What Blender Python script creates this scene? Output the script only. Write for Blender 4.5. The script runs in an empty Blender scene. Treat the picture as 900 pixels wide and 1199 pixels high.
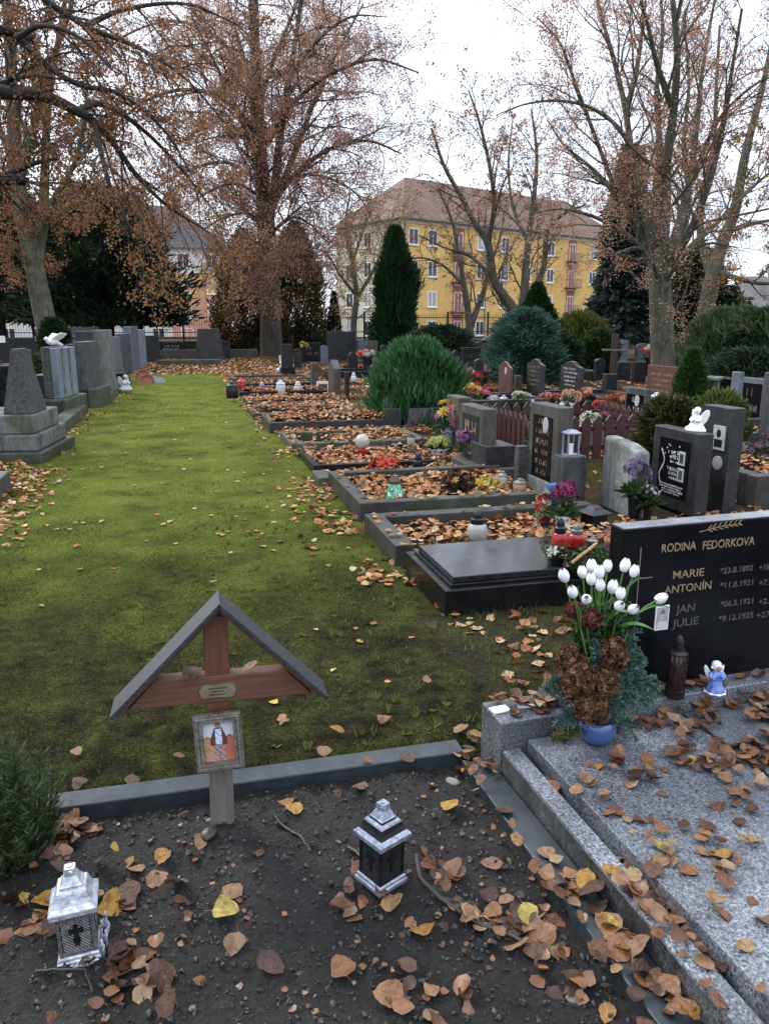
import bpy, math, random
import numpy as np
from mathutils import Vector, Matrix, Euler

SC = bpy.context.scene
COL = SC.collection
R = math.radians
rng = np.random.default_rng(7)
random.seed(7)

# ------------------------------------------------------------------ camera model
# world: +Y runs along the grass path, +X to the right, Z up, metres.
FPX, PITCH, YAW, EYE = 905.0, R(13.7), R(14.2), 1.55

def ray(px, py):
    u = (px - 450) / FPX; v = (599.5 - py) / FPX
    fh = math.cos(PITCH) + v * math.sin(PITCH); z = -math.sin(PITCH) + v * math.cos(PITCH)
    return (fh * math.sin(YAW) + u * math.cos(YAW), fh * math.cos(YAW) - u * math.sin(YAW), z, fh)

def G(px, py, z=0.0):                 # a point on the ground (or at height z)
    d = ray(px, py); t = (z - EYE) / d[2]
    return Vector((t * d[0], t * d[1], z))

def Q(px, py, Y):                     # a point in the plane y = Y
    d = ray(px, py); t = Y / d[1]
    return Vector((t * d[0], Y, EYE + t * d[2]))

def D(px, py, dep):                   # a point at horizontal depth dep
    d = ray(px, py); t = dep / d[3]
    return Vector((t * d[0], t * d[1], EYE + t * d[2]))

def YX(px, py, X):                    # y where the ray of a pixel meets the plane x = X
    d = ray(px, py); return X * d[1] / d[0]

# ------------------------------------------------------------------ node materials
def new_mat(name):
    m = bpy.data.materials.new(name); m.use_nodes = True
    nt = m.node_tree; b = nt.nodes['Principled BSDF']
    return m, nt, b

def link(nt, a, b): nt.links.new(a, b)

def coords(nt, kind='Object', scale=1.0, rand=True):
    tc = nt.nodes.new('ShaderNodeTexCoord')
    mp = nt.nodes.new('ShaderNodeMapping')
    if isinstance(scale, (int, float)): scale = (scale,) * 3
    mp.inputs['Scale'].default_value = scale
    link(nt, tc.outputs[kind], mp.inputs['Vector'])
    if rand:
        oi = nt.nodes.new('ShaderNodeObjectInfo')
        ml = nt.nodes.new('ShaderNodeMath'); ml.operation = 'MULTIPLY'; ml.inputs[1].default_value = 37.0
        link(nt, oi.outputs['Random'], ml.inputs[0])
        cx = nt.nodes.new('ShaderNodeCombineXYZ')
        for k in range(3): link(nt, ml.outputs[0], cx.inputs[k])
        link(nt, cx.outputs[0], mp.inputs['Location'])
    return mp.outputs['Vector']

def noise(nt, vec, scale, detail=6, rough=.6, dist=0.0):
    n = nt.nodes.new('ShaderNodeTexNoise')
    n.inputs['Scale'].default_value = scale; n.inputs['Detail'].default_value = detail
    n.inputs['Roughness'].default_value = rough; n.inputs['Distortion'].default_value = dist
    link(nt, vec, n.inputs['Vector'])
    return n.outputs['Fac']

def ramp(nt, fac, stops, interp='LINEAR'):
    r = nt.nodes.new('ShaderNodeValToRGB'); r.color_ramp.interpolation = interp
    el = r.color_ramp.elements
    while len(el) < len(stops): el.new(0.5)
    for e, (p, c) in zip(el, stops):
        e.position = p; e.color = (*c, 1) if len(c) == 3 else c
    link(nt, fac, r.inputs['Fac'])
    return r.outputs['Color']

def mixc(nt, fac, a, b, mode='MIX'):
    m = nt.nodes.new('ShaderNodeMix'); m.data_type = 'RGBA'; m.blend_type = mode
    if isinstance(fac, (int, float)): m.inputs[0].default_value = fac
    else: link(nt, fac, m.inputs[0])
    for i, c in ((6, a), (7, b)):
        if isinstance(c, (tuple, list)): m.inputs[i].default_value = (*c, 1)
        else: link(nt, c, m.inputs[i])
    return m.outputs[2]

def bump(nt, b, h, strength=.4, dist=.01):
    n = nt.nodes.new('ShaderNodeBump'); n.inputs['Strength'].default_value = strength
    n.inputs['Distance'].default_value = dist
    link(nt, h, n.inputs['Height']); link(nt, n.outputs['Normal'], b.inputs['Normal'])

def grey(v): return (v, v, v)

def stone(name, c1, c2, scale=6, rough=.6, bumpy=.3, speck=0, moss=0.0, streak=False, rvar=.15, dist=.004, spec=.5, stain=0.0):
    """mottled stone: two tones, optional crystal specks and patches of moss or dirt"""
    m, nt, b = new_mat(name)
    v = coords(nt, 'Object')
    n1 = noise(nt, v, scale, 8, .65)
    col = ramp(nt, n1, [(.33, c1), (.68, c2)])
    if streak:
        vs = coords(nt, 'Object', (14, 14, 1.2))
        ns = noise(nt, vs, 1.0, 4, .6)
        f = ramp(nt, ns, [(.45, grey(0)), (.7, grey(.75))])
        col = mixc(nt, f, col, tuple(x * .35 for x in c1))
    if speck:
        n2 = noise(nt, v, speck, 3, .8)
        f = ramp(nt, n2, [(.36, grey(.10)), (.45, grey(.6)), (.55, grey(1.0)), (.66, grey(1.9))])
        col = mixc(nt, 1.0, col, f, 'MULTIPLY')
    if moss:
        n3 = noise(nt, v, 3.3, 8, .72)
        f = ramp(nt, n3, [(.62 - moss * .25, grey(0)), (.78 - moss * .2, grey(.85))])
        col = mixc(nt, f, col, (.045, .055, .02))
    if stain:
        n4 = noise(nt, v, 2.2, 7, .7, .5)
        col = mixc(nt, ramp(nt, n4, [(.42, grey(stain)), (.66, grey(0))]), col, mixc(nt, 1.0, col, grey(.36), 'MULTIPLY'))
    b.inputs['Specular IOR Level'].default_value = spec
    link(nt, col, b.inputs['Base Color'])
    nr = noise(nt, v, scale * 2.7, 5, .6)
    rr = ramp(nt, nr, [(.3, grey(max(.03, rough - rvar))), (.7, grey(min(1, rough + rvar)))])
    link(nt, rr, b.inputs['Roughness'])
    if bumpy:
        nb = noise(nt, v, scale * 9, 6, .7)
        bump(nt, b, nb, bumpy, dist)
    return m

def plain(name, c, rough=.5, metal=0.0, var=.25, scale=25, bumpy=0.0, spec=.5, trans=0.0, coat=0.0):
    m, nt, b = new_mat(name)
    v = coords(nt, 'Object')
    n = noise(nt, v, scale, 5, .6)
    lo = tuple(x * (1 - var) for x in c); hi = tuple(min(1, x * (1 + var)) for x in c)
    link(nt, ramp(nt, n, [(.3, lo), (.7, hi)]), b.inputs['Base Color'])
    b.inputs['Roughness'].default_value = rough; b.inputs['Metallic'].default_value = metal
    b.inputs['Specular IOR Level'].default_value = spec
    if trans: b.inputs['Transmission Weight'].default_value = trans
    if coat: b.inputs['Coat Weight'].default_value = coat
    if bumpy: bump(nt, b, noise(nt, v, scale * 3, 5, .6), bumpy, .004)
    return m

def wood(name, c1, c2, rough=.6, axis=(2, 30, 30)):
    m, nt, b = new_mat(name)
    v = coords(nt, 'Object', axis)
    n = noise(nt, v, 3.0, 7, .65, .6)
    v2 = coords(nt, 'Object')
    n2 = noise(nt, v2, 9, 5, .6)
    col = ramp(nt, n, [(.3, c1), (.7, c2)])
    col = mixc(nt, ramp(nt, n2, [(.5, grey(0)), (.75, grey(.55))]), col, tuple(x * .45 for x in c1))
    link(nt, col, b.inputs['Base Color']); b.inputs['Roughness'].default_value = rough
    bump(nt, b, n, .35, .003)
    return m

def leafmat(name, stops, attr='tint', trans=.35, rough=.6, gloss=.3):
    """leaf: colour picked per leaf (attribute on masses, object random on single leaves)"""
    m, nt, b = new_mat(name)
    if attr:
        a = nt.nodes.new('ShaderNodeAttribute'); a.attribute_name = attr; fac = a.outputs['Fac']
    else:
        oi = nt.nodes.new('ShaderNodeObjectInfo'); fac = oi.outputs['Random']
    col = ramp(nt, fac, stops)
    v = coords(nt, 'Object', 1.0, rand=attr is None)
    n = noise(nt, v, 55 if attr is None else 30, 4, .6)
    col = mixc(nt, ramp(nt, n, [(.40, grey(0)), (.70, grey(.8))]), col, mixc(nt, 1.0, col, (.34, .30, .28), 'MULTIPLY'))
    if attr is None:
        v0 = coords(nt, 'Object', 1.0, rand=False)
        n2 = noise(nt, v, 3.2, 5, .65)
        col = mixc(nt, ramp(nt, n2, [(.45, grey(0)), (.62, grey(.75))]), col, mixc(nt, 1.0, col, (.50, .38, .30), 'MULTIPLY'))
        sx = nt.nodes.new('ShaderNodeSeparateXYZ'); link(nt, v0, sx.inputs[0])
        def mt(op, a, c2=None):
            q = nt.nodes.new('ShaderNodeMath'); q.operation = op
            for i_, c_ in enumerate((a, c2)):
                if c_ is None: continue
                if isinstance(c_, (int, float)): q.inputs[i_].default_value = c_
                else: link(nt, c_, q.inputs[i_])
            return q.outputs[0]
        ax = mt('ABSOLUTE', sx.outputs[0]); w1 = mt('ADD', mt('MULTIPLY', ax, -.9), sx.outputs[1])
        fr = mt('ABSOLUTE', mt('SUBTRACT', mt('FRACT', mt('MULTIPLY', w1, 7.0)), .5))
        vein = mt('MAXIMUM', mt('LESS_THAN', fr, .05), mt('LESS_THAN', ax, .012))
        col = mixc(nt, mt('MULTIPLY', vein, .45), col, mixc(nt, 1.0, col, (1.9, 1.7, 1.5), 'MULTIPLY'))
        bump(nt, b, mt('ADD', mt('MULTIPLY', vein, -.5), n2), .5, .03)
    link(nt, col, b.inputs['Base Color']); b.inputs['Roughness'].default_value = rough
    b.inputs['Specular IOR Level'].default_value = gloss
    if trans:
        out = nt.nodes['Material Output']
        t = nt.nodes.new('ShaderNodeBsdfTranslucent'); link(nt, col, t.inputs['Color'])
        mx = nt.nodes.new('ShaderNodeMixShader'); mx.inputs[0].default_value = trans
        link(nt, b.outputs[0], mx.inputs[1]); link(nt, t.outputs[0], mx.inputs[2])
        link(nt, mx.outputs[0], out.inputs['Surface'])
    return m

def vcolmat(name, rough=.35):
    """printed picture: colours stored per face"""
    m, nt, b = new_mat(name)
    a = nt.nodes.new('ShaderNodeAttribute'); a.attribute_name = 'print'
    link(nt, a.outputs['Color'], b.inputs['Base Color']); b.inputs['Roughness'].default_value = rough
    return m

# ------------------------------------------------------------------ mesh helpers
class MB:
    def __init__(s): s.v = []; s.f = []; s.m = []
    def add(s, vs, fs, mi=0, M=None):
        o = len(s.v)
        for p in vs:
            p = Vector(p)
            s.v.append(tuple(M @ p) if M is not None else tuple(p))
        for f in fs: s.f.append([i + o for i in f]); s.m.append(mi)
        return s
    def box(s, x0, x1, y0, y1, z0, z1, mi=0, M=None, tx=0, ty=0):
        vs = [(x0, y0, z0), (x1, y0, z0), (x1, y1, z0), (x0, y1, z0),
              (x0 + tx, y0 + ty, z1), (x1 - tx, y0 + ty, z1), (x1 - tx, y1 - ty, z1), (x0 + tx, y1 - ty, z1)]
        return s.add(vs, [(0, 3, 2, 1), (4, 5, 6, 7), (0, 1, 5, 4), (1, 2, 6, 5), (2, 3, 7, 6), (3, 0, 4, 7)], mi, M)
    def prism(s, poly, axis, a, b, mi=0, M=None):
        n = len(poly); vs = []
        for w in (a, b):
            for p, q in poly:
                vs.append({'x': (w, p, q), 'y': (p, w, q), 'z': (p, q, w)}[axis])
        fs = [list(range(n))[::-1], list(range(n, 2 * n))]
        for i in range(n):
            j = (i + 1) % n; fs.append((i, j, j + n, i + n))
        return s.add(vs, fs, mi, M)
    def lathe(s, prof, n=20, mi=0, M=None, sx=1, sy=1, off=0.0, mis=None, wob=None):
        vs = []; fs = []; ms = []
        for r, z in prof:
            for k in range(n):
                a = 2 * math.pi * (k + off) / n
                w = wob(a, z) if wob else 1
                vs.append((r * w * math.cos(a) * sx, r * w * math.sin(a) * sy, z))
        L = len(prof)
        for i in range(L - 1):
            for k in range(n):
                j = (k + 1) % n
                fs.append((i * n + k, i * n + j, (i + 1) * n + j, (i + 1) * n + k)); ms.append(mis[i] if mis else mi)
        fs.append(list(range(n))[::-1]); ms.append(mis[0] if mis else mi)
        fs.append([(L - 1) * n + k for k in range(n)]); ms.append(mis[-1] if mis else mi)
        o = len(s.m); s.add(vs, fs, mi, M); s.m[o:] = ms
        return s
    def square(s, prof, mi=0, M=None, mis=None):       # loft of squares (half size, z)
        k = math.sqrt(2)
        return s.lathe([(h * k, z) for h, z in prof], 4, mi, M, off=.5, mis=mis)
    def tube(s, pts, rad, n=6, mi=0, M=None):
        pts = [Vector(p) for p in pts]
        if isinstance(rad, (int, float)): rad = [rad] * len(pts)
        vs = []; fs = []
        for i, p in enumerate(pts):
            t = (pts[min(i + 1, len(pts) - 1)] - pts[max(i - 1, 0)]).normalized()
            u = t.orthogonal().normalized() if i == 0 else (u - t * u.dot(t)).normalized()
            w = t.cross(u)
            for k in range(n):
                a = 2 * math.pi * k / n
                vs.append(p + (u * math.cos(a) + w * math.sin(a)) * rad[i])
        for i in range(len(pts) - 1):
            for k in range(n):
                j = (k + 1) % n
                fs.append((i * n + k, i * n + j, (i + 1) * n + j, (i + 1) * n + k))
        fs.append(list(range(n))[::-1]); fs.append([(len(pts) - 1) * n + k for k in range(n)])
        return s.add(vs, fs, mi, M)
    def ball(s, c, r, n=12, m=8, mi=0, M=None, jit=0.0):
        r = (r, r, r) if isinstance(r, (int, float)) else r
        vs = [(c[0], c[1], c[2] - r[2])]; fs = []
        for i in range(1, m):
            th = math.pi * i / m
            for k in range(n):
                a = 2 * math.pi * k / n; q = 1 + random.uniform(-jit, jit)
                vs.append((c[0] + r[0] * q * math.sin(th) * math.cos(a), c[1] + r[1] * q * math.sin(th) * math.sin(a), c[2] - r[2] * q * math.cos(th)))
        vs.append((c[0], c[1], c[2] + r[2])); T = len(vs) - 1
        for k in range(n):
            j = (k + 1) % n
            fs.append((0, 1 + j, 1 + k)); fs.append((T, 1 + (m - 2) * n + k, 1 + (m - 2) * n + j))
            for i in range(m - 2):
                fs.append((1 + i * n + k, 1 + i * n + j, 1 + (i + 1) * n + j, 1 + (i + 1) * n + k))
        return s.add(vs, fs, mi, M)
    def build(s, name, mats, parent=None, smooth=False, bevel=0.0, seg=2, remesh=0.0, sub=0):
        me = bpy.data.meshes.new(name); me.from_pydata(s.v, [], s.f)
        if not isinstance(mats, (list, tuple)): mats = [mats]
        for m in mats: me.materials.append(m)
        me.polygons.foreach_set('material_index', s.m)
        if smooth:
            me.polygons.foreach_set('use_smooth', [True] * len(me.polygons)); me.set_sharp_from_angle(angle=R(48))
        me.update()
        o = bpy.data.objects.new(name, me); COL.objects.link(o)
        if parent is not None: o.parent = parent
        if remesh:
            md = o.modifiers.new('fuse', 'REMESH'); md.mode = 'VOXEL'; md.voxel_size = remesh; md.use_smooth_shade = True
            md = o.modifiers.new('soft', 'SMOOTH'); md.iterations = 4; md.factor = .5
        if sub:
            md = o.modifiers.new('sub', 'SUBSURF'); md.levels = sub; md.render_levels = sub
        if bevel:
            md = o.modifiers.new('bevel', 'BEVEL'); md.width = bevel; md.segments = seg; md.limit_method = 'ANGLE'; md.angle_limit = R(40)
        return o

def np_mesh(name, V, F, mats, tint=None, parent=None, smooth=False, mi=None):
    V = np.asarray(V, np.float32); F = np.asarray(F, np.int32)
    me = bpy.data.meshes.new(name)
    me.vertices.add(len(V)); me.vertices.foreach_set('co', V.ravel())
    k = F.shape[1]
    me.loops.add(F.size); me.loops.foreach_set('vertex_index', F.ravel())
    me.polygons.add(len(F)); me.polygons.foreach_set('loop_start', np.arange(0, F.size, k, dtype=np.int32))
    me.polygons.foreach_set('loop_total', np.full(len(F), k, np.int32))
    if not isinstance(mats, (list, tuple)): mats = [mats]
    for m in mats: me.materials.append(m)
    if mi is not None: me.polygons.foreach_set('material_index', np.asarray(mi, np.int32))
    if smooth: me.polygons.foreach_set('use_smooth', np.ones(len(F), bool))
    me.update(calc_edges=True)
    if tint is not None:
        a = me.attributes.new('tint', 'FLOAT', 'POINT'); a.data.foreach_set('value', np.asarray(tint, np.float32))
    o = bpy.data.objects.new(name, me); COL.objects.link(o)
    if parent is not None: o.parent = parent
    return o

def tag(o, label, cat, group=None):
    o['label'] = label; o['category'] = cat; o['kind'] = 'thing'
    if group: o['group'] = group
    return o
def struct(o): o['kind'] = 'structure'; return o
def stuff(o, label=None):
    o['kind'] = 'stuff'
    if label: o['label'] = label
    return o
def thing(name, label, cat, loc=(0, 0, 0), rz=0.0, group=None, tilt=None):
    o = bpy.data.objects.new(name, None); COL.objects.link(o)
    o.empty_display_size = .05
    o.location = loc; o.rotation_euler = (tilt[0], tilt[1], rz) if tilt else (0, 0, rz)
    return tag(o, label, cat, group)
def clone(root, loc, rz=None, label=None, scale=None, group=None):
    r = root.copy(); COL.objects.link(r); r.location = loc
    if rz is not None: r.rotation_euler = (0, 0, rz)
    if label: r['label'] = label
    if group: r['group'] = group
    if scale: r.scale = (scale,) * 3
    kids = {}
    for o in list(COL.objects):
        if o.parent: kids.setdefault(o.parent.name, []).append(o)
    for ch in kids.get(root.name, []):
        c = ch.copy(); COL.objects.link(c); c.parent = r
        for g in kids.get(ch.name, []):
            d = g.copy(); COL.objects.link(d); d.parent = c
    return r

# 2-D value noise
_H = np.random.default_rng(3).random((256, 256))
def vnoise(x, y, oct=4, rough=.5):
    x = np.asarray(x, float); y = np.asarray(y, float)
    tot = np.zeros_like(x); amp = 1.0; norm = 0.0
    for k in range(oct):
        xi = np.floor(x).astype(int); yi = np.floor(y).astype(int)
        fx = x - xi; fy = y - yi; fx = fx * fx * (3 - 2 * fx); fy = fy * fy * (3 - 2 * fy)
        h = lambda a, b: _H[(a + 31 * k) % 256, (b + 57 * k) % 256]
        tot += amp * ((h(xi, yi) * (1 - fx) + h(xi + 1, yi) * fx) * (1 - fy) + (h(xi, yi + 1) * (1 - fx) + h(xi + 1, yi + 1) * fx) * fy)
        norm += amp; amp *= rough; x = x * 2.03 + 11.3; y = y * 2.03 + 5.7
    return tot / norm

def rotmats(yaw, tilt, yaw2):
    """Rz(yaw2) Rx(tilt) Rz(yaw) for arrays"""
    n = len(yaw); c, s = np.cos(yaw), np.sin(yaw); ct, st = np.cos(tilt), np.sin(tilt); c2, s2 = np.cos(yaw2), np.sin(yaw2)
    A = np.zeros((n, 3, 3)); B = np.zeros((n, 3, 3)); C = np.zeros((n, 3, 3))
    A[:, 0, 0] = c; A[:, 0, 1] = -s; A[:, 1, 0] = s; A[:, 1, 1] = c; A[:, 2, 2] = 1
    B[:, 0, 0] = 1; B[:, 1, 1] = ct; B[:, 1, 2] = -st; B[:, 2, 1] = st; B[:, 2, 2] = ct
    C[:, 0, 0] = c2; C[:, 0, 1] = -s2; C[:, 1, 0] = s2; C[:, 1, 1] = c2; C[:, 2, 2] = 1
    return C @ B @ A

def leaf_template(nu, nv, r, curl=1.0, stem=True):
    """an ovate fallen leaf about 1 long, curled; returns verts, quads"""
    V = []; F = []
    cx = r.uniform(-.7, 1.2) * curl; cy = r.uniform(-.5, .8) * curl; tw = r.uniform(-.5, .5) * curl; fold = r.uniform(0, .22) * curl; asym = r.uniform(-.1, .1)
    ph = r.uniform(0, 6.28); wv = r.uniform(.03, .08) * curl
    for j in range(nv + 1):
        t = j / nv
        w = .43 * (math.sin(math.pi * min(1, t * 1.0) ** .80) ** .62) * (1 - .14 * t) + .010
        for i in range(nu + 1):
            s = (i / nu - .5) * 2
            ww = w * (1 + .07 * math.sin(9 * t + ph + i) + .05 * math.sin(23 * t + 2 * ph * s) + asym * s)
            x = s * ww; y = t - .5 + .03 * math.sin(5 * s + ph)
            z = cx * x * x + cy * y * y + tw * x * y + fold * abs(x) + wv * math.sin(7 * y + 5 * x + ph)
            V.append((x, y, z))
    for j in range(nv):
        for i in range(nu):
            a = j * (nu + 1) + i; F.append((a, a + 1, a + nu + 2, a + nu + 1))
    V = np.array(V); V[:, 2] -= V[:, 2].min()
    if stem:
        o = len(V); z0 = V[nu // 2][2]
        V = np.vstack([V, [(-.008, -.49, z0), (.008, -.49, z0), (.03, -.62, z0 + .02), (.018, -.62, z0 + .02), (.07, -.78, z0 + .06), (.06, -.78, z0 + .06)]])
        F += [(o, o + 1, o + 2, o + 3), (o + 3, o + 2, o + 4, o + 5)]
    return V, np.array(F)

def scatter(temps, pos, size, tilt, r, tint=None):
    """place leaf templates; returns V, F, tint for one mesh"""
    N = len(pos); VV = []; FF = []; TT = []; off = 0
    which = r.integers(0, len(temps), N)
    tint = r.random(N) if tint is None else tint
    for k, (tv, tf) in enumerate(temps):
        ix = np.where(which == k)[0]
        if not len(ix): continue
        M = rotmats(r.random(len(ix)) * 6.283, tilt[ix], r.random(len(ix)) * 6.283)
        v = np.einsum('nij,kj->nki', M, tv) * size[ix][:, None, None] + pos[ix][:, None, :]
        n = len(tv)
        f = tf[None] + (np.arange(len(ix)) * n)[:, None, None] + off
        VV.append(v.reshape(-1, 3)); FF.append(f.reshape(-1, tf.shape[1])); TT.append(np.repeat(tint[ix], n)); off += n * len(ix)
    return np.vstack(VV), np.vstack(FF), np.concatenate(TT)

def quads(pos, dirv, side, L, W):
    """blade quads: base at pos, length L along dirv, width W along side (tapered tip)"""
    a = pos - side * (W / 2)[:, None]; b = pos + side * (W / 2)[:, None]
    mid = pos + dirv * (L * .55)[:, None]; tip = pos + dirv * L[:, None]
    c = mid + side * (W * .5)[:, None]; d = mid - side * (W * .5)[:, None]
    e = tip + side * (W * .12)[:, None]; g = tip - side * (W * .12)[:, None]
    V = np.stack([a, b, c, d, e, g], 1).reshape(-1, 3)
    n = len(pos); o = (np.arange(n) * 6)[:, None]
    F = np.stack([o + np.array([[0, 1, 2, 3]]), o + np.array([[3, 2, 4, 5]])], 1).reshape(-1, 4)
    return V, F

def unit(a): return a / np.maximum(np.linalg.norm(a, axis=1, keepdims=True), 1e-9)

def text_mesh(name, body, size, mat, parent, M, extrude=.001, bold=0.0, spacing=1.0, align='LEFT'):
    cu = bpy.data.curves.new(name, 'FONT'); cu.body = body; cu.size = size; cu.extrude = extrude
    cu.offset = bold; cu.space_character = spacing; cu.align_x = align
    cu.resolution_u = 3
    t = bpy.data.objects.new(name, cu); COL.objects.link(t)
    dg = bpy.context.evaluated_depsgraph_get()
    me = bpy.data.meshes.new_from_object(t.evaluated_get(dg))
    bpy.data.objects.remove(t); bpy.data.curves.remove(cu)
    me.transform(M); me.materials.clear(); me.materials.append(mat)
    o = bpy.data.objects.new(name, me); COL.objects.link(o); o.parent = parent
    return o

def picture(name, w, h, nx, ny, fn, mat, parent, M):
    """flat printed picture standing in x-z, facing -y, colour per face from fn(u, v)"""
    V = []; F = []; C = []
    for j in range(ny + 1):
        for i in range(nx + 1): V.append(M @ Vector(((i / nx - .5) * w, 0, (j / ny - .5) * h)))
    for j in range(ny):
        for i in range(nx):
            a = j * (nx + 1) + i; F.append((a, a + 1, a + nx + 2, a + nx + 1)); C.append(fn((i + .5) / nx, (j + .5) / ny))
    me = bpy.data.meshes.new(name); me.from_pydata(V, [], F); me.materials.append(mat)
    at = me.attributes.new('print', 'FLOAT_COLOR', 'FACE')
    at.data.foreach_set('color', [x for c in C for x in (*c, 1.0)])
    o = bpy.data.objects.new(name, me); COL.objects.link(o); o.parent = parent
    return o
# ------------------------------------------------------------------ materials
M_granite = stone('speckled_granite', (.145, .158, .18), (.275, .295, .325), 3.0, .38, .2, speck=125, rvar=.14, stain=.75)
M_granite_face = stone('dark_mottled_granite', (.045, .047, .050), (.15, .155, .16), 9, .5, .4, speck=150, streak=True, stain=.8)
M_black = stone('polished_black_stone', (.004, .0042, .006), (.007, .0075, .0105), 9, .22, .0, rvar=.05, spec=.16)
M_black_rough = stone('black_stone_edge', (.010, .0105, .012), (.022, .023, .025), 9, .5, .2, spec=.3)
M_black_wet = stone('wet_black_stone', (.007, .0075, .0085), (.015, .016, .018), 4, .3, .2, rvar=.16, spec=.28, stain=.5)
M_slate = stone('wet_slate', (.020, .027, .032), (.045, .057, .065), 7, .36, .3, rvar=.16, stain=.5)
M_concrete = stone('weathered_concrete', (.085, .09, .09), (.20, .205, .20), 5, .85, .5, moss=.55, streak=True)
M_concrete_dark = stone('dark_wet_concrete', (.026, .028, .026), (.078, .080, .074), 6, .55, .6, moss=.7, stain=.7)
M_conc_mossy = stone('mossy_concrete', (.045, .05, .04), (.12, .125, .10), 4, .75, .6, moss=1.0, stain=.5)
M_pale_blue = stone('pale_blue_grey_stone', (.16, .185, .225), (.25, .28, .32), 4, .6, .1, stain=.4)
M_grey = stone('grey_granite', (.06, .064, .068), (.125, .13, .137), 8, .6, .3, speck=110, streak=True, stain=.6)
M_grey_dark = stone('dark_grey_granite', (.024, .0255, .029), (.05, .053, .058), 8, .42, .2, speck=120, stain=.5)
M_grey_brown = stone('brown_grey_stone', (.055, .05, .042), (.11, .1, .085), 6, .7, .3, speck=140, moss=.25, streak=True)
M_blue_grey = stone('blue_grey_stone', (.07, .082, .105), (.125, .142, .17), 5, .5, .1)
M_red_stone = stone('red_brown_stone', (.09, .042, .034), (.15, .075, .062), 12, .4, .1, speck=120)
M_plaster = stone('stained_plaster', (.19, .195, .19), (.42, .43, .42), 3.2, .9, .5, moss=.7, streak=True, stain=.5)
M_rough = stone('rough_hewn_stone', (.05, .05, .05), (.17, .17, .17), 22, .9, 1.0, moss=.2, dist=.03)
M_engrave_gold = plain('gold_engraving', (.27, .205, .115), .5, .2, .5, 60)
M_engrave_grey = plain('dull_engraving', (.075, .073, .07), .6, 0, .4, 60)
M_engrave_white = plain('pale_engraving', (.55, .56, .58), .6, 0, .2)
M_wood = wood('red_brown_wood', (.085, .037, .023), (.155, .073, .046), .5)
M_wood_grey = wood('damp_grey_wood', (.09, .082, .072), (.16, .15, .135), .8, (30, 30, 2))
M_wood_post = wood('red_brown_post_wood', (.085, .032, .019), (.15, .06, .036), .5, (30, 30, 2))
M_roofwood = wood('dark_stained_board', (.012, .0135, .017), (.045, .049, .056), .5, (3, 40, 30))
M_picket = wood('maroon_painted_wood', (.032, .010, .011), (.058, .02, .02), .5, (30, 30, 2))
M_darkwood = wood('dark_brown_wood', (.025, .013, .01), (.05, .028, .02), .6, (30, 30, 2))
M_filigree = plain('tarnished_silver_filigree', (.30, .30, .30), .45, .4, .55, 90, .5)
M_darkfil = plain('dark_filigree', (.05, .05, .05), .4, .5, .5, 90, .5)
M_body_silver = plain('mottled_silver_body', (.13, .13, .135), .5, .4, .7, 120, .8)
M_paint_silver = plain('silver_white_paint', (.46, .48, .53), .36, .35, .5, 60, .4)
M_metal_dark = plain('tarnished_dark_metal', (.020, .021, .024), .42, .6, .5, 60, .3)
M_metal_black = plain('black_metal', (.012, .012, .014), .38, .3, .3, 30)
M_metal_brush = plain('brushed_silver_edge', (.30, .33, .40), .4, .5, .5, 70, .3)
M_pewter = plain('dull_pewter', (.19, .182, .155), .45, .55, .5, 60, .6)
M_brass = plain('worn_brass_plate', (.24, .215, .155), .45, .5, .3, 30)
M_white = plain('white_ceramic', (.78, .79, .80), .3, 0, .06)
M_plaque = plain('greyed_plaque', (.40, .41, .42), .35, 0, .2, 30)
M_white_dull = plain('white_stone_figure', (.48, .50, .53), .55, 0, .12, 20)
M_blue_glaze = plain('blue_glaze', (.04, .085, .24), .22, 0, .35, 14, coat=.5)
M_blue_robe = plain('pale_blue_glaze', (.13, .22, .55), .25, 0, .5, 40, coat=.4)
M_skin = plain('painted_face', (.45, .30, .22), .5)
M_brown_hair = plain('painted_hair', (.10, .055, .03), .5)
M_glass_clear = plain('clear_lamp_glass', (.55, .56, .55), .12, 0, .15, 20, trans=.45)
M_glass_red = plain('red_lamp_glass', (.42, .02, .02), .15, 0, .2, 20, trans=.3)
M_glass_dark = plain('dark_wine_glass', (.035, .012, .014), .2, 0, .3, 20, trans=.2)
M_plastic_red = plain('red_plastic', (.45, .035, .03), .4)
M_terracotta = plain('terracotta', (.24, .085, .055), .75)
M_pot_grey = plain('grey_pot', (.16, .165, .17), .6)
M_iron = plain('dark_iron_paint', (.02, .022, .024), .55, .3)
M_print = vcolmat('printed_picture')
M_stick = wood('wet_black_bark', (.012, .011, .010), (.032, .029, .026), .5, (20, 20, 20))
M_soil_shade = plain('dark_soil_and_shade', (.015, .013, .011), .9)

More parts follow.
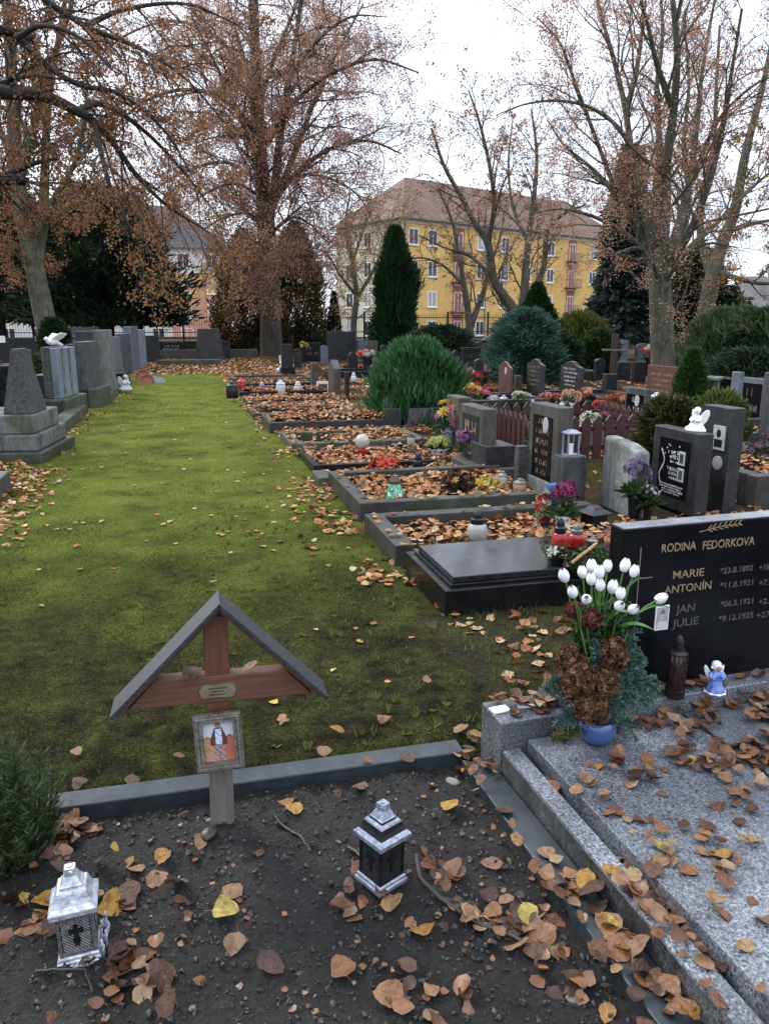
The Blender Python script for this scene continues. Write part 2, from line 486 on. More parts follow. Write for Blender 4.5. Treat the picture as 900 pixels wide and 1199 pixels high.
LEAF_STOPS = [(.0, (.05, .022, .014)), (.14, (.10, .042, .022)), (.30, (.19, .078, .032)), (.44, (.24, .115, .05)),
              (.58, (.28, .165, .088)), (.70, (.16, .085, .052)), (.80, (.33, .225, .125)), (.90, (.30, .15, .03)), (.96, (.38, .22, .028)), (1.0, (.45, .38, .10))]
LEAF_BED = [(.0, (.08, .032, .016)), (.15, (.20, .072, .026)), (.40, (.42, .15, .042)), (.66, (.50, .215, .07)),
            (.82, (.50, .31, .15)), (.94, (.58, .45, .26)), (1.0, (.52, .36, .06))]
M_leaf_one = leafmat('fallen_leaf_single', LEAF_STOPS, None, .0, .42, .45)
M_leaf_near = leafmat('damp_leaf_drifts', LEAF_STOPS, 'tint', .08, .42, .45)
M_leaf_mass = leafmat('fallen_leaf_litter', LEAF_BED, 'tint', .12, .5, .4)
M_grass = leafmat('grass_blades', [(0, (.022, .034, .010)), (.3, (.055, .078, .018)), (.62, (.105, .135, .030)), (.85, (.17, .19, .05)), (1, (.30, .27, .13))], 'tint', .35, .7, .08)

# ------------------------------------------------------------------ ground and sky
def lawn_fac(x, y): return vnoise(x * .9 + 40, y * .55 + 9, 4)

def ground_material(name, pal, scale=2.2, b_strength=.7, fine=(38, .45, 1.6), rough=.9):
    m, nt, b = new_mat(name)
    v = coords(nt, 'Object', 1.0, rand=False)
    n1 = noise(nt, v, scale, 9, .68); n2 = noise(nt, v, fine[0], 6, .75)
    col = ramp(nt, n1, pal)
    col = mixc(nt, 1.0, col, ramp(nt, n2, [(.34, grey(fine[1])), (.5, grey(1)), (.66, grey(fine[2]))]), 'MULTIPLY')
    link(nt, col, b.inputs['Base Color']); b.inputs['Roughness'].default_value = rough
    b.inputs['Specular IOR Level'].default_value = .06 if rough > .8 else .5
    bump(nt, b, n2, b_strength, .03)
    return m
M_earth = ground_material('leaf_strewn_earth', [(.3, (.022, .018, .013)), (.45, (.040, .031, .020)), (.55, (.062, .042, .022)), (.62, (.040, .046, .015)), (.75, (.055, .070, .016))], 1.1)
def lawn_material():
    # trodden and muddy near the soil bed, mossy and bright further along the path
    m, nt, b = new_mat('mossy_lawn'); v = coords(nt, 'Object', 1.0, rand=False)
    n1 = noise(nt, v, 1.7, 9, .7); n2 = noise(nt, v, 75, 6, .75); n3 = noise(nt, v, 7, 7, .7)
    moss = ramp(nt, n1, [(.28, (.056, .062, .018)), (.42, (.102, .120, .024)), (.56, (.138, .162, .031)), (.74, (.185, .20, .046))])
    mud = ramp(nt, n3, [(.36, (.017, .015, .011)), (.49, (.038, .034, .019)), (.60, (.058, .062, .022)), (.74, (.095, .108, .028))])
    sx = nt.nodes.new('ShaderNodeSeparateXYZ'); link(nt, v, sx.inputs[0])
    mr = nt.nodes.new('ShaderNodeMapRange'); mr.inputs['From Min'].default_value = 3.2; mr.inputs['From Max'].default_value = 6.2; link(nt, sx.outputs[1], mr.inputs['Value'])
    ad = nt.nodes.new('ShaderNodeMath'); ad.operation = 'MULTIPLY_ADD'; ad.inputs[1].default_value = 1.6; ad.inputs[2].default_value = -.8; link(nt, n1, ad.inputs[0])
    sm = nt.nodes.new('ShaderNodeMath'); sm.operation = 'ADD'; sm.use_clamp = True; link(nt, mr.outputs[0], sm.inputs[0]); link(nt, ad.outputs[0], sm.inputs[1])
    col = mixc(nt, sm.outputs[0], mud, moss)
    col = mixc(nt, 1.0, col, ramp(nt, n2, [(.34, grey(.30)), (.5, grey(1)), (.66, grey(1.9))]), 'MULTIPLY')
    link(nt, col, b.inputs['Base Color']); b.inputs['Roughness'].default_value = 1.0; b.inputs['Specular IOR Level'].default_value = .03
    bump(nt, b, n2, 1.0, .03)
    return m
M_lawn = lawn_material()
M_verge = ground_material('muddy_verge', [(.3, (.018, .016, .012)), (.47, (.036, .031, .021)), (.58, (.050, .052, .02)), (.72, (.075, .088, .02))], 3.0, .9, (55, .35, 1.8))
M_soil = ground_material('wet_black_soil', [(.3, (.007, .0062, .006)), (.5, (.016, .0142, .0125)), (.72, (.034, .031, .028))], 7.0, 1.0, (70, .4, 1.7), .5)
M_crumb = stone('soil_crumbs', (.012, .011, .0095), (.036, .032, .028), 5, .38, .6)
M_pebble = stone('pebbles', (.10, .095, .085), (.24, .23, .21), 9, .7, .2)

gx = [-350, -3.15, 1.0, 350]; gy = [-60, .25, 26.9, 420]
g = np_mesh('ground', [(x, y, -.03) for y in gy for x in gx], [(j * 4 + i, j * 4 + i + 1, j * 4 + i + 5, j * 4 + i + 4) for j in range(3) for i in range(3) if (i, j) != (1, 1)], M_earth); struct(g)

def sheet(name, x0, x1, y0, y1, step, hf, mat):
    nx = max(2, int((x1 - x0) / step)); ny = max(2, int((y1 - y0) / step))
    X, Y = np.meshgrid(np.linspace(x0, x1, nx + 1), np.linspace(y0, y1, ny + 1))
    Z = hf(X, Y)
    V = np.stack([X, Y, Z], -1).reshape(-1, 3)
    i = (np.arange(ny)[:, None] * (nx + 1) + np.arange(nx)[None]).ravel()
    F = np.stack([i, i + 1, i + nx + 2, i + nx + 1], 1)
    return np_mesh(name, V, F, mat, smooth=True)

def lawn_h(x, y):
    near = np.clip(1.4 - y / 14, 0.15, 1)
    return -.012 + (vnoise(x * 2.1, y * 2.1, 4) - .5) * .05 * near + (vnoise(x * 11, y * 11, 2) - .5) * .018 * near
struct(sheet('lawn', -3.2, 1.36, 2.42, 27, .07, lawn_h, M_lawn))

def soil_h(x, y):
    return -.02 + (vnoise(x * 3.2 + 5, y * 3.2, 3) - .45) * .05 + (vnoise(x * 17, y * 17, 4, .65) - .5) * .05 + .03 * np.exp(-((x - .03) ** 2 + (y - 2.17) ** 2) / .008)
struct(sheet('soil', -3.2, 1.02, .2, 2.44, .013, soil_h, M_soil))
# a strip of rough ground between the lawn end and the granite grave
struct(sheet('verge', 1.06, 6.2, 2.2, 3.82, .05, lambda x, y: lawn_h(x, y) + .011 * np.clip((x - 1.06) * 9 - 1.2 * vnoise(x * 4, y * 6, 3), -1, 1) - .004, M_verge))

# crumbs and pebbles in the soil: one mass nobody could count
def rock_template(r):
    b = MB(); b.ball((0, 0, 0), .5, 6, 4, jit=.45)
    V = np.array(b.v); V *= r.uniform(.5, 1.2, 3); V += r.normal(0, .09, V.shape)
    F = np.array([list(f) + [f[0]] * (4 - len(f)) if len(f) == 3 else f for f in b.f]); return V, b.f
def rocks(name, n, x0, x1, y0, y1, smin, smax, mat, hf, r):
    VV = []; FF = []; off = 0
    T = [rock_template(r) for _ in range(5)]
    out = MB()
    xs = r.uniform(x0, x1, n); ys = y0 + (y1 - y0) * r.random(n)
    zs = hf(xs, ys)
    for i in range(n):
        tv, tf = T[i % 5]; s = smin + (smax - smin) * r.random() ** 3
        c, q = math.cos(i), math.sin(i)
        V = tv * s; V = np.stack([V[:, 0] * c - V[:, 1] * q + xs[i], V[:, 0] * q + V[:, 1] * c + ys[i], V[:, 2] * .8 + zs[i] + s * .12], 1)
        out.v.extend(map(tuple, V)); out.f.extend([[k + off for k in f] for f in tf]); out.m.extend([0] * len(tf)); off += len(tv)
    return out.build(name, mat)
r2 = np.random.default_rng(11)
stuff(rocks('soil_crumbs', 11000, -1.25, .98, .85, 2.37, .003, .019, M_crumb, soil_h, r2), 'dark crumbs of wet soil on the grave bed')
stuff(rocks('gravel', 160, -1.1, .98, .85, 2.37, .003, .013, M_pebble, soil_h, r2), 'small pale pebbles in the dark soil')

# grass blades: dense near the soil bed, thinning with distance
def grass():
    r = np.random.default_rng(21); P = []; Ls = []
    for y0, y1, dens, L in ((2.5, 3.4, 8600, .017), (3.4, 4.6, 6600, .017), (4.6, 6.5, 3600, .018), (6.5, 10, 1100, .020), (10, 17, 260, .024)):
        n = int((y1 - y0) * 4.3 * dens)
        x = r.uniform(-3.0, 1.45, n); y = r.uniform(y0, y1, n)
        f = vnoise(x * 2.3 + 3, y * 2.3 + 8, 4, .6); bare = np.clip(np.exp(-(((x - 1.05) / .6) ** 2 + ((y - 3.1) / .45) ** 2)) * 1.2 + .8 * np.exp(-(((x + .9) / .7) ** 2 + ((y - 4.3) / .5) ** 2)) + .6 * np.exp(-(((x - .3) / .8) ** 2 + ((y - 2.7) / .3) ** 2)), 0, 1)
        fv = np.clip((f - .40) * 4.4, .05, 1) * (1 - .8 * bare)
        keep = r.random(n) < fv
        x, y = x[keep], y[keep]
        P.append(np.stack([x, y, lawn_h(x, y) - .003], 1)); Ls.append(np.full(len(x), L))
    # rank grass against the kerb
    n = 1600; x = r.uniform(-1.0, 1.0, n); y = 2.49 + np.abs(r.normal(0, .05, n))
    P.append(np.stack([x, y, lawn_h(x, y)], 1)); Ls.append(np.full(n, .026))
    # the grass strips between the graves on the right and the far green patches
    for x0, x1, y0, y1, n in ((1.2, 3.4, 2.6, 3.7, 5200), (1.5, 2.9, 4.86, 4.98, 2600), (2.5, 3.9, 6.9, 8.2, 4200), (3.6, 5.2, 6.6, 7.9, 4200), (5.0, 6.2, 17, 19, 2500), (6.8, 9.0, 18.2, 20, 5000), (2.3, 3.4, 13.0, 14.5, 1500)):
        x = r.uniform(x0, x1, n); y = r.uniform(y0, y1, n)
        P.append(np.stack([x, y, np.full(n, .0 if y0 > 5 else .03)], 1)); Ls.append(np.full(n, .045 if y0 > 5 else .03))
    P = np.vstack(P); L = np.concatenate(Ls); n = len(P)
    a = r.random(n) * 6.283; lean = r.uniform(.2, 1.15, n)
    dv = np.stack([np.cos(a) * lean, np.sin(a) * lean, np.ones(n)], 1); dv = unit(dv)
    sd = np.stack([-np.sin(a), np.cos(a), np.zeros(n)], 1)
    L = L * r.uniform(.45, 1.5, n); far = np.clip(P[:, 1] / 7, .75, 2.4)
    V, F = quads(P, dv, sd, L, .0034 * far * r.uniform(.7, 1.3, n))
    t = np.clip(vnoise(P[:, 0] * 1.3, P[:, 1] * .9, 3) * .75 + r.normal(0, .24, n) + np.clip((P[:, 1] - 5.2) * .075, -.22, .20), 0, 1)
    return np_mesh('grass', V, F, M_grass, tint=np.repeat(t, 6))
stuff(grass(), 'short mossy green grass of the cemetery path')

def weeds():
    # small clover and plantain rosettes and longer tufts in the near grass: ground cover
    r = np.random.default_rng(77); P = []; Dv = []; L = []; W = []; t = []
    for k in range(620):
        x = r.uniform(-1.5, 1.5); y = 2.5 + 4.2 * r.random() ** 1.6
        if vnoise(np.array([x * 1.4 + 9]), np.array([y * 1.4]), 3)[0] < .5: continue
        big = r.random() < .3; n = int(r.integers(5, 9)) if big else int(r.integers(10, 22)); z = float(lawn_h(np.array([x]), np.array([y]))[0])
        for j in range(n):
            a = r.random() * 6.283; e = r.uniform(.25, .7) if big else r.uniform(.8, 2.2)
            P.append((x + r.normal(0, .006), y + r.normal(0, .006), z)); Dv.append((math.cos(a), math.sin(a), e)); L.append(r.uniform(.014, .030) if big else r.uniform(.022, .046)); W.append(.0095 if big else .0034); t.append(r.uniform(.35, .75) if big else r.uniform(.3, 1))
    P = np.array(P); Dv = unit(np.array(Dv)); n = len(P); sd = unit(np.cross(Dv, np.array([0, 0, 1.0]) + r.normal(0, .2, (n, 3))))
    V, F = quads(P, Dv, sd, np.array(L), np.array(W))
    return np_mesh('grass_tufts', V, F, M_grass, tint=np.repeat(t, 6))
stuff(weeds(), 'longer tufts and small weeds in the near grass')

# ------------------------------------------------------------------ the near bed: kerb, cross, lanterns
o = MB()
x = -1.25
while x < .9:
    x2 = .905; o.box(x, x2, 2.385, 2.475, -.06, .034); x = x2
tag(o.build('kerb_stone', M_slate, bevel=.006), 'long low slate kerb between the grass path and the bare soil bed', 'kerb')

c = thing('grave_cross', 'small red brown wooden cross with a little pitched roof standing in bare soil', 'cross', (.03, 2.22, 0), R(-1), tilt=(R(-2), R(1.0)))
MB().box(-.036, .036, -.022, .022, -.1, .70).build('post', [M_wood_post], c, bevel=.003)
MB().box(-.0365, .0365, -.0225, .0225, -.1, .235).build('post_foot', M_wood_grey, c, bevel=.003)
b = MB(); b.prism([(-.262, .43), (.286, .43), (.208, .515), (-.184, .515)], 'y', -.028, .026); b.build('crossbeam', M_wood, c, bevel=.003)
half = math.hypot(.322, .325)
for s in (-1, 1):
    Mx = Matrix.Translation((0.012, 0, .757)) @ Matrix.Rotation(s * R(45.2), 4, 'Y')
    b = MB(); b.box(0 if s > 0 else -half, half if s > 0 else 0, -.075, .06, -.013, 0, 0, Mx)
    rb = b.build('roof_board', [M_roofwood], c, bevel=.002)
    b = MB(); b.box(.012 if s > 0 else -half + .02, half - .02 if s > 0 else -.012, -.055, .045, -.024, -.0135, 0, Mx)
    b.build('roof_lining', [M_wood], rb, bevel=.002)
pl = MB()
poly = []
for k in range(40):
    a = 2 * math.pi * k / 40
    q = 1 + .10 * math.cos(6 * a) * .5
    poly.append((.052 * q * max(-1, min(1, 1.25 * math.cos(a))) + .0, .468 + .021 * q * max(-1, min(1, 1.3 * math.sin(a)))))
pl.prism(poly, 'y', -.0325, -.0285)
npo = pl.build('name_plate', M_brass, c)
sc = MB()
for row, (w, z) in enumerate(((.055, .477), (.038, .467), (.048, .457))):
    xx = -w / 2
    while xx < w / 2:
        l = random.uniform(.002, .005); sc.box(xx, xx + l, -.0332, -.0326, z - .0018, z + .0018); xx += l + random.uniform(.001, .0025)
sc.build('engraving', M_metal_dark, npo)

pf = thing('picture_frame', 'ornate pewter picture frame with a photo of a person hanging on the small cross', 'picture frame', (.032, 2.165, .322), R(-5), tilt=(R(-6), R(-2.5)))
fw, fh, bw = .142, .178, .026
def mould(x0, x1, z0, z1): return x0, x1, z0, z1
fr = MB()
for k, (inset, yy) in enumerate(((0, 0), (.006, -.008), (.012, -.004), (.018, -.007))):
    a, b_ = fw / 2 - inset, fh / 2 - inset; w = .0075
    y1 = yy + .012
    for (xa, xb, za, zb) in ((-a, a, b_ - w, b_), (-a, a, -b_, -b_ + w), (-a, -a + w, -b_ + w, b_ - w), (a - w, a, -b_ + w, b_ - w)):
        fr.box(xa, xb, yy - .006, y1, za, zb)
for k in range(26):
    for sx in (-1, 1):
        fr.ball((sx * (fw / 2 - .011), -.012, -fh / 2 + .012 + k * (fh - .024) / 25), .0036, 6, 4)
for k in range(19):
    for sz in (-1, 1):
        fr.ball((-fw / 2 + .014 + k * (fw - .028) / 18, -.012, sz * (fh / 2 - .011)), .0036, 6, 4)
fr.build('frame', M_pewter, pf, smooth=True)
MB().box(-fw / 2 + .01, fw / 2 - .01, .004, .011, -fh / 2 + .01, fh / 2 - .01).build('backing_board', M_metal_dark, pf)
MB().tube([(-.006, -.004, fh / 2 - .004), (-.004, -.004, fh / 2 + .008), (.004, -.004, fh / 2 + .008), (.006, -.004, fh / 2 - .004)], .0018, 6).build('hanger', M_metal_dark, pf)
def snap(u, v):
    n = (hash((int(u * 23), int(v * 31))) % 100) / 100
    col = (.48 + .1 * n, .50 + .1 * n, .56 + .1 * n) if v > .62 else ((.36 + .1 * n, .13, .08) if u > .62 or n > .8 else (.42, .25 + .05 * n, .16))
    if v < .64 and v > .55 and n > .5: col = (.24, .11, .08)
    x = u - .5
    if .84 < v < .96 and (x / .10) ** 2 + ((v - .9) / .065) ** 2 < 1: col = (.36, .19, .14) if v < .925 else (.08, .05, .04)
    if .40 < v < .84 and abs(x) < .12 + .16 * min(1, (.86 - v) * 3.2): col = (.12, .035, .035)
    if .42 < v < .80 and abs(x) < .105: col = (.55, .63, .76) if n > .3 else (.22, .38, .60)
    if v < .40 and abs(x) < .20: col = (.36, .24, .22) if n > .35 else (.20, .12, .12)
    if v < .25 and abs(x) < .02: col = (.2, .1, .08)
    return col
picture('photo', fw - .052, fh - .052, 46, 62, snap, M_print, pf, Matrix.Translation((0, .0034, 0)))

# square grave lanterns -------------------------------------------------------------------------
def lattice(b, w, z0, z1, Mx, step, t, cross=None, y=0):
    """diagonal bars clipped to the panel"""
    h = z1 - z0; k = -h
    while k < w + h:
        for s in (1, -1):
            pts = []
            for q in np.linspace(0, 1, 25):
                zz = z0 + q * h; xx = (-w / 2 + k + q * h) if s > 0 else (w / 2 - k - q * h)
                if -w / 2 <= xx <= w / 2 and not (cross and (abs(xx) < cross * .30 and abs(zz - (z0 + z1) / 2) < h * .33 or abs(xx) < cross * .9 and abs(zz - (z0 + h * .62)) < h * .07)): pts.append((xx, y, zz))
                else:
                    if len(pts) > 1: b.tube(pts, t, 4, 0, Mx)
                    pts = []
            if len(pts) > 1: b.tube(pts, t, 4, 0, Mx)
        k += step

def lantern(label, loc, rz, hs, hb, roofm, bodym, latm, tilt=None, ragged=False):
    L = thing('grave_lantern', label, 'lantern', loc, rz, tilt=tilt)
    b = MB(); b.square([(hs * 1.12, 0), (hs * 1.14, .006), (hs * 1.14, .012), (hs * 1.06, .016), (hs * 1.06, .022), (hs * .98, .026)], mis=[0] * 6)
    b.build('base', [roofm], L, bevel=.001)
    z0 = .024; z1 = z0 + hb
    b = MB(); b.box(-hs * .84, hs * .84, -hs * .84, hs * .84, z0, z1)
    b.build('inner_box', M_metal_black, L)
    b = MB()
    for sx in (-1, 1):
        for sy in (-1, 1):
            b.box(min(sx * hs * .78, sx * hs * .96), max(sx * hs * .78, sx * hs * .96), min(sy * hs * .78, sy * hs * .96), max(sy * hs * .78, sy * hs * .96), z0, z1)
    for k in range(4):
        Mx = Matrix.Rotation(k * math.pi / 2, 4, 'Z')
        b.box(-hs * .78, hs * .78, -hs * .945, -hs * .85, z1 - .012, z1 - .0005, 0, Mx); b.box(-hs * .78, hs * .78, -hs * .945, -hs * .85, z0 + .0005, z0 + .012, 0, Mx)
    b.build('body_frame', bodym, L, bevel=.0012)
    for k in range(4):
        Mx = Matrix.Rotation(k * math.pi / 2, 4, 'Z') @ Matrix.Translation((0, -hs * .895, 0))
        b = MB(); lattice(b, hs * 1.56, z0 + .012, z1 - .012, Mx, hs * .19, .00125, cross=hs * .40)
        lp = b.build('lattice_panel', latm, L, smooth=True)
        zc = z0 + hb * .5
        b = MB(); zb = z0 + .012 + (hb - .024) * .62; hh = (hb - .024)
        b.prism([(-hs * .11, zc - hh * .33), (hs * .11, zc - hh * .33), (hs * .11, zb - hh * .06), (hs * .36, zb - hh * .06), (hs * .36, zb + hh * .06), (hs * .11, zb + hh * .06),
                 (hs * .11, zc + hh * .33), (-hs * .11, zc + hh * .33), (-hs * .11, zb + hh * .06), (-hs * .36, zb + hh * .06), (-hs * .36, zb - hh * .06), (-hs * .11, zb - hh * .06)], 'y', -.002, .003, 0, Mx)
        b.build('cross', M_metal_black, lp)
    b = MB()
    b.square([(hs * 1.02, z1), (hs * 1.20, z1 + .003), (hs * 1.20, z1 + .010), (hs * 1.24, z1 + .011), (hs * 1.24, z1 + .018), (hs * 1.10, z1 + .024),
              (hs * 1.0, z1 + .028), (hs * .88, z1 + .040), (hs * .80, z1 + .054), (hs * .74, z1 + .060), (hs * .58, z1 + .062), (hs * .58, z1 + .069), (hs * .50, z1 + .072), (hs * .38, z1 + .084), (hs * .34, z1 + .088), (hs * .34, z1 + .090)],
             mis=[1, 0, 1, 0, 0, 0, 1, 1, 0, 0, 1, 0, 0, 0, 0, 0] if not ragged else [0] * 16)
    rf = b.build('roof', [roofm, bodym if not ragged else roofm], L, bevel=.0012)
    zt = z1 + .089
    b = MB()
    for sx in (-1, 1):
        for sy in (-1, 1): b.box(sx * hs * .21 - .004, sx * hs * .21 + .004, sy * hs * .21 - .004, sy * hs * .21 + .004, zt, zt + .016)
    b.box(-hs * .28, hs * .28, -hs * .28, hs * .28, zt + .016, zt + .021)
    b.lathe([(.006, zt + .0212), (.0075, zt + .0235), (.005, zt + .0237)], 12, 0)
    b.build('vent_cap', roofm, rf, bevel=.0008)
    return L
def wz(x, y): return float(soil_h(np.array([x]), np.array([y]))[0])
la = lantern('silver white square lantern with lattice sides and a black cross, left on soil', (-.352, 1.83, wz(-.352, 1.83) - .004), R(4), .047, .116, M_paint_silver, M_body_silver, M_filigree, tilt=(R(-2), R(-1.5)), ragged=True)
b = MB(); r_ = random.Random(4)
for k in range(14):
    a = .054 + r_.uniform(0, .016); b.ball((a, -.05 + k * .008, .012 + r_.uniform(0, .05)), (.004, .009, .014), 6, 4, jit=.4)
for k in range(8): b.ball((-.03 + k * .01, -.060 - r_.uniform(0, .01), .008), (.01, .007, .006), 6, 4, jit=.4)
b.build('peeling_paint', M_paint_silver, la)
lantern('dark pewter square lantern with silver brushed roof standing beside a black stick', (.458, 1.85, wz(.458, 1.85) + .002), R(28), .0475, .118, M_metal_brush, M_metal_dark, M_darkfil, tilt=(R(1), R(1)))

def stick(name, label, pts, r0, r1, side=()):
    b = MB(); n = len(pts)
    fine = []; rad = []
    for i in range(n - 1):
        for q in np.linspace(0, 1, 5)[:-1 if i < n - 2 else None]:
            p = Vector(pts[i]).lerp(Vector(pts[i + 1]), q) + Vector((random.uniform(-.003, .003), random.uniform(-.003, .003), random.uniform(-.002, .002)))
            fine.append(p); t = (i + q) / (n - 1); rad.append(r0 + (r1 - r0) * t)
    b.tube(fine, rad, 8)
    for q in side: b.tube(q, [r1 * .9, r1 * .4], 5)
    return tag(b.build(name, M_stick, smooth=True), label, 'stick')
def gp(px, py, z=.012): p = G(px, py); return (p.x, p.y, wz(p.x, p.y) + z)
stick('fallen_branch', 'thick wet black stick bent from dark lantern toward slate strip', [gp(487, 1010, .05), gp(492, 1032, .02), gp(515, 1055), gp(560, 1077), gp(600, 1095), gp(628, 1112)], .0085, .006, [[gp(515, 1055), gp(560, 1062, .02)]])
stick('fallen_branch', 'thin black twig lying on soil right of the small cross', [gp(320, 950), gp(335, 962), gp(350, 975), gp(364, 990)], .006, .004)
stick('fallen_branch', 'short black twig behind the dark lantern', [gp(408, 985), gp(425, 1000)], .007, .006)
stick('fallen_branch', 'crooked thin twig lying on soil beside the silver lantern', [gp(40, 1128), gp(70, 1132), gp(100, 1135), gp(108, 1160)], .004, .003)
for (px, py, s, lab) in ((246, 982, .026, 'mud covered stone at the foot of the cross'), (752, 1160, .012, 'small pale round pebble beside the slate strip'), (668, 1165, .011, 'grey pebble on soil near the slate strip'), (530, 910, .022, 'grey stone in the corner of kerb and slate')):
    b = MB(); b.ball((0, 0, 0), (s * 1.3, s, s * .6), 12, 8, jit=.16)
    o = b.build('stone', M_crumb if 'mud' in lab else M_pebble, smooth=True, sub=1); p = gp(px, py, s * .35); o.location = p; o.rotation_euler = (0, 0, px); tag(o, lab, 'stone')

# conifer shrub at the left edge ------------------------------------------------------------------
def needle_shrub(name, label, loc, h, rad, nst, mats, stops_seed, parts=True, lean=.15, nl=.022):
    r = np.random.default_rng(stops_seed)
    T = thing(name, label, 'shrub', loc)
    b = MB(); PP = []; DD = []; tt = []
    for k in range(nst):
        a = r.random() * 6.28; ro = rad * math.sqrt(r.random()); hh = h * (1 - .55 * (ro / rad) ** 2) * r.uniform(.7, 1.05)
        base = Vector((math.cos(a) * ro * .35, math.sin(a) * ro * .35, 0)); top = Vector((math.cos(a) * ro * 1.1, math.sin(a) * ro * 1.1, hh))
        pts = [base, base.lerp(top, .5) + Vector((math.cos(a), math.sin(a), 0)) * rad * .12, top]
        b.tube(pts, [.005, .0035, .0015], 5)
        nb = int(hh / .018)
        for j in range(nb):
            q = .18 + .82 * j / nb; p = Vector(pts[0]).lerp(pts[1], q * 2) if q < .5 else Vector(pts[1]).lerp(pts[2], q * 2 - 1)
            aa = r.random() * 6.28; bl = r.uniform(.035, .085) * (1.2 - .6 * q)
            dv = Vector((math.cos(aa), math.sin(aa), r.uniform(.5, 1.3))).normalized()
            m = int(bl / .0042)
            for i in range(m):
                f = i / m; PP.append(p + dv * bl * f); s = 1 if i % 2 else -1
                sd = dv.cross(Vector((0, 0, 1))).normalized() * s
                DD.append((sd * .8 + dv * .75 + Vector((0, 0, .2))).normalized()); tt.append(.2 + .5 * q * r.random() + .3 * f)
    P = np.array(PP); Dv = np.array(DD); n = len(P)
    sd = unit(np.cross(Dv, r.normal(0, 1, (n, 3))))
    V, F = quads(P, Dv, sd, nl * r.uniform(.6, 1.1, n), np.full(n, .0032))
    b.build('stems', M_stick, T, smooth=True)
    np_mesh('foliage', V, F, mats, tint=np.repeat(np.clip(tt, 0, 1), 6), parent=T)
    return T
M_conifer_near = leafmat('young_conifer_needles', [(0, (.05, .042, .018)), (.3, (.034, .056, .018)), (.6, (.05, .088, .032)), (1, (.09, .145, .065))], 'tint', .25, .55, .3)
needle_shrub('conifer_shrub', 'small dark green conifer shrub at the edge of the soil bed', (-.585, 2.20, -.03), .42, .17, 52, M_conifer_near, 5)

# ------------------------------------------------------------------ granite grave on the right
GX, GY, GR = 1.0, 2.2, R(2.8)
gw = thing('granite_grave', 'speckled grey granite grave cover with raised kerb strewn with brown leaves', 'grave', (GX, GY, 0), GR)
MB().box(0, .062, -2.1, .055, -.06, .10).build('kerb', [M_granite], gw, bevel=.004)
MB().box(-.0025, 0.0005, -2.1, .05, -.06, .088).build('kerb_face', M_granite_face, gw)  # darker, streaked granite on the kerb's outer side
MB().box(.062, 3, -2.1, .055, -.06, .030).build('bed', M_soil_shade, gw)  # near-black, puts the groove's shade into the bed colour
MB().box(.088, .722, -2.1, .045, .045, .132).build('cover_slab', M_granite, gw, bevel=.004)
MB().box(.738, 1.8, -2.1, .045, .045, .132).build('cover_slab', M_granite, gw, bevel=.004)
MB().box(-.008, 2.3, .058, .225, -.06, .20).build('plinth', [M_granite], gw, bevel=.005)
GM = Matrix.Translation((GX, GY, 0)) @ Matrix.Rotation(GR, 4, 'Z')
def gl(x, y, z): return tuple(GM @ Vector((x, y, z)))

hs = thing('headstone', 'wide polished black headstone with gold family names and an oak sprig on granite plinth', 'headstone', gl(.49, .15, .2), GR)
MB().box(0, 1.25, 0, .085, 0, .635).build('slab', M_black, hs, bevel=.004)
MB().box(.003, 1.247, .003, .082, .6352, .638).build('top_edge', stone('grey_stone_top', (.10, .105, .12), (.24, .25, .27), 9, .3, .4), hs)  # thin top sheet, paler grey than the black slab
RX = Matrix.Rotation(math.pi / 2, 4, 'X')
HS = Matrix.Translation(hs.location) @ Matrix.Rotation(GR, 4, 'Z')
def on_hs(px, py):       # local point of a photo pixel on the headstone face
    d = Vector(ray(px, py)[:3]); oz = Vector((0, 0, EYE)); inv = HS.inverted()
    a = inv @ oz; b = (inv.to_3x3() @ d); t = -a.y / b.y
    return a + b * t
def hs_text(body, px, py, hpx, px2, mat, bold=.0):
    p = on_hs(px, py); q = on_hs(px2, py); top = on_hs(px, py - hpx)
    h = top.z - p.z; size = h / .69
    o = text_mesh('inscription', body, size, mat, hs, Matrix.Identity(4), .0006, bold)
    xs = [v.co.x for v in o.data.vertices]; w = max(xs) - min(xs)
    k = (q.x - p.x) / w
    o.data.transform(Matrix.Translation((p.x, -.0006, p.z)) @ RX @ Matrix.Diagonal((k, 1, 1, 1)))
    return o
hs_text('RODINA', 773, 647, 9.5, 813, M_engrave_gold, .0006)
hs_text('FEDORKOVA', 821, 643.5, 9.5, 881, M_engrave_gold, .0006)
hs_text('MARIE', 786, 678, 9, 822, M_engrave_gold, .0003)
hs_text('ANTONÍN', 777, 695.5, 9, 831, M_engrave_gold, .0003)
hs_text('JAN', 791, 718, 9, 813, M_engrave_grey, .0003)
hs_text('JULIE', 787, 734.5, 9, 817, M_engrave_grey, .0003)
for (t, x, y, x2) in (('*23.8.1892', 842, 672, 880), ('+18.', 887, 668, 901), ('*11.8.1921', 842, 689, 880), ('+7.4.', 887, 686, 904), ('*06.5.1921', 842, 711, 880), ('+2.3.', 887, 708, 904), ('*9.12.1925', 840, 728, 880), ('+27.', 884, 724, 901)):
    hs_text(t, x, y, 6.5, x2, M_engrave_grey, .0004)
b = MB()        # thin gold cross lines and the sprig
p0, p1 = on_hs(750, 641), on_hs(746, 790); b.box(p0.x - .0016, p0.x + .0016, -.001, .001, max(.01, p1.z), p0.z)
p0 = on_hs(747, 677.5); p1 = on_hs(763, 677); b.box(p0.x, p1.x, -.0012, .001, p0.z - .0014, p0.z + .0014)
b.build('engraved_cross', M_engrave_gold, hs)
b = MB()
stem = [on_hs(818, 623), on_hs(832, 619), on_hs(850, 615), on_hs(866, 613)]
for i in range(3):
    b.tube([(q.x, -.0004, q.z) for q in stem[i:i + 2]], .0013, 5)
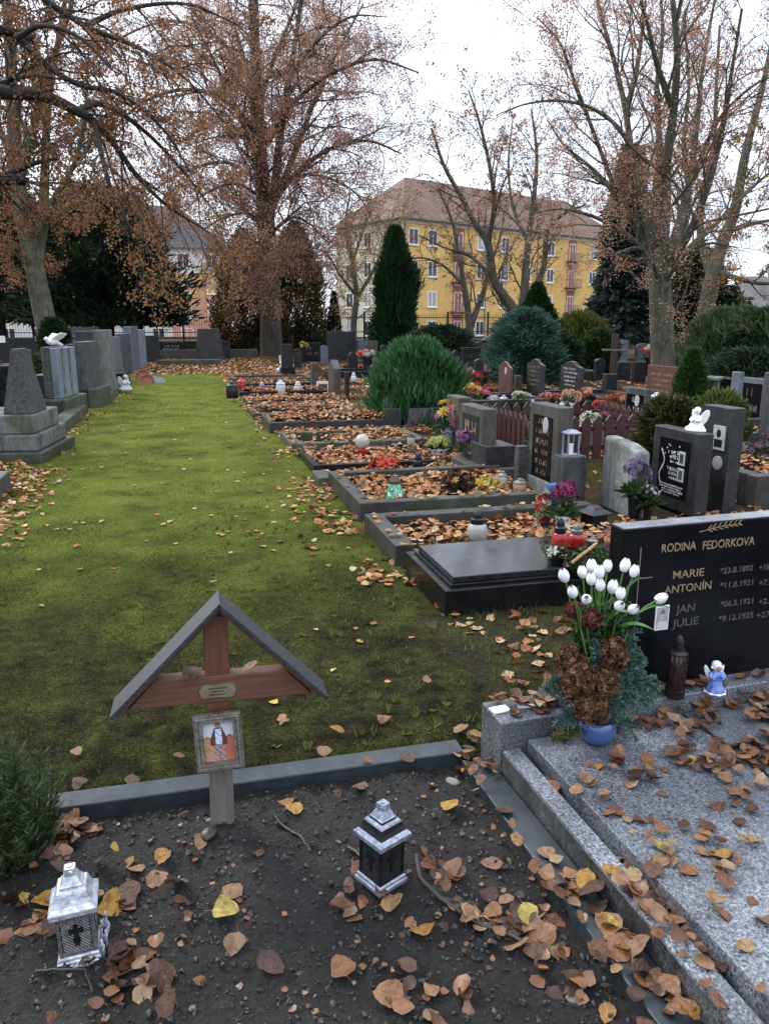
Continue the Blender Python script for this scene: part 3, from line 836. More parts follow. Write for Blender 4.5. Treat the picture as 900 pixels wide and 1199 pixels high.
for k in range(7):
    f = .22 + k * .12; i = min(2, int(f * 3)); q = stem[i].lerp(stem[i + 1], f * 3 - i)
    for s in (-1, 1):
        L = .034 * (1 - .45 * abs(f - .5)); a = R(14) + s * R(30)
        e = Vector((q.x + math.cos(a) * L, 0, q.z + math.sin(a) * L)); n = Vector((-math.sin(a), 0, math.cos(a))) * .0032
        m_ = Vector((q.x, 0, q.z)).lerp(e, .5)
        b.add([(q.x, -.0009, q.z), (m_.x - n.x, -.0009, m_.z - n.z), (e.x, -.0009, e.z), (m_.x + n.x, -.0009, m_.z + n.z)], [(0, 1, 2, 3)])
b.build('sprig_ornament', M_engrave_gold, hs)
def face(u, v):
    n = (hash((int(u * 19), int(v * 27))) % 100) / 100 * .06
    x = u - .52; col = .25 + n + .1 * v
    if v < .34 and abs(x) < .5 - .55 * abs(v - .1) : col = .55 + n
    if (x / .2) ** 2 + ((v - .56) / .24) ** 2 < 1: col = .42 + n - .18 * max(0, x * 3)
    if (x / .22) ** 2 + ((v - .72) / .18) ** 2 < 1 and v > .68: col = .12 + n
    for e in (-.08, .08):
        if abs(x - e) < .035 and abs(v - .585) < .018: col = .1
    if abs(x) < .06 and abs(v - .44) < .014: col = .15
    return (col, col * .98, col * .95)
p = on_hs(773.5, 723); 
pq = MB().box(p.x - .030, p.x + .030, -.006, -.0005, p.z - .049, p.z + .049).build('portrait_plaque', M_white, hs, bevel=.002)
picture('portrait', .050, .085, 30, 44, face, M_print, pq, Matrix.Translation((p.x, -.0068, p.z)))

# grave candle and angel on the ledge
def candle(name, label, loc, r, h, glass, cap, cat='candle', shape='cyl', group=None, rz=0):
    T = thing(name, label, cat, loc, rz, group)
    if shape == 'tall':      # ribbed black cartridge with wine red body and dome
        MB().lathe([(r * 1.02, 0), (r * 1.05, h * .03), (r * .98, h * .06), (r * 1.06, h * .09), (r * 1.02, h * .13), (r * .9, h * .14)], 24).build('foot', cap, T, smooth=True)
        MB().lathe([(r * .9, h * .14), (r * .96, h * .16), (r * .96, h * .70), (r * .9, h * .71)], 24).build('glass', glass, T, smooth=True)
        b = MB()
        for k in range(12):
            a = 2 * math.pi * k / 12
            for s in (1, -1):
                b.tube([(r * .985 * math.cos(a + s * q * 1.2), r * .985 * math.sin(a + s * q * 1.2), h * (.15 + .55 * q)) for q in np.linspace(0, 1, 9)], r * .03, 4)
        b.build('mesh_sleeve', cap, T)
        MB().lathe([(r * .98, h * .70), (r * 1.04, h * .72), (r * .8, h * .745), (r * .5, h * .76), (r * .47, h * .86), (r * .42, h * .93), (r * .25, h * .98), (r * .02, h)], 24).build('lid', cap, T, smooth=True)
    elif shape == 'jar':     # bulged glass jar with black dome lid
        MB().lathe([(r * .85, 0), (r, h * .05), (r * 1.0, h * .4), (r * .86, h * .53), (r * .62, h * .58)], 20).build('glass', glass, T, smooth=True)
        MB().lathe([(r * .66, h * .57), (r * .70, h * .60), (r * .70, h * .72), (r * .5, h * .76), (r * .5, h * .84), (r * .42, h * .93), (r * .2, h * .99), (r * .02, h)], 20).build('lid', cap, T, smooth=True)
    else:
        MB().lathe([(r * .95, 0), (r, h * .03), (r, h * .68), (r * .9, h * .72)], 16).build('glass', glass, T, smooth=True)
        MB().lathe([(r * 1.03, h * .70), (r * 1.06, h * .75), (r * .7, h * .83), (r * .45, h * .88), (r * .45, h * .94), (r * .1, h)], 16).build('lid', cap, T, smooth=True)
    return T
def hit(px, py, z): return tuple(G(px, py, z))
candle('grave_candle', 'tall black grave candle with dark red body on plinth before black headstone', hit(789, 815, .2), .034, .245, M_glass_dark, M_metal_black, shape='tall')

ang = thing('angel_figurine', 'small white and blue ceramic angel figurine standing on the granite plinth', 'figurine', hit(836, 810, .2), R(-14))
H = .125
body = MB()
body.lathe([(.036, .0), (.037, .006), (.030, .018), (.024, .036), (.021, .05)], 28, 1, wob=lambda a, z: 1 + .09 * math.cos(8 * a) * (1 - z / .05))
body.lathe([(.020, .046), (.024, .060), (.022, .074), (.012, .086), (.009, .092)], 20, 1)
body.ball((0, -.002, .101), (.0165, .0165, .0175), 16, 12, 0)
for s in (-1, 1):
    body.tube([(s * .020, 0, .078), (s * .027, -.012, .064), (s * .010, -.026, .070), (s * .003, -.027, .078)], [.008, .0075, .006, .005], 10, 1)
ab = body.build('body', [M_white, M_blue_robe], ang, smooth=True)
hair = MB(); hair.ball((0, .0075, .108), (.0180, .0150, .0150), 14, 10, jit=.08)
for k in range(9):
    a = math.pi * (k / 8); hair.ball((math.cos(a) * .017, .002 + math.sin(a) * .008, .098), .006, 8, 6)
hair.build('hair', M_white, ang, smooth=True)
fc = MB(); fc.ball((0, -.0075, .1005), (.0132, .0125, .0140), 14, 10)
fc.ball((0, -.0202, .0995), (.0022, .0025, .0025), 8, 6)
fo = fc.build('face', M_skin, ang, smooth=True)
ey = MB()
for s in (-1, 1): ey.ball((s * .0048, -.0188, .1030), (.0016, .001, .0018), 8, 6)
ey.box(-.003, .003, -.0200, -.0180, .0945, .0957); ey.build('features', M_brown_hair, fo)
for s in (-1, 1):
    w = MB(); pts = [(0, .0), (s * .010, .016), (s * .022, .034), (s * .030, .040), (s * .033, .030), (s * .030, .012), (s * .024, -.004), (s * .012, -.014)]
    w.prism(pts if s > 0 else pts[::-1], 'y', .010, .016, 0, Matrix.Translation((s * .010, .004, .060)) @ Matrix.Rotation(s * R(16), 4, 'Z'))
    w.build('wing', M_white, ang, smooth=True, bevel=.0022)
tr = MB()
tr.lathe([(.0375, .0005), (.0392, .003), (.0355, .0085)], 28, wob=lambda a, z: 1 + .09 * math.cos(8 * a))
for s in (-1, 1): tr.ball((s * .016, -.020, .066), (.007, .006, .008), 10, 6)
tr.build('white_trim', M_white, ang, smooth=True)

# two small white plates on the plinth end
for (px, py, rz, lab) in ((585, 832, R(8), 'small white ceramic plate at outer corner of the granite plinth'), (615, 826, R(-6), 'white ceramic plate half under leaves on granite plinth near bouquet')):
    T = thing('memorial_plate', lab, 'plate', hit(px, py, .2), rz)
    MB().box(-.034, .034, -.022, .022, .0005, .008).build('plate', M_white, T, bevel=.002)
    b = MB()
    for row in range(2):
        xx = -.022
        while xx < .02: l = random.uniform(.003, .006); b.box(xx, xx + l, -.004 + row * .012 - .0012, -.004 + row * .012 + .0012, .0078, .0084); xx += l + .002
    b.build('lettering', M_metal_dark, T)

# slate strip beside the granite kerb
p = [G(556, 905), G(606, 925), G(845, 1180), G(765, 1199)]
b = MB(); b.prism([(.885, 2.36), (.985, 2.30), (1.055, 1.03), (.955, 1.03), (.905, 1.9)][::-1], 'z', -.05, .018)
tag(b.build('paving_slab', M_slate, bevel=.004), 'narrow dark slate strip lying along the granite kerb', 'paving')
# ------------------------------------------------------------------ bouquet in the blue vase
M_tulip = plain('white_tulip_petal', (.74, .76, .77), .5, 0, .07, 30)
M_stem = plain('fresh_green_stem', (.07, .16, .03), .5, 0, .35, 20)
M_leafgreen = plain('green_strap_leaf', (.05, .15, .025), .45, 0, .4, 18)
M_sedum = plain('dried_red_flower', (.14, .03, .035), .8, 0, .5, 60, 1.0)
M_sprig = leafmat('blue_green_conifer_sprig', [(0, (.025, .062, .05)), (.5, (.06, .135, .11)), (1, (.15, .25, .21))], 'tint', .2, .55)
M_hyd = leafmat('dried_brown_petals', [(0, (.045, .022, .014)), (.4, (.12, .06, .034)), (.8, (.22, .12, .07)), (1, (.36, .22, .13))], 'tint', .2, .75, .2)
VB = Vector(hit(698, 868, .132))
vs = thing('flower_vase', 'round glossy blue vase at granite slab edge holding white tulips and dry flowers', 'vase', VB)
MB().lathe([(.030, 0), (.046, .010), (.060, .034), (.064, .056), (.060, .078), (.056, .084), (.050, .0865), (.048, .07)], 32).build('vase_body', M_blue_glaze, vs, smooth=True)
MB().lathe([(.0495, .072), (.001, .073)], 20).build('fill', M_soil_shade, vs)

def tulip_mesh():
    b = MB()
    for k in range(6):
        a0 = k * math.pi / 3; inner = k % 2
        for_r = .0185 if not inner else .0165
        rows = []; n = 6; mcol = 5
        base = len(b.v); vs_ = []; fs_ = []
        for j in range(n + 1):
            t = j / n
            r_ = for_r * (math.sin(math.pi * (.14 + .78 * t)) ** .7) * (1 - .10 * t)
            w = .66 * math.sin(math.pi * min(1, .18 + .74 * t)) ** .45
            for i in range(mcol):
                s = (i / (mcol - 1) - .5) * 2
                a = a0 + s * w; rr = r_ * (1 - .05 * s * s) + .0008 * inner
                vs_.append((rr * math.cos(a), rr * math.sin(a), .045 * t - .004 * s * s * t))
        for j in range(n):
            for i in range(mcol - 1):
                q = j * mcol + i; fs_.append((q, q + 1, q + mcol + 1, q + mcol))
        b.add(vs_, fs_)
    return b
tul0 = tulip_mesh().build('bloom', M_tulip, None, smooth=True)
tulips = [(661.7, 673.4), (671.5, 691.5), (682, 669), (692, 663), (692, 677), (686, 697), (701, 670), (702, 684), (710, 662), (716, 687), (725, 694), (722, 705), (729.5, 662), (740, 668), (737, 709), (767, 697)]
neck = VB + Vector((0, 0, .08))
side_words = ['leftmost white tulip of the bouquet, over the wet black tomb', 'white tulip low on the left of the bouquet']
for k, (px, py) in enumerate(tulips):
    Yd = VB.y + [.02, -.06, .05, .08, -.01, -.09, .04, -.03, .07, .0, -.04, -.09, .06, .03, -.08, .02][k]
    p = Q(px, py + 7, Yd)
    T = thing('tulip', 'white tulip in the bouquet of the blue vase', 'tulip', p, group='white tulips in blue vase')
    if k == 15: T['label'] = 'white tulip bent far right over black headstone'; del T['group']
    if k == 0: T['label'] = 'leftmost white tulip, over the wet black tomb'; del T['group']
    d = (p - (neck + Vector((0, 0, .18)))); d = Vector((d.x * .9, d.y * .5 - .02, max(.05, d.z) + .04)).normalized()
    if k == 15: d = Vector((.8, 0, .35)).normalized()
    if k in (5, 11, 14): d = Vector((d.x, -.55, .5)).normalized()
    h = tul0 if k == 0 else tul0.copy()
    if k: COL.objects.link(h)
    h.parent = T; h.rotation_euler = d.to_track_quat('Z', 'Y').to_euler(); h.scale = (.95,) * 3 if k % 3 else (1.06,) * 3
    loc = neck - p
    m1 = -d * .10 + Vector((0, 0, -.02)); m2 = loc * .75 + Vector((0, 0, .03))
    pts = [Vector((0, 0, 0)), -d * .04, m1, m2, loc * .98]
    b = MB(); b.tube(pts, .0032, 6); b.build('stem', M_stem, T, smooth=True)
    if True:
        b = MB(); a = 1.7 * k; n = 7; e = Vector((math.cos(a) * .05, -abs(math.sin(a)) * .04, .0))
        if k == 14: e = Vector((.09, -.02, -.05))
        if k == 12: e = Vector((.06, -.02, .0))
        q0 = m1 * 1.2; q2 = e + Vector((0, 0, -.02)); vs_ = []
        for j in range(n + 1):
            t = j / n; q = q0.lerp(q2, t) + Vector((0, 0, .03 * math.sin(math.pi * t))); wd = .009 * math.sin(math.pi * (.15 + .85 * t)) + .0006
            sdv = Vector((.6, .7, .3)) * wd if k % 4 else Vector((.2, .2, .95)) * wd
            vs_ += [q - sdv, q + Vector((0, 0, -.002)), q + sdv]
        b.add(vs_, [f for j in range(n) for f in ((j * 3, j * 3 + 1, j * 3 + 4, j * 3 + 3), (j * 3 + 1, j * 3 + 2, j * 3 + 5, j * 3 + 4))])
        b.build('leaf', M_leafgreen, T, smooth=True)

def petal_mass(name, cs, n, size, mat, parent, r, flat=.6):
    """crumpled little petals over several lumps (centre, radii)"""
    P = []; N = []
    tot = sum(c[1][0] * c[1][2] for c in cs)
    for c, rad in cs:
        m = int(n * rad[0] * rad[2] / tot)
        d = unit(r.normal(0, 1, (m, 3))); P.append(np.array(c) + d * np.array(rad) * r.uniform(.80, 1.04, (m, 1))); N.append(d)
    P = np.vstack(P); N = unit(np.vstack(N) + r.normal(0, flat, P.shape)); m = len(P)
    up = unit(r.normal(0, 1, (m, 3))); a = unit(np.cross(N, up)); b_ = np.cross(N, a)
    s = size * r.uniform(.5, 1.3, (m, 1))
    V = np.stack([P - a * s - b_ * s * .7 + N * s * .5, P + a * s * .8 - b_ * s + N * s * .2, P + a * s + b_ * s * .8 + N * s * .6, P - a * s * .8 + b_ * s, P], 1).reshape(-1, 3)
    o = (np.arange(m) * 5)[:, None]
    F = np.stack([o + [[0, 1, 4]], o + [[1, 2, 4]], o + [[2, 3, 4]], o + [[3, 0, 4]]], 1).reshape(-1, 3)
    return np_mesh(name, V, F, mat, tint=np.repeat(r.random(m), 5), parent=parent)
def rel(px, py, dy=0.0): return tuple(Q(px, py, VB.y + dy) - VB)
r3 = np.random.default_rng(31)
HSC = .88
hy = thing('dried_hydrangea_bouquet', 'big bunch of dried brown hydrangea heads in the blue vase', 'dried flowers', VB)
for cs in ([(rel(677, 795, -.05), (.062, .055, .085))], [(rel(715, 765, -.03), (.055, .055, .070))], [(rel(692, 826, -.065), (.060, .055, .070))], [(rel(664, 775, .0), (.033, .04, .065))], [(rel(708, 800, -.06), (.05, .05, .06))]):
    petal_mass('flower_head', [(c_, tuple(HSC * q for q in r_)) for c_, r_ in cs], 1300, .0085, M_hyd, hy, r3)
b = MB()
for (px, py, dy) in ((677, 795, -.05), (715, 765, -.03), (693, 815, -.07)): b.tube([(0, 0, .07), (rel(px, py, dy)[0] * .5, -.02, .12), rel(px, py, dy)], .0035, 6)
b.build('stems', M_stick, hy)
for (px, py, dy, lab, rr) in ((673, 714, .0, 'dark red dried sedum head on the left under the tulips', .033), (690, 724, -.03, 'larger dark red dried sedum head right of its twin, under the tulips', .038)):
    T = thing('dried_sedum', lab, 'dried flower', Q(px, py, VB.y + dy))
    m = petal_mass('flower_head', [((0, 0, 0), (rr, rr, rr * .72))], 900, .0042, leafmat('dried_red', [(0, (.05, .012, .014)), (.6, (.14, .035, .04)), (1, (.24, .08, .08))], 'tint', .15, .8, .2), T, r3)
    MB().ball((0, 0, 0), (rr * .8, rr * .8, rr * .55), 12, 8).build('core', M_sedum, T)
    b = MB(); b.tube([(0, 0, 0), tuple((neck - T.location) * .5 + Vector((0, 0, .02))), tuple(neck - T.location)], .003, 6); b.build('stem', M_stick, T)

def sprig(label, p0, p1, sag, width, seed, mats=None, dens=1.0):
    """one flat conifer frond: a curved stem with side twigs carrying scale needles"""
    mats = mats or M_sprig
    r = np.random.default_rng(seed); p0 = Vector(p0); p1 = Vector(p1)
    T = thing('conifer_sprig', label, 'sprig', p0)
    ax = p1 - p0; L = ax.length; up = Vector((0, 0, 1)); sidev = ax.cross(Vector((.2, -1, .5))).normalized()
    pts = [ax * t + up * sag * math.sin(math.pi * t) for t in np.linspace(0, 1, 9)]
    b = MB(); b.tube(pts, [.003 * (1 - .7 * t) for t in np.linspace(0, 1, 9)], 5); b.build('stem', M_stick, T)
    P = []; Dv = []; tt = []
    nb = int(L / .0052 * dens)
    for j in range(nb):
        t = .12 + .88 * j / nb; i = min(7, int(t * 8)); q = pts[i].lerp(pts[i + 1], t * 8 - i); tan = (pts[i + 1] - pts[i]).normalized()
        s = 1 if j % 2 else -1; bl = width * math.sin(math.pi * min(.97, .15 + .8 * t)) * r.uniform(.7, 1.1)
        d = (tan * .75 + sidev * s * .8 + Vector(r.normal(0, .16, 3))).normalized()
        m = max(3, int(bl / .0026))
        for k in range(m):
            f = k / m; ss = 1 if k % 2 else -1
            e = d.cross(sidev.cross(tan)).normalized()
            P.append(q + d * bl * f + Vector((0, 0, -bl * .25 * f * f)) + Vector(r.normal(0, .0012, 3))); Dv.append((d * .8 + e * ss * .6 + Vector(r.normal(0, .12, 3))).normalized()); tt.append(.25 + .5 * f + r.normal(0, .15))
    P = np.array(P); Dv = np.array(Dv); n = len(P); sd = unit(np.cross(Dv, r.normal(0, 1, (n, 3))))
    V, F = quads(P, Dv, sd, r.uniform(.009, .016, n), np.full(n, .0048))
    np_mesh('needles', V, F, mats, tint=np.repeat(np.clip(tt, 0, 1), 6), parent=T)
P_dkleaf = leafmat('dark_green_sprigs', [(0, (.012, .03, .012)), (.5, (.03, .065, .022)), (1, (.07, .12, .04))], 'tint', .2)
nk = VB + Vector((0, 0, .075))
def wp(px, py, dy): return Q(px, py, VB.y + dy)
sprig('large blue green conifer sprig reaching right toward the tall black candle', nk, wp(771, 801, .0), .06, .075, 41)
sprig('blue green conifer sprig standing along the left edge of the black headstone', nk + Vector((.01, .02, .05)), wp(742, 715, .05), .02, .08, 42)
sprig('blue green conifer sprig drooping over vase rim onto the slab', nk + Vector((.01, -.03, .0)), wp(745, 868, -.05), .06, .04, 43)
sprig('green conifer sprig sticking out left behind the dried hydrangea', nk + Vector((-.01, .03, 0)), wp(637, 806, .03), .05, .055, 44)
sprig('short conifer sprig between hydrangea and headstone, below the tulips', nk + Vector((.02, .03, .1)), wp(718, 722, .05), .02, .06, 45)
sprig('lower left conifer sprig hanging onto the granite plinth', nk + Vector((-.02, 0, 0)), wp(650, 850, -.02), .04, .045, 46)
sprig('broad blue green sprig low between hydrangea and black candle', nk + Vector((.02, .02, .02)), wp(752, 770, .04), .05, .07, 47)
sprig('small yellow green sprig on the plinth front left of blue vase', nk + Vector((-.04, -.01, -.02)), wp(645, 868, -.03), .02, .03, 48, leafmat('yellow_green_sprig', [(0, (.035, .055, .012)), (1, (.12, .15, .03))], 'tint'))
sprig('upright conifer sprig leaning on headstone at the tulip stems', nk + Vector((.01, .03, .1)), wp(730, 735, .08), .0, .06, 49)

sprig('conifer sprig crossing in front of the dried hydrangea, lower right', nk + Vector((.02, -.05, .02)), wp(722, 805, -.10), .03, .045, 201)
sprig('conifer sprig lifting between the two hydrangea lumps', nk + Vector((0, -.04, .10)), wp(695, 748, -.05), .0, .04, 202)
sprig('long sprig standing against the black headstone, right of hydrangea', nk + Vector((.03, .02, .03)), wp(738, 752, .03), .02, .075, 203)
sprig('low sprig spreading right on the plinth behind blue vase', nk + Vector((.03, .03, -.01)), wp(765, 822, .0), .05, .06, 204)
T = thing('greenery_bunch', 'dense green leaf bunch between white tulips and brown hydrangea', 'greenery', VB)
petal_mass('foliage', [(rel(704, 728, .03), (.085, .05, .055)), (rel(690, 745, .02), (.05, .04, .05)), (rel(722, 722, .04), (.06, .04, .06))], 900, .013, P_dkleaf, T, r3)
for k, (px, py, dy) in enumerate(((672, 712, .05), (690, 706, .08), (708, 712, .06), (722, 716, .03), (700, 728, .02), (686, 735, .06), (716, 738, .0), (733, 712, .07))):
    sprig(('dark green sprig among tulip stems, far left', 'dark green sprig among tulip stems, second from left', 'dark green sprig in the middle of the tulip stems', 'dark green sprig right of middle among tulip stems', 'short dark sprig between sedum and tulip stems', 'dark sprig just behind the red sedum heads', 'dark sprig right above the hydrangea heads', 'dark green sprig beside headstone under the tulips')[k], nk + Vector((0, .02, .06)), wp(px, py, dy), .0, .045, 150 + k, P_dkleaf)

# ------------------------------------------------------------------ graves right of the path
def kerb_grave(label, x0, x1, y0, y1, w, h, mat, sides='FLRB', tint_top=None, z0=-.05):
    T = thing('grave_kerb', label, 'grave', (x0, y0, 0))
    X, Y = x1 - x0, y1 - y0
    if 'F' in sides: MB().box(0, X, 0, w, z0, h).build('kerb', mat, T, bevel=.008)
    if 'B' in sides: MB().box(0, X, Y - w, Y, z0, h - .003).build('kerb', mat, T, bevel=.008)
    if 'L' in sides: MB().box(.002, w, w + .003, Y - w - .003, z0, h + .002).build('kerb', mat, T, bevel=.008)
    if 'R' in sides: MB().box(X - w, X - .002, w + .003, Y - w - .003, z0, h + .002).build('kerb', mat, T, bevel=.008)
    return T

tm = thing('tomb', 'low wet black stone tomb with a polished cover slab beside the path', 'tomb', (1.30, 3.78, 0), R(.6))
MB().box(0, 2.1, 0, .78, -.05, .135).build('base', [M_black_wet], tm, bevel=.006)
MB().box(.045, 2.06, .045, .735, .1352, .152).build('cover_step', M_black_wet, tm, bevel=.004)
MB().box(.065, 2.04, .065, .715, .1525, .190).build('cover_slab', stone('rain_wet_polished_slab', (.010, .012, .014), (.024, .028, .031), 3, .09, .06, rvar=.07, spec=.5, stain=.4), tm, bevel=.006)

kerb_grave('mossy stone grave kerb behind the black tomb, white lamp inside', 1.27, 3.15, 4.60, 5.66, .13, .125, M_concrete_dark, 'LB')
kerb_grave('dark stone grave kerb full of leaves with green mosaic lamp', 1.29, 3.05, 5.90, 7.35, .11, .15, M_concrete_dark, 'FLB')
b = MB(); b.box(0, .16, 0, .42, -.05, .075); o = b.build('kerb_block', M_conc_mossy, bevel=.012); o.location = (1.20, 6.98 + .42, 0); tag(o, 'low mossy concrete block at path edge beyond the mosaic lamp grave', 'block')
kerb_grave('low black framed grave at path edge behind the red flowers', 1.26, 2.6, 8.05, 9.25, .06, .085, M_black_wet)
kerb_grave('mossy stone grave kerb holding the white globe lamp', 1.22, 3.0, 9.55, 10.75, .14, .09, M_conc_mossy)
kerb_grave('grey kerb grave with a square stone block at right end', 1.14, 3.0, 11.35, 12.5, .10, .14, M_grey_dark, 'FLB')
kerb_grave('low dark grave kerb with a row of little edging stones', 1.05, 2.9, 13.2, 14.4, .10, .075, M_concrete_dark)
kerb_grave('leaf filled grave kerb with dark slab in the middle of the row', 1.12, 3.0, 15.0, 16.2, .10, .08, M_grey_dark)
kerb_grave('dark grave kerb with round black pot at its corner', 1.10, 3.0, 17.0, 18.2, .10, .12, M_black_wet)
kerb_grave('dark low grave kerb with red lamps and white figures', 1.2, 3.1, 19.0, 20.4, .12, .14, M_black_wet)
kerb_grave('last kerb grave at the far end of the grass path', 1.2, 3.4, 21.5, 23.0, .12, .10, M_concrete_dark)
b = MB(); b.box(0, .20, 0, .42, 0, .30); o = b.build('stone_block', M_grey_dark, bevel=.01); o.location = (2.93, 11.32, 0); tag(o, 'square grey stone block ending the grey kerb', 'block')
T = thing('edging_stones', 'row of small upright dark edging stones in the leaves', 'edging', (1.45, 12.95, 0))
for k in range(24): MB().box(k * .065, k * .065 + .045, 0, .05, 0, .075, tx=.006).build('edging_stone', M_concrete_dark, T, bevel=.006)

# headstones --------------------------------------------------------------------------------------
def strokes(b, x, y0, y1, z, hh, fill=.8):
    """one engraved, unreadable line of letters on a face looking towards -x"""
    y = y0
    while y < y1:
        l = hh * random.uniform(.35, .7)
        if random.random() < fill:
            k = random.random()
            b.box(x - .002, x, y, y + hh * .14, z, z + hh)
            if k < .6: b.box(x - .002, x, y + hh * .16, y + l, z + hh * random.choice((.0, .45, .86)), z + hh * random.choice((.14, .58, 1.0)) + hh * .01)
        y += l + hh * .22
def span(pl, pc, pr, yt, yb):
    """photo columns: far edge of the front, near corner, far side edge -> x0, x1, y0, y1, h"""
    c = G(pc, yb); ymid = (yt + yb) / 2
    y1 = YX(pl, ymid, c.x); d = ray(pr, ymid); x1 = c.y * d[0] / d[1]
    h = Q(pc, yt, c.y).z
    return c.x, x1, c.y, max(y1, c.y + .1), h

def headstone(label, box, mat, top='flat', panel=None, ink=None, lines=4, base=None, basemat=None, name='headstone', flip=False, margin=.10, oval=False):
    x0, x1, y0, y1, h = box
    T = thing(name, label, 'headstone', (x0, y0, 0))
    W = y1 - y0; t = x1 - x0; bz = 0
    if base:
        bz = base; MB().box(-.05, t + .05, -.06, W + .06, -.03, bz).build('base', basemat or mat, T, bevel=.01)
    z = h
    poly = {'flat': [(0, bz), (W, bz), (W, z), (0, z)],
            'slant': [(0, bz), (W, bz), (W, z), (0, z - .12 * W)],
            'peak': [(0, bz), (W, bz), (W, z - .25 * W), (W * .5, z), (0, z - .25 * W)],
            'wave': [(0, bz), (W, bz), (W * 1.0, z - .10), (W * .86, z - .09), (W * .72, z - .03), (W * .55, z), (W * .40, z - .01), (W * .22, z - .08), (W * .10, z - .10), (0, z - .12)],
            'round': [(0, bz), (W, bz)] + [(W / 2 + W / 2 * math.cos(a), z - W * .28 + W * .28 * math.sin(a)) for a in np.linspace(0, math.pi, 12)],
            'tapered': [(0, bz), (W, bz), (W * .86, z), (W * .14, z)]}[top]
    b = MB(); b.prism(poly, 'x', 0, t); b.build('slab', mat, T, bevel=.008)
    if panel:
        m = margin * W; pz0 = bz + (z - bz) * .16; pz1 = z - (z - bz) * .12
        MB().box(-.006, .0005, m, W - m, pz0, pz1).build('panel', panel, T, bevel=.002)
        fx, a0, a1, zz0, zz1 = -.0055, m * 1.4, W - m * 1.4, pz0, pz1
    else: fx, a0, a1, zz0, zz1 = .0005, W * .14, W * .86, bz + (z - bz) * .25, bz + (z - bz) * .85
    if ink:
        b = MB(); hh = (zz1 - zz0) / (lines * 2.1)
        for k in range(lines):
            q = random.uniform(.0, .22) * (a1 - a0); strokes(b, fx, a0 + q, a1 - q, zz1 - (k * 2 + 1.6) * hh, hh)
        b.build('inscription', ink, T)
    if oval:
        b = MB(); b.lathe([(.055, 0), (.055, .006), (.045, .008)], 20, 0, Matrix.Translation((fx, W * .38, zz1 - .08)) @ Matrix.Rotation(-R(90), 4, 'Y') @ Matrix.Diagonal((1.35, 1, 1, 1)))
        po = b.build('portrait_plaque', M_plaque, T)
    return T

# row A, along the path
# 1 the grey stone with black panel, side post and lantern
x0, x1, y0, y1, h = span(618, 648, 672, 478, 585)
T = headstone('grey brown headstone with black panel, white oval portrait and side post', (x0, x0 + .15, y0, y1, h), M_grey_brown, 'flat', M_black, M_engrave_gold, 6, None, margin=.16, oval=True)
W = y1 - y0
MB().box(-.02, .21, -.18, -.001, -.03, .42).build('side_post', M_grey, T, bevel=.01)
MB().box(-.10, .0, W + .001, W + .10, -.03, .40).build('side_post', M_grey, T, bevel=.01)
MB().box(-.03, -.0065, .06, W - .04, -.03, .14).build('plinth', M_plaster, T, bevel=.006)
lt = thing('metal_lantern', 'small silver open lantern standing on the headstone side post', 'lantern', (x0 + .09, y0 - .09, .42))
b = MB()
for sx in (-1, 1):
    for sy in (-1, 1): b.box(sx * .05 - .006, sx * .05 + .006, sy * .05 - .006, sy * .05 + .006, .012, .19)
b.build('frame', M_metal_brush, lt)
MB().box(-.06, .06, -.06, .06, 0, .012).build('base', M_metal_brush, lt); MB().square([(.065, .19), (.065, .20), (.03, .225), (.01, .23)]).build('roof', M_metal_brush, lt)
MB().lathe([(.022, .012), (.022, .10), (.003, .105)], 12).build('candle', M_white, lt, smooth=True)
# 2 stepped stone with dark plate
x0, x1, y0, y1, h = span(541, 567, 577, 481, 560)
T = headstone('grey headstone with dark name plate on a stepped square block', (x0, x0 + .16, y0 + .1, y1 + .1, h), M_grey_brown, 'flat', M_black_rough, M_engrave_gold, 2, None, margin=.14)
MB().box(-.02, .30, -.16, .26, -.03, .34).build('block', M_grey_dark, T, bevel=.01)
MB().box(-.12, .38, -.26, .62, -.04, .12).build('base', M_grey_brown, T, bevel=.012)
# 3 brown stone with gold mark
T = headstone('brown stained headstone with gilt cross behind yellow and pink flowers', span(522, 536, 551, 466, 528), M_grey_brown, 'flat', None, None, 0)
b = MB(); b.box(-.003, .001, .20, .225, .40, .62); b.box(-.003, .001, .13, .29, .53, .555); b.build('cross', M_engrave_gold, T)
# 4 three pillar stone on a trough
x0, x1, y0, y1, h = span(486, 500, 512, 452, 500)
T = thing('headstone', 'grey stone of two posts and raised lintel on a sloping trough, beside green bush', 'headstone', (x0, y0, 0))
MB().box(-.35, .25, -.10, .95, -.03, .30, tx=.03, ty=.03).build('trough', M_grey, T, bevel=.012)
MB().box(.0, .17, .02, .20, .302, .66).build('post', M_grey, T, bevel=.01); MB().box(.0, .17, .62, .80, .302, .66).build('post', M_grey, T, bevel=.01)
MB().box(.03, .18, .201, .619, .302, .70).build('panel', M_black_rough, T, bevel=.01); MB().box(.02, .19, .21, .61, .701, .86).build('lintel', M_grey, T, bevel=.01)
b = MB(); b.ball((.0, .42, .62), (.02, .05, .07), 12, 8); b.build('portrait_plaque', M_plaque, T)
T = thing('headstone', 'low pair of small grey stone posts on a block beside the bush', 'headstone', tuple(G(452, 500)))
MB().box(0, .16, 0, .3, -.03, .16).build('base', M_grey_dark, T, bevel=.008); MB().box(.02, .1, .02, .12, .161, .50).build('post', M_grey, T, bevel=.008); MB().box(.02, .1, .18, .26, .161, .62).build('post', M_grey, T, bevel=.008)
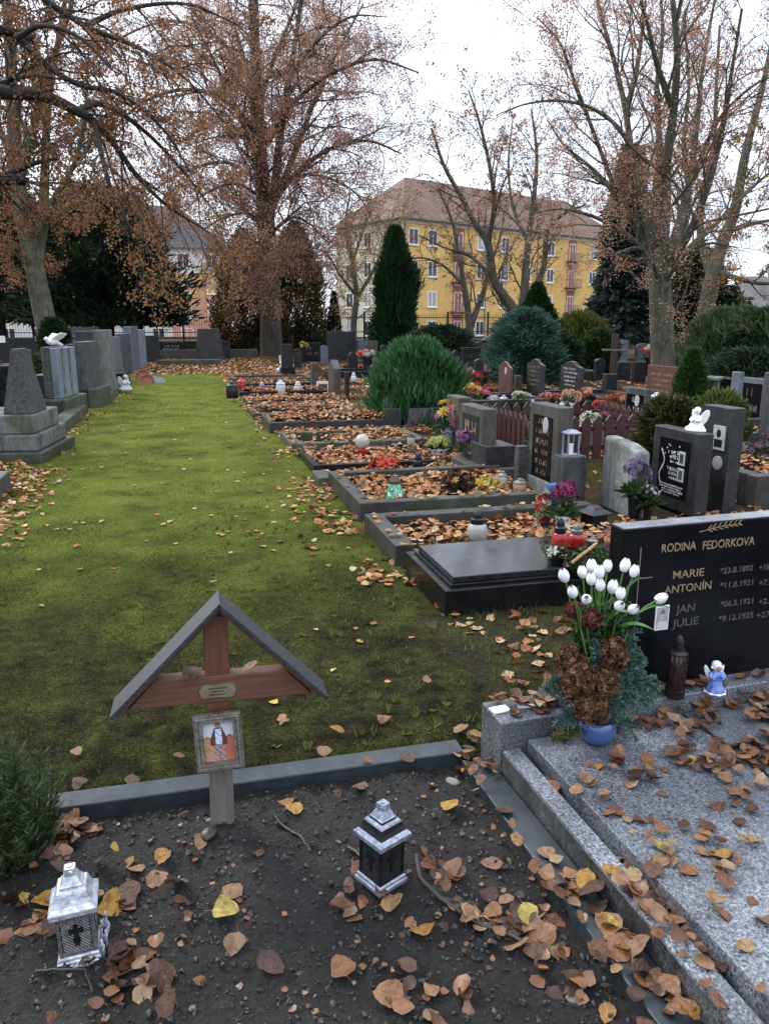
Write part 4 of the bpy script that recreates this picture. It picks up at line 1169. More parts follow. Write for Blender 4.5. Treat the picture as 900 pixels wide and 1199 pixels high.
# 5.. further along the row
headstone('thin black headstone seen edge on left of the green bush', span(432, 442, 448, 430, 492), M_black_rough, 'flat', None, None, base=.28, basemat=M_plaster)
headstone('very thin black slab in the leaves left of the bush', span(403, 405, 409, 436, 466), M_black_rough, 'flat')
headstone('grey pillar with pale cap in middle of the leafy row', span(384, 391, 399, 422, 464), M_grey_brown, 'peak')
headstone('grey upright stone post with white plaque at its foot', span(363, 366, 373, 425, 458), M_grey_brown, 'flat')
headstone('tall dark headstone with white angel near the far end of the row', span(329, 331, 343, 403, 440), M_black_rough, 'flat', base=.25, basemat=M_black_wet)
headstone('grey green stone post beside the cypress', span(436, 438, 444, 420, 470), M_grey, 'flat')
T = thing('memorial_plate', 'small white plaque leaning at the foot of a grey stone post', 'plate', tuple(G(378, 460))); MB().box(-.14, .14, 0, .02, 0, .26).build('plate', M_white, T, bevel=.01); MB().box(-.1, .1, -.003, .0, .06, .20).build('picture', M_grey, T)

# the pale lumpy stone and the angel monument
x0, x1, y0, y1, h = span(702, 741, 750, 522, 606)
b = MB(); b.prism([(0, -.03), (y1 - y0, -.03), (y1 - y0 - .02, h * 1.02), (.2, h * .98), (.02, h * .90)], 'x', 0, .13); o = b.build('plastered_stone', M_plaster, bevel=.03, seg=3); o.location = (x0, y0, 0); tag(o, 'pale stained plaster block with mossy top beside the picket fence', 'gravestone')
x0, x1, y0, y1, h = span(761, 810, 824, 509, 606)
T = headstone('dark grey headstone with framed black panel, two white portraits and vine ornament', (x0, x0 + .13, y0, y1, h), M_grey_dark, 'flat', M_black, None, 0, margin=.17)
W = y1 - y0; b = MB()
for (za, zb, n, s) in ((.42, .50, 1, .05), (.30, .38, 1, .045), (.20, .24, 1, .018)): pass
for z_, hh, a0, a1 in ((.475, .028, .22, .40), (.435, .028, .24, .42), (.40, .02, .26, .40), (.335, .028, .22, .38), (.295, .028, .24, .42), (.26, .02, .26, .40), (.20, .014, .14, .44), (.178, .014, .14, .42), (.156, .014, .16, .44), (.134, .014, .16, .40)): strokes(b, -.0058, W - a1 - .04, W - a0 - .02, z_, hh, .95)
b.build('inscription', M_engrave_white, T)
for z_ in (.40, .26):
    po = MB().box(-.014, -.0062, W * .24, W * .24 + .085, z_, z_ + .115).build('portrait_plaque', M_plaque, T, bevel=.002); MB().box(-.0155, -.0142, W * .24 + .018, W * .24 + .067, z_ + .018, z_ + .095).build('portrait', M_grey, po)
b = MB()
for k in range(46):
    t = k / 45; yy = W * .76 - .012 + .03 * math.sin(9 * t); zz = .20 + .38 * t
    if k > 34: yy -= (k - 34) * .022; zz = .50 + .05 * math.sin(k)
    b.box(-.0085, -.0062, yy - .006, yy + .006, zz, zz + random.uniform(.006, .018), 0)
b.build('vine_ornament', M_engrave_white, T)
x0c, x1c, y0c, y1c, hc = span(815, 842, 855, 479, 600)
T = thing('headstone', 'tall dark grey pillar with white portrait card and round plaque', 'headstone', (x0c + .02, y0c, 0))
Wc = max(.3, y1c - y0c)
MB().box(0, .13, 0, Wc, -.03, hc).build('pillar', M_grey_dark, T, bevel=.006)
pq = MB().box(-.012, .0005, .05, .20, hc - .36, hc - .155).build('portrait_plaque', M_plaque, T, bevel=.002)
b = MB(); b.ball((-.0125, .125, hc - .22), (.003, .03, .035), 10, 8); b.box(-.014, -.0122, .075, .175, hc - .335, hc - .27); b.build('portrait', M_metal_dark, pq)
b = MB(); b.lathe([(.06, 0), (.06, .010), (.05, .012)], 24, 0, Matrix.Translation((.0, .115, hc - .47)) @ Matrix.Rotation(-R(90), 4, 'Y')); b.build('round_plaque', M_plaque, T)

# winged figures
def kneeling_angel(label, loc, s, rz, mat):
    T = thing('angel_statue', label, 'statue', loc, rz)
    b = MB()
    b.lathe([(.34, 0), (.36, .05), (.30, .16), (.22, .30), (.17, .42)], 16, 0, Matrix.Diagonal((1.25, .8, 1, 1)))
    b.ball((0, 0, .50), (.19, .14, .20), 14, 10); b.tube([(0, 0, .62), (.02, -.03, .74)], [.07, .06], 8)
    b.ball((.03, -.05, .84), (.125, .13, .15), 14, 10); b.ball((.0, .02, .88), (.14, .12, .13), 12, 8)
    for q in (-1, 1): b.tube([(q * .17, 0, .60), (q * .22, -.12, .46), (q * .08, -.24, .44), (.02, -.20, .56)], [.06, .055, .045, .04], 8)
    b.tube([(-.2, .0, .12), (-.42, .05, .10), (-.5, .06, .05)], [.13, .09, .05], 8)
    b.build('body', mat, T, remesh=.03)
    for q in (-1, 1):
        b = MB(); pts = [(0, -.02), (q * .10, .16), (q * .26, .30), (q * .38, .28), (q * .40, .10), (q * .32, -.14), (q * .18, -.34), (q * .06, -.22)]
        b.prism(pts if q > 0 else pts[::-1], 'y', .02, .07, 0, Matrix.Translation((q * .05, .10, .58)) @ Matrix.Rotation(q * R(28), 4, 'Z'))
        b.build('wing', mat, T, smooth=True, bevel=.015)
    T.scale = (s,) * 3
    return T
p = Q(806, 512, y0 + .25)
kneeling_angel('white kneeling angel statue on top of the framed dark headstone', (x0 + .07, y0 + .16, h + .001), .20, R(-62), M_white)
kneeling_angel('white angel figure in front of the tall dark stone far along the row', tuple(G(338, 438) + Vector((-.15, -.2, .1))), .55, R(-20), M_white_dull)

# picket fence round a grave
pf = thing('picket_fence', 'maroon wooden picket fence with pointed boards round a flower grave', 'fence', (3.74, 7.95, 0))
def picket(x, y, along_x):
    Mx = Matrix.Translation((x, y, 0)) if along_x else Matrix.Translation((x, y, 0)) @ Matrix.Rotation(R(90), 4, 'Z')
    b = MB(); b.prism([(-.052, .03), (.052, .03), (.052, .47), (0, .54), (-.052, .47)], 'y', -.011, .011, 0, Mx); b.build('picket', M_picket, pf, bevel=.003)
for k in range(12): picket(.06 + k * .145, 0, True)
for k in range(11): picket(.06 + k * .145, 1.62, True)
for k in range(11): picket(0, .12 + k * .145, False)
for k in range(11): picket(1.68, .12 + k * .145, False)
b = MB()
for z in (.14, .36):
    b.box(-.01, 1.7, .0125, .04, z, z + .05); b.box(-.01, 1.7, 1.58, 1.607, z, z + .05); b.box(.0125, .04, .05, 1.57, z, z + .05); b.box(1.64, 1.667, .05, 1.57, z, z + .05)
b.build('rail', M_picket, pf)

# lamps and candles by the graves -----------------------------------------------------------------
candle('grave_candle', 'clear glass grave lamp with black dome lid among leaves behind the black tomb', hit(558, 634, .03), .075, .235, M_glass_clear, M_metal_black, shape='jar')
m_ = thing('mosaic_lamp', 'green mosaic glass lamp shaped like a bell with brown cap', 'lamp', hit(462, 588, .06))
b = MB(); b.lathe([(.092, 0), (.095, .02), (.072, .09), (.052, .15), (.045, .165)], 18)
mm, nt, bb = new_mat('green_mosaic_glass'); v = coords(nt, 'Object'); vo = nt.nodes.new('ShaderNodeTexVoronoi'); vo.inputs['Scale'].default_value = 32; link(nt, v, vo.inputs['Vector'])
vd = nt.nodes.new('ShaderNodeTexVoronoi'); vd.feature = 'DISTANCE_TO_EDGE'; vd.inputs['Scale'].default_value = 32; link(nt, v, vd.inputs['Vector'])
sp = nt.nodes.new('ShaderNodeSeparateColor'); link(nt, vo.outputs['Color'], sp.inputs[0])
col = ramp(nt, sp.outputs[0], [(0, (.03, .22, .12)), (.4, (.08, .40, .22)), (.75, (.25, .60, .42)), (1, (.5, .75, .6))])
col = mixc(nt, ramp(nt, vd.outputs['Distance'], [(.03, grey(1)), (.07, grey(0))]), col, (.02, .05, .035)); link(nt, col, bb.inputs['Base Color']); bb.inputs['Roughness'].default_value = .2
b.build('glass', mm, m_, smooth=True)
MB().lathe([(.046, .163), (.052, .17), (.05, .195), (.035, .215), (.03, .235), (.005, .24)], 16).build('lid', plain('brown_cap', (.09, .055, .035), .4), m_, smooth=True)
candle('grave_candle', 'small clear glass candle with pale lid left of the grey panel headstone', hit(588, 572, .05), .045, .17, M_glass_clear, M_pewter)
candle('grave_candle', 'short glass candle with brown lid at the panel headstone foot', hit(608, 580, .05), .06, .16, plain('amber_glass', (.40, .27, .19), .2, trans=.3), M_pewter)
g_ = candle('grave_candle', 'white globe lamp with red base standing in the leafy mossy grave', hit(424, 534, .04), .06, .1, M_glass_red, M_plastic_red)
MB().ball((0, 0, .17), (.085, .085, .09), 16, 12).build('globe', plain('frosted_globe', (.42, .39, .34), .3), g_, smooth=True)
# lantern cluster by the magenta flowers
candle('grave_candle', 'red glass candle with dark lid in front of the magenta flowers', hit(654, 647, .192), .050, .22, M_glass_red, M_metal_black, shape='jar')
candle('grave_candle', 'squat dark red candle with grey lid right of the red glass candle', hit(674, 640, .192), .055, .15, M_glass_red, M_pewter, shape='jar')
T = thing('grave_lantern', 'small square black lantern with pyramid roof before the pale plaster stone', 'lantern', hit(694, 622, .05), R(12))
T.scale = (.85,) * 3
MB().square([(.10, 0), (.10, .02), (.085, .025), (.085, .03)]).build('base', M_metal_black, T, bevel=.003)
MB().box(-.082, .082, -.082, .082, .03, .155).build('body', M_metal_dark, T, bevel=.004)
b = MB()
for k in range(4):
    for q in (-.04, 0, .04): b.box(q - .006, q + .006, -.086, -.0815, .04, .15, 0, Matrix.Rotation(k * math.pi / 2, 4, 'Z'))
b.build('grille', M_metal_black, T)
MB().square([(.09, .155), (.11, .16), (.11, .172), (.075, .195), (.06, .20), (.045, .222), (.02, .235)]).build('roof', M_metal_black, T, bevel=.003)
candle('grave_candle', 'tiny black lidded candle between black lantern and conifer cuttings', hit(693, 645, .192), .03, .09, M_metal_dark, M_pewter)

# flowers ------------------------------------------------------------------------------------------
def petals(name, stops): return leafmat(name, stops, 'tint', .25, .55, .3)
P_mag = petals('magenta_petals', [(0, (.12, .01, .05)), (.5, (.26, .025, .11)), (1, (.42, .07, .20))])
P_pur = petals('pink_purple_petals', [(0, (.22, .06, .24)), (.5, (.40, .14, .38)), (1, (.60, .30, .55))])
P_lil = petals('dusty_lilac_petals', [(0, (.10, .07, .13)), (.5, (.22, .17, .27)), (1, (.38, .32, .44))])
P_dust = petals('dusty_pink_petals', [(0, (.12, .04, .06)), (.5, (.28, .11, .16)), (1, (.42, .22, .28))])
P_red = petals('red_petals', [(0, (.32, .02, .015)), (.5, (.52, .045, .03)), (1, (.68, .13, .09))])
P_pink = petals('pink_petals', [(0, (.42, .06, .16)), (.5, (.62, .16, .28)), (1, (.75, .40, .48))])
P_yel = petals('yellow_petals', [(0, (.45, .28, .02)), (.5, (.66, .48, .05)), (1, (.75, .65, .22))])
P_ygr = petals('yellow_green_petals', [(0, (.22, .26, .05)), (.5, (.48, .50, .12)), (1, (.66, .66, .35))])
P_whi = petals('white_petals', [(0, (.42, .42, .38)), (.5, (.65, .65, .62)), (1, (.8, .8, .78))])
P_pea = petals('peach_petals', [(0, (.48, .18, .09)), (.5, (.62, .32, .18)), (1, (.72, .50, .36))])
P_cream = petals('cream_green_petals', [(0, (.20, .30, .14)), (.5, (.50, .55, .38)), (1, (.74, .75, .62))])
P_brown = petals('withered_flowers', [(0, (.03, .015, .012)), (.5, (.07, .03, .02)), (1, (.14, .06, .035))])
P_leaf = petals('bouquet_leaves', [(0, (.015, .035, .012)), (.5, (.035, .075, .02)), (1, (.08, .13, .035))])

def flower_head(r, rad, npet):
    """one flower of layered cupped petals, facing +z"""
    V = []; F = []
    for layer in range(3):
        n = npet - layer * max(1, npet // 4); el = (.25, .65, 1.1)[layer]; L = rad * (1, .85, .6)[layer]
        for k in range(n):
            a = 2 * math.pi * (k + .5 * layer) / n + r.normal(0, .1); w = 2.4 * rad / npet
            ca, sa = math.cos(a), math.sin(a); o = len(V)
            for (t, ww) in ((.08, .3), (.55, 1.0), (1.0, .45)):
                z = math.sin(el) * L * t * (1 + .1 * r.normal()) - .15 * L * (t > .9); q = math.cos(el) * L * t
                V += [(ca * q - sa * w * ww * .5, sa * q + ca * w * ww * .5, z), (ca * q + sa * w * ww * .5, sa * q - ca * w * ww * .5, z)]
            F += [(o, o + 1, o + 3, o + 2), (o + 2, o + 3, o + 5, o + 4)]
    return np.array(V), np.array(F)
def bouquet(label, loc, R_, H_, heads, hr, npet, pmats, pot=None, potmat=None, cat='flowers', name='flower_pot', seed=1, leaves=120, leaf_len=.07, lift=None, flat=.8, leafmat_=None):
    r = np.random.default_rng(seed); T = thing(name, label, cat, loc, 0)
    z0 = 0
    if pot:
        pr, ph = pot; z0 = ph * .9
        MB().lathe([(pr * .72, 0), (pr * .95, ph * .85), (pr * 1.05, ph * .86), (pr * 1.05, ph), (pr * .9, ph), (pr * .88, ph * .9)], 18).build('pot', potmat or M_pot_grey, T, smooth=True)
    c = np.array([0, 0, z0 + (lift if lift is not None else H_ * .25)])
    for mi, pm in enumerate(pmats):
        Pn = heads // len(pmats); VV = []; FF = []; TT = []; off = 0
        for k in range(Pn):
            d = r.normal(0, 1, 3); d[2] = abs(d[2]) + .15; d /= np.linalg.norm(d)
            p = c + d * np.array([R_, R_, H_ * flat]) * r.uniform(.75, 1.05)
            hv, hf = flower_head(r, hr * r.uniform(.75, 1.15), npet)
            q = np.array(Vector(tuple(d + r.normal(0, .25, 3))).to_track_quat('Z', 'Y').to_matrix())
            VV.append(hv @ q.T + p); FF.append(hf + off); off += len(hv); TT.append(np.clip(np.full(len(hv), r.random() * .6) + r.random(len(hv)) * .4, 0, 1))
        if heads <= 16 and Pn:
            for v_, t_ in zip(VV, TT): np_mesh('bloom', v_, hf, pm, tint=t_, parent=T)
        else: np_mesh('blooms', np.vstack(VV), np.vstack(FF), pm, tint=np.concatenate(TT), parent=T)
    d = r.normal(0, 1, (leaves, 3)); d[:, 2] = np.abs(d[:, 2]) * .8 - .1; d = unit(d)
    P = np.array([0, 0, z0]) + d * np.array([R_, R_, H_]) * r.uniform(.15, .85, (leaves, 1))
    dv = unit(d + r.normal(0, .4, d.shape)); sd = unit(np.cross(dv, r.normal(0, 1, d.shape)))
    V, F = quads(P, dv, sd, leaf_len * r.uniform(.6, 1.3, leaves), np.full(leaves, leaf_len * .32))
    np_mesh('foliage', V, F, leafmat_ or P_leaf, tint=np.repeat(r.random(leaves), 6), parent=T)
    return T
def at(px, py, z=.05): return hit(px, py, z)
bouquet('magenta artificial flowers in a white vase behind the red candles', at(658, 625, .05), .105, .16, 22, .05, 9, [P_mag], (.06, .14), M_white, seed=2, lift=.12)
bouquet('small white flowers in a dark dish beside the leaves of the black tomb', at(650, 660, .192), .05, .045, 5, .035, 6, [P_whi], (.06, .05), M_metal_black, seed=3, leaves=40)
bouquet('red poinsettia like flowers lying on leaves behind the mosaic lamp', at(452, 558, .05), .15, .12, 9, .085, 7, [P_red], None, seed=4, leaves=60, lift=.08)
bouquet('dry brown flower ball with a few yellow blooms in the leaves', at(535, 583, .05), .15, .16, 60, .035, 7, [P_brown, P_brown, P_brown, P_brown, P_brown, P_yel], (.11, .09), M_metal_dark, seed=5, leaves=160, leafmat_=P_brown)
bouquet('low plant with broad yellow leaves left of the small candles', at(567, 575, .05), .16, .10, 12, .06, 5, [P_yel], None, seed=6, leaves=80, leaf_len=.1, leafmat_=P_ygr)
bouquet('pink purple chrysanthemums in a pale stone vase before the stepped headstone', at(549, 546, .02), .15, .17, 46, .045, 9, [P_pur], (.075, .20), M_grey, seed=7, lift=.12)
bouquet('yellow green chrysanthemums in a low white pot', at(513, 532, .02), .15, .10, 46, .04, 8, [P_ygr], (.11, .07), M_white, seed=8, lift=.06)
bouquet('bouquet with yellow and pink gerberas wrapped in silver foil', at(524, 523, .02), .17, .33, 8, .085, 10, [P_yel, P_pink], (.09, .22), M_metal_brush, seed=9, lift=.12)
bouquet('withered dusty pink flowers hanging left of the grey panel headstone', at(628, 545, .0) , .14, .14, 50, .045, 8, [P_dust, P_brown], (.06, .30), M_grey_brown, seed=10, lift=.16)
bouquet('dusty lilac asters at the left of the framed dark headstone', at(741, 606, .0), .11, .17, 30, .05, 12, [P_lil], (.06, .22), M_metal_dark, seed=11, lift=.14)
bouquet('pale dried filler flowers beside the lilac asters', at(757, 608, .0), .09, .10, 40, .02, 6, [P_lil, P_whi], (.04, .14), M_metal_dark, seed=12, lift=.08)
# blue wrapped bouquet leaning on the kerb
T = thing('wrapped_bouquet', 'blue wrapped bouquet with red and cream flowers leaning beside magenta flowers', 'bouquet', at(638, 616, .06), R(20))
T.scale = (1.25,) * 3
b = MB(); b.lathe([(.012, 0), (.05, .10), (.075, .19), (.06, .25), (.01, .27)], 14, 0, Matrix.Rotation(R(14), 4, 'Y'), 1, .6); b.build('wrapping', plain('blue_wrapping', (.015, .07, .22), .35), T, smooth=True)
petal_mass('red_flowers', [((-.045, -.02, .13), (.045, .04, .08))], 120, .016, P_red, T, r3)
petal_mass('cream_flowers', [((-.06, -.03, .15), (.06, .04, .10))], 40, .014, P_cream, T, r3)
# conifer cuttings heap with brown stick
T = thing('conifer_cuttings', 'dark heap of conifer cuttings by the tiny black candle', 'greenery', at(690, 664, .192), 0)
T.scale = (.8,) * 3
petal_mass('foliage', [((0, 0, .05), (.16, .12, .10))], 900, .014, P_leaf, T, r3)
b = MB(); b.tube([(-.17, -.05, .06), (-.05, -.06, .15), (.02, -.04, .19)], [.012, .012, .009], 8); b.build('stem', plain('tan_stalk', (.40, .22, .11), .7), T)
# flowers inside the picket fence and beyond
bouquet('turquoise and white artificial flowers inside the picket fence', (4.35, 8.6, .05), .14, .18, 16, .055, 7, [petals('turquoise_petals', [(0, (.04, .25, .20)), (1, (.25, .52, .44))])], (.08, .22), M_pot_grey, seed=13)
bouquet('pale green lilies inside the picket fence', (4.75, 8.55, .05), .15, .20, 14, .07, 6, [P_cream], (.08, .25), M_pot_grey, seed=14)
bouquet('bright pink flowers inside the picket fence', (5.0, 8.7, .05), .12, .15, 12, .055, 8, [P_pink], (.08, .28), M_pot_grey, seed=15)
# ------------------------------------------------------------------ stones further right and behind
def front_stone(label, pl, pr, yt, yb, mat, thick=.18, **kw):
    """a stone whose face looks towards the camera (-y): columns pl..pr, top yt, foot yb"""
    a = G(pl, yb); b = Q(pr, (yt + yb) / 2, a.y); h = Q((pl + pr) / 2, yt, a.y).z
    T = headstone(label, (0, thick, 0, b.x - a.x, h), mat, **kw)
    T.location = (b.x, a.y, 0); T.rotation_euler = (0, 0, R(90))
    return T

headstone('red brown stone with wavy top and small round portrait, behind the picket fence', span(583, 596, 600, 424, 472), M_red_stone, 'wave', None, M_engrave_grey, 1, base=.12, oval=True)
headstone('dark headstone with wavy top and gold lines, left of its twin', span(616, 633, 638, 421, 474), M_grey_dark, 'wave', None, M_engrave_gold, 5, base=.12)
headstone('dark headstone with wavy top and pale lines, right of its twin', span(655, 677, 683, 424, 474), M_grey_dark, 'wave', None, M_engrave_white, 5, base=.12)
headstone('wide red brown headstone with four gold lines beside the cone conifer', span(756, 790, 794, 430, 476), M_red_stone, 'flat', None, M_engrave_gold, 4)
headstone('grey headstone with black panel and pale text inside the picket fence', span(730, 751, 760, 456, 520), M_grey, 'flat', M_black, M_engrave_white, 4, margin=.08, oval=True)
headstone('blue grey headstone with black plate at right by the dark hedge', span(862, 892, 897, 444, 500), M_blue_grey, 'flat', M_black, M_engrave_grey, 2, margin=.16)
headstone('narrow blue grey pillar left of the stone with black plate', span(853, 860, 868, 436, 500), M_blue_grey, 'flat')
headstone('tall grey stone cut off by the right photo edge', span(888, 905, 925, 438, 545), M_grey, 'flat', base=.2)
front_stone('black headstone with pale portrait in front of the big right tree', 762, 781, 404, 432, M_black_rough, ink=M_engrave_grey, lines=2, oval=True)
front_stone('pale grey stone just left of the black one by the tree', 744, 760, 402, 428, M_grey, top='round')
front_stone('rough blue grey stone right behind the tall dark cross', 724, 735, 397, 428, M_blue_grey, top='slant')
front_stone('small dark stone below the rough blue grey stone', 722, 738, 424, 446, M_grey_dark, ink=M_engrave_grey, lines=2)
front_stone('grey framed stone with dark panel under the yellow green shrub', 671, 690, 414, 438, M_grey, panel=M_black, margin=.2)
front_stone('dark stone with peaked top right of the blue conifer', 604, 612, 408, 440, M_grey, top='peak')
front_stone('small black stone at the foot of the blue conifer', 590, 603, 412, 436, M_black_rough)
front_stone('dark headstone under the hedge left of the little roofed cross', 541, 562, 407, 438, M_black_rough, ink=M_engrave_grey, lines=2)
front_stone('black stone with gold cross beside the cypress row', 354, 376, 401, 423, M_black_wet, ink=M_engrave_gold, lines=2)
front_stone('big plain dark grey slab near the fence left of the cypress', 384, 416, 388, 421, M_grey_dark, thick=.3)
front_stone('light grey stone just left of the cypress foot', 420, 432, 399, 424, M_blue_grey)
front_stone('dark brown stone touching the cypress foot', 431, 442, 399, 426, M_grey_brown)
front_stone('mossy grey back stone left of the beech trunk', 292, 308, 394, 414, M_concrete_dark, top='slant')
front_stone('tall dark slab standing at the end of the grass path', 229, 262, 385, 423, M_grey_dark, thick=.3, top='tapered', base=.15)
front_stone('black stone close behind the tall dark slab', 260, 270, 399, 421, M_black_rough)
front_stone('low black stone with pale text at left of the tall dark slab', 187, 217, 401, 418, M_black_wet, ink=M_engrave_white, lines=3)
front_stone('dark square slab at the end of the left row', 165, 187, 393, 424, M_black_rough, thick=.3, base=.2)
front_stone('big pale blue grey monument left of the thin stones', 80, 117, 383, 420, M_pale_blue, thick=.5)
T = front_stone('wide black monument with white plaques behind the obelisk', 3, 58, 396, 428, M_black_rough, thick=.3)
for q in (.2, 1.5): MB().box(-.02, -.0005, q, q + .25, .85, 1.1).build('plaque', M_white, T)
front_stone('brown stone behind red flowers left of the dark twins', 604, 611, 440, 470, M_grey_brown)

for (lab, a) in (('pale framed stone far behind the red brown wavy stone', (591, 600, 411, 446)), ('dark wide stone beyond the two dark wavy twins', (640, 655, 418, 446)), ('small black stone left of the tall dark cross', (697, 708, 420, 446)),
                 ('grey low stone right below the black tree stone', (742, 756, 424, 448)), ('dark stone with pale top behind the orange kerb flowers', (708, 722, 438, 468)), ('grey stone behind the cone conifer, left of it', (788, 800, 420, 448)),
                 ('dark stone between the yew bush and the roofed cross', (528, 540, 410, 440)), ('brownish stone right of the cypress behind the yew', (470, 482, 404, 434)), ('small grey stone left of the yew bush, far back', (446, 455, 404, 436)),
                 ('dark low stone behind the white lamp on the row', (408, 419, 412, 438)), ('pale stone between black slabs at the far row end', (376, 384, 404, 426)), ('dark stone right of the tall white angel stone', (345, 353, 408, 430)),
                 ('black shiny stone among the leaves beyond the yew', (556, 566, 420, 452))):
    i_ = len(lab) % 5
    front_stone(lab, *a, (M_grey, M_grey_dark, M_black_rough, M_grey_brown, M_blue_grey)[i_] if not lab.startswith(('dark', 'black', 'small black')) else M_black_rough, top=('flat', 'slant', 'round', 'peak', 'wave')[(i_ * 3 + a[0]) % 5] if a[1] - a[0] < 14 else 'flat', ink=M_engrave_grey if i_ % 2 else None, lines=3)
headstone('narrow black stone between grey post and thin slabs on the left', (-2.25, -2.0, 19.2, 19.8, 1.15), M_black_wet, 'slant')
headstone('grey leaning stone close behind the tall pale left stone', (-1.9, -1.66, 18.8, 19.6, 1.28), M_grey, 'peak')
headstone('dark narrow stone left of the obelisk at the photo edge', (-3.05, -2.75, 12.6, 13.2, 1.3), M_grey_dark, 'tapered')
headstone('dark polished stone behind the low flat slab at left', (-3.0, -2.6, 10.6, 11.3, .95), M_black_wet, 'round', base=.2)
headstone('grey stone half hidden between obelisk and dove stone', (-2.55, -2.35, 12.9, 13.5, 1.15), M_grey, 'flat', base=.25)
headstone('dark grey slab between the tall pale stone and the thin stones', (-2.0, -1.8, 20.0, 20.5, 1.0), M_grey_dark, 'flat', base=.3)
# crosses
def roofed_cross(label, loc, h, w, mat, rz=0, roofmat=None, slope=.45):
    T = thing('grave_cross', label, 'cross', loc, rz)
    MB().box(-.035, .035, -.03, .03, -.03, h).build('post', mat, T)
    s = w / 2; k = math.hypot(s, s * slope)
    for q in (-1, 1):
        Mx = Matrix.Translation((0, 0, h + .02)) @ Matrix.Rotation(q * math.atan(slope), 4, 'Y')
        b = MB(); b.box(0 if q > 0 else -k, k if q > 0 else 0, -.12, .12, -.02, .012, 0, Mx); b.build('roof_board', roofmat or mat, T)
    return T
p = G(833, 505); roofed_cross('thin wooden cross with a flat little roof before the dark hedge', p, Q(833, 443, p.y).z, .34, M_wood_grey, R(20), M_concrete, .12)
p = G(573, 440); T = roofed_cross('dark wooden cross with steep pale edged roof left of the blue conifer', p, Q(573, 394, p.y).z, .9, M_roofwood, 0)
MB().box(-.42, .42, -.025, .025, 1.0, 1.08).build('crossbeam', M_darkwood, T)
p = G(716, 452); h = Q(713, 391, p.y).z
T = thing('grave_cross', 'tall dark brown wooden cross with thin grey arms', 'cross', p, R(-20))
MB().box(-.08, .08, -.05, .05, -.03, h).build('post', M_darkwood, T, bevel=.006); MB().box(-.30, .30, -.053, .053, h - .42, h - .37).build('crossbeam', M_wood_grey, T, bevel=.006)
p = G(578, 446); T = thing('grave_cross', 'slim black metal cross before the little roofed cross', 'cross', p); MB().box(-.04, .04, -.04, .04, -.03, 1.05).build('post', M_metal_black, T); MB().box(-.28, .28, -.038, .038, .72, .80).build('crossbeam', M_metal_black, T)

# kerbs of the graves behind the fence
kerb_grave('low grave kerb under the red brown wavy stone', 4.9, 6.4, 13.0, 14.6, .12, .22, M_grey_dark)
kerb_grave('low grave kerb under the dark wavy stone with gold lines', 5.9, 7.6, 14.2, 15.6, .12, .20, M_black_wet)
kerb_grave('low grave kerb under the dark wavy stone with pale lines', 7.0, 8.6, 13.4, 15.0, .12, .20, M_grey_dark)
kerb_grave('grave kerb in front of the wide red brown headstone', 8.2, 10.0, 12.2, 13.9, .12, .20, M_black_wet)
kerb_grave('concrete grave kerb full of leaves right of the grey pillar', 4.75, 7.2, 5.6, 7.2, .14, .26, M_concrete_dark)
kerb_grave('dark grave kerb under the blue grey headstone', 6.6, 8.8, 8.2, 9.6, .12, .22, M_grey_dark)
kerb_grave('grave kerb far behind the leafy row, before the cypress', 3.9, 6.3, 22, 23.6, .15, .22, M_black_wet)
kerb_grave('grave kerb left of the roofed cross in the back row', 6.5, 8.9, 21, 22.6, .15, .25, M_grey_dark)
kerb_grave('grave kerb behind the two dark wavy stones', 9.0, 11.4, 20, 21.6, .15, .25, M_concrete_dark)

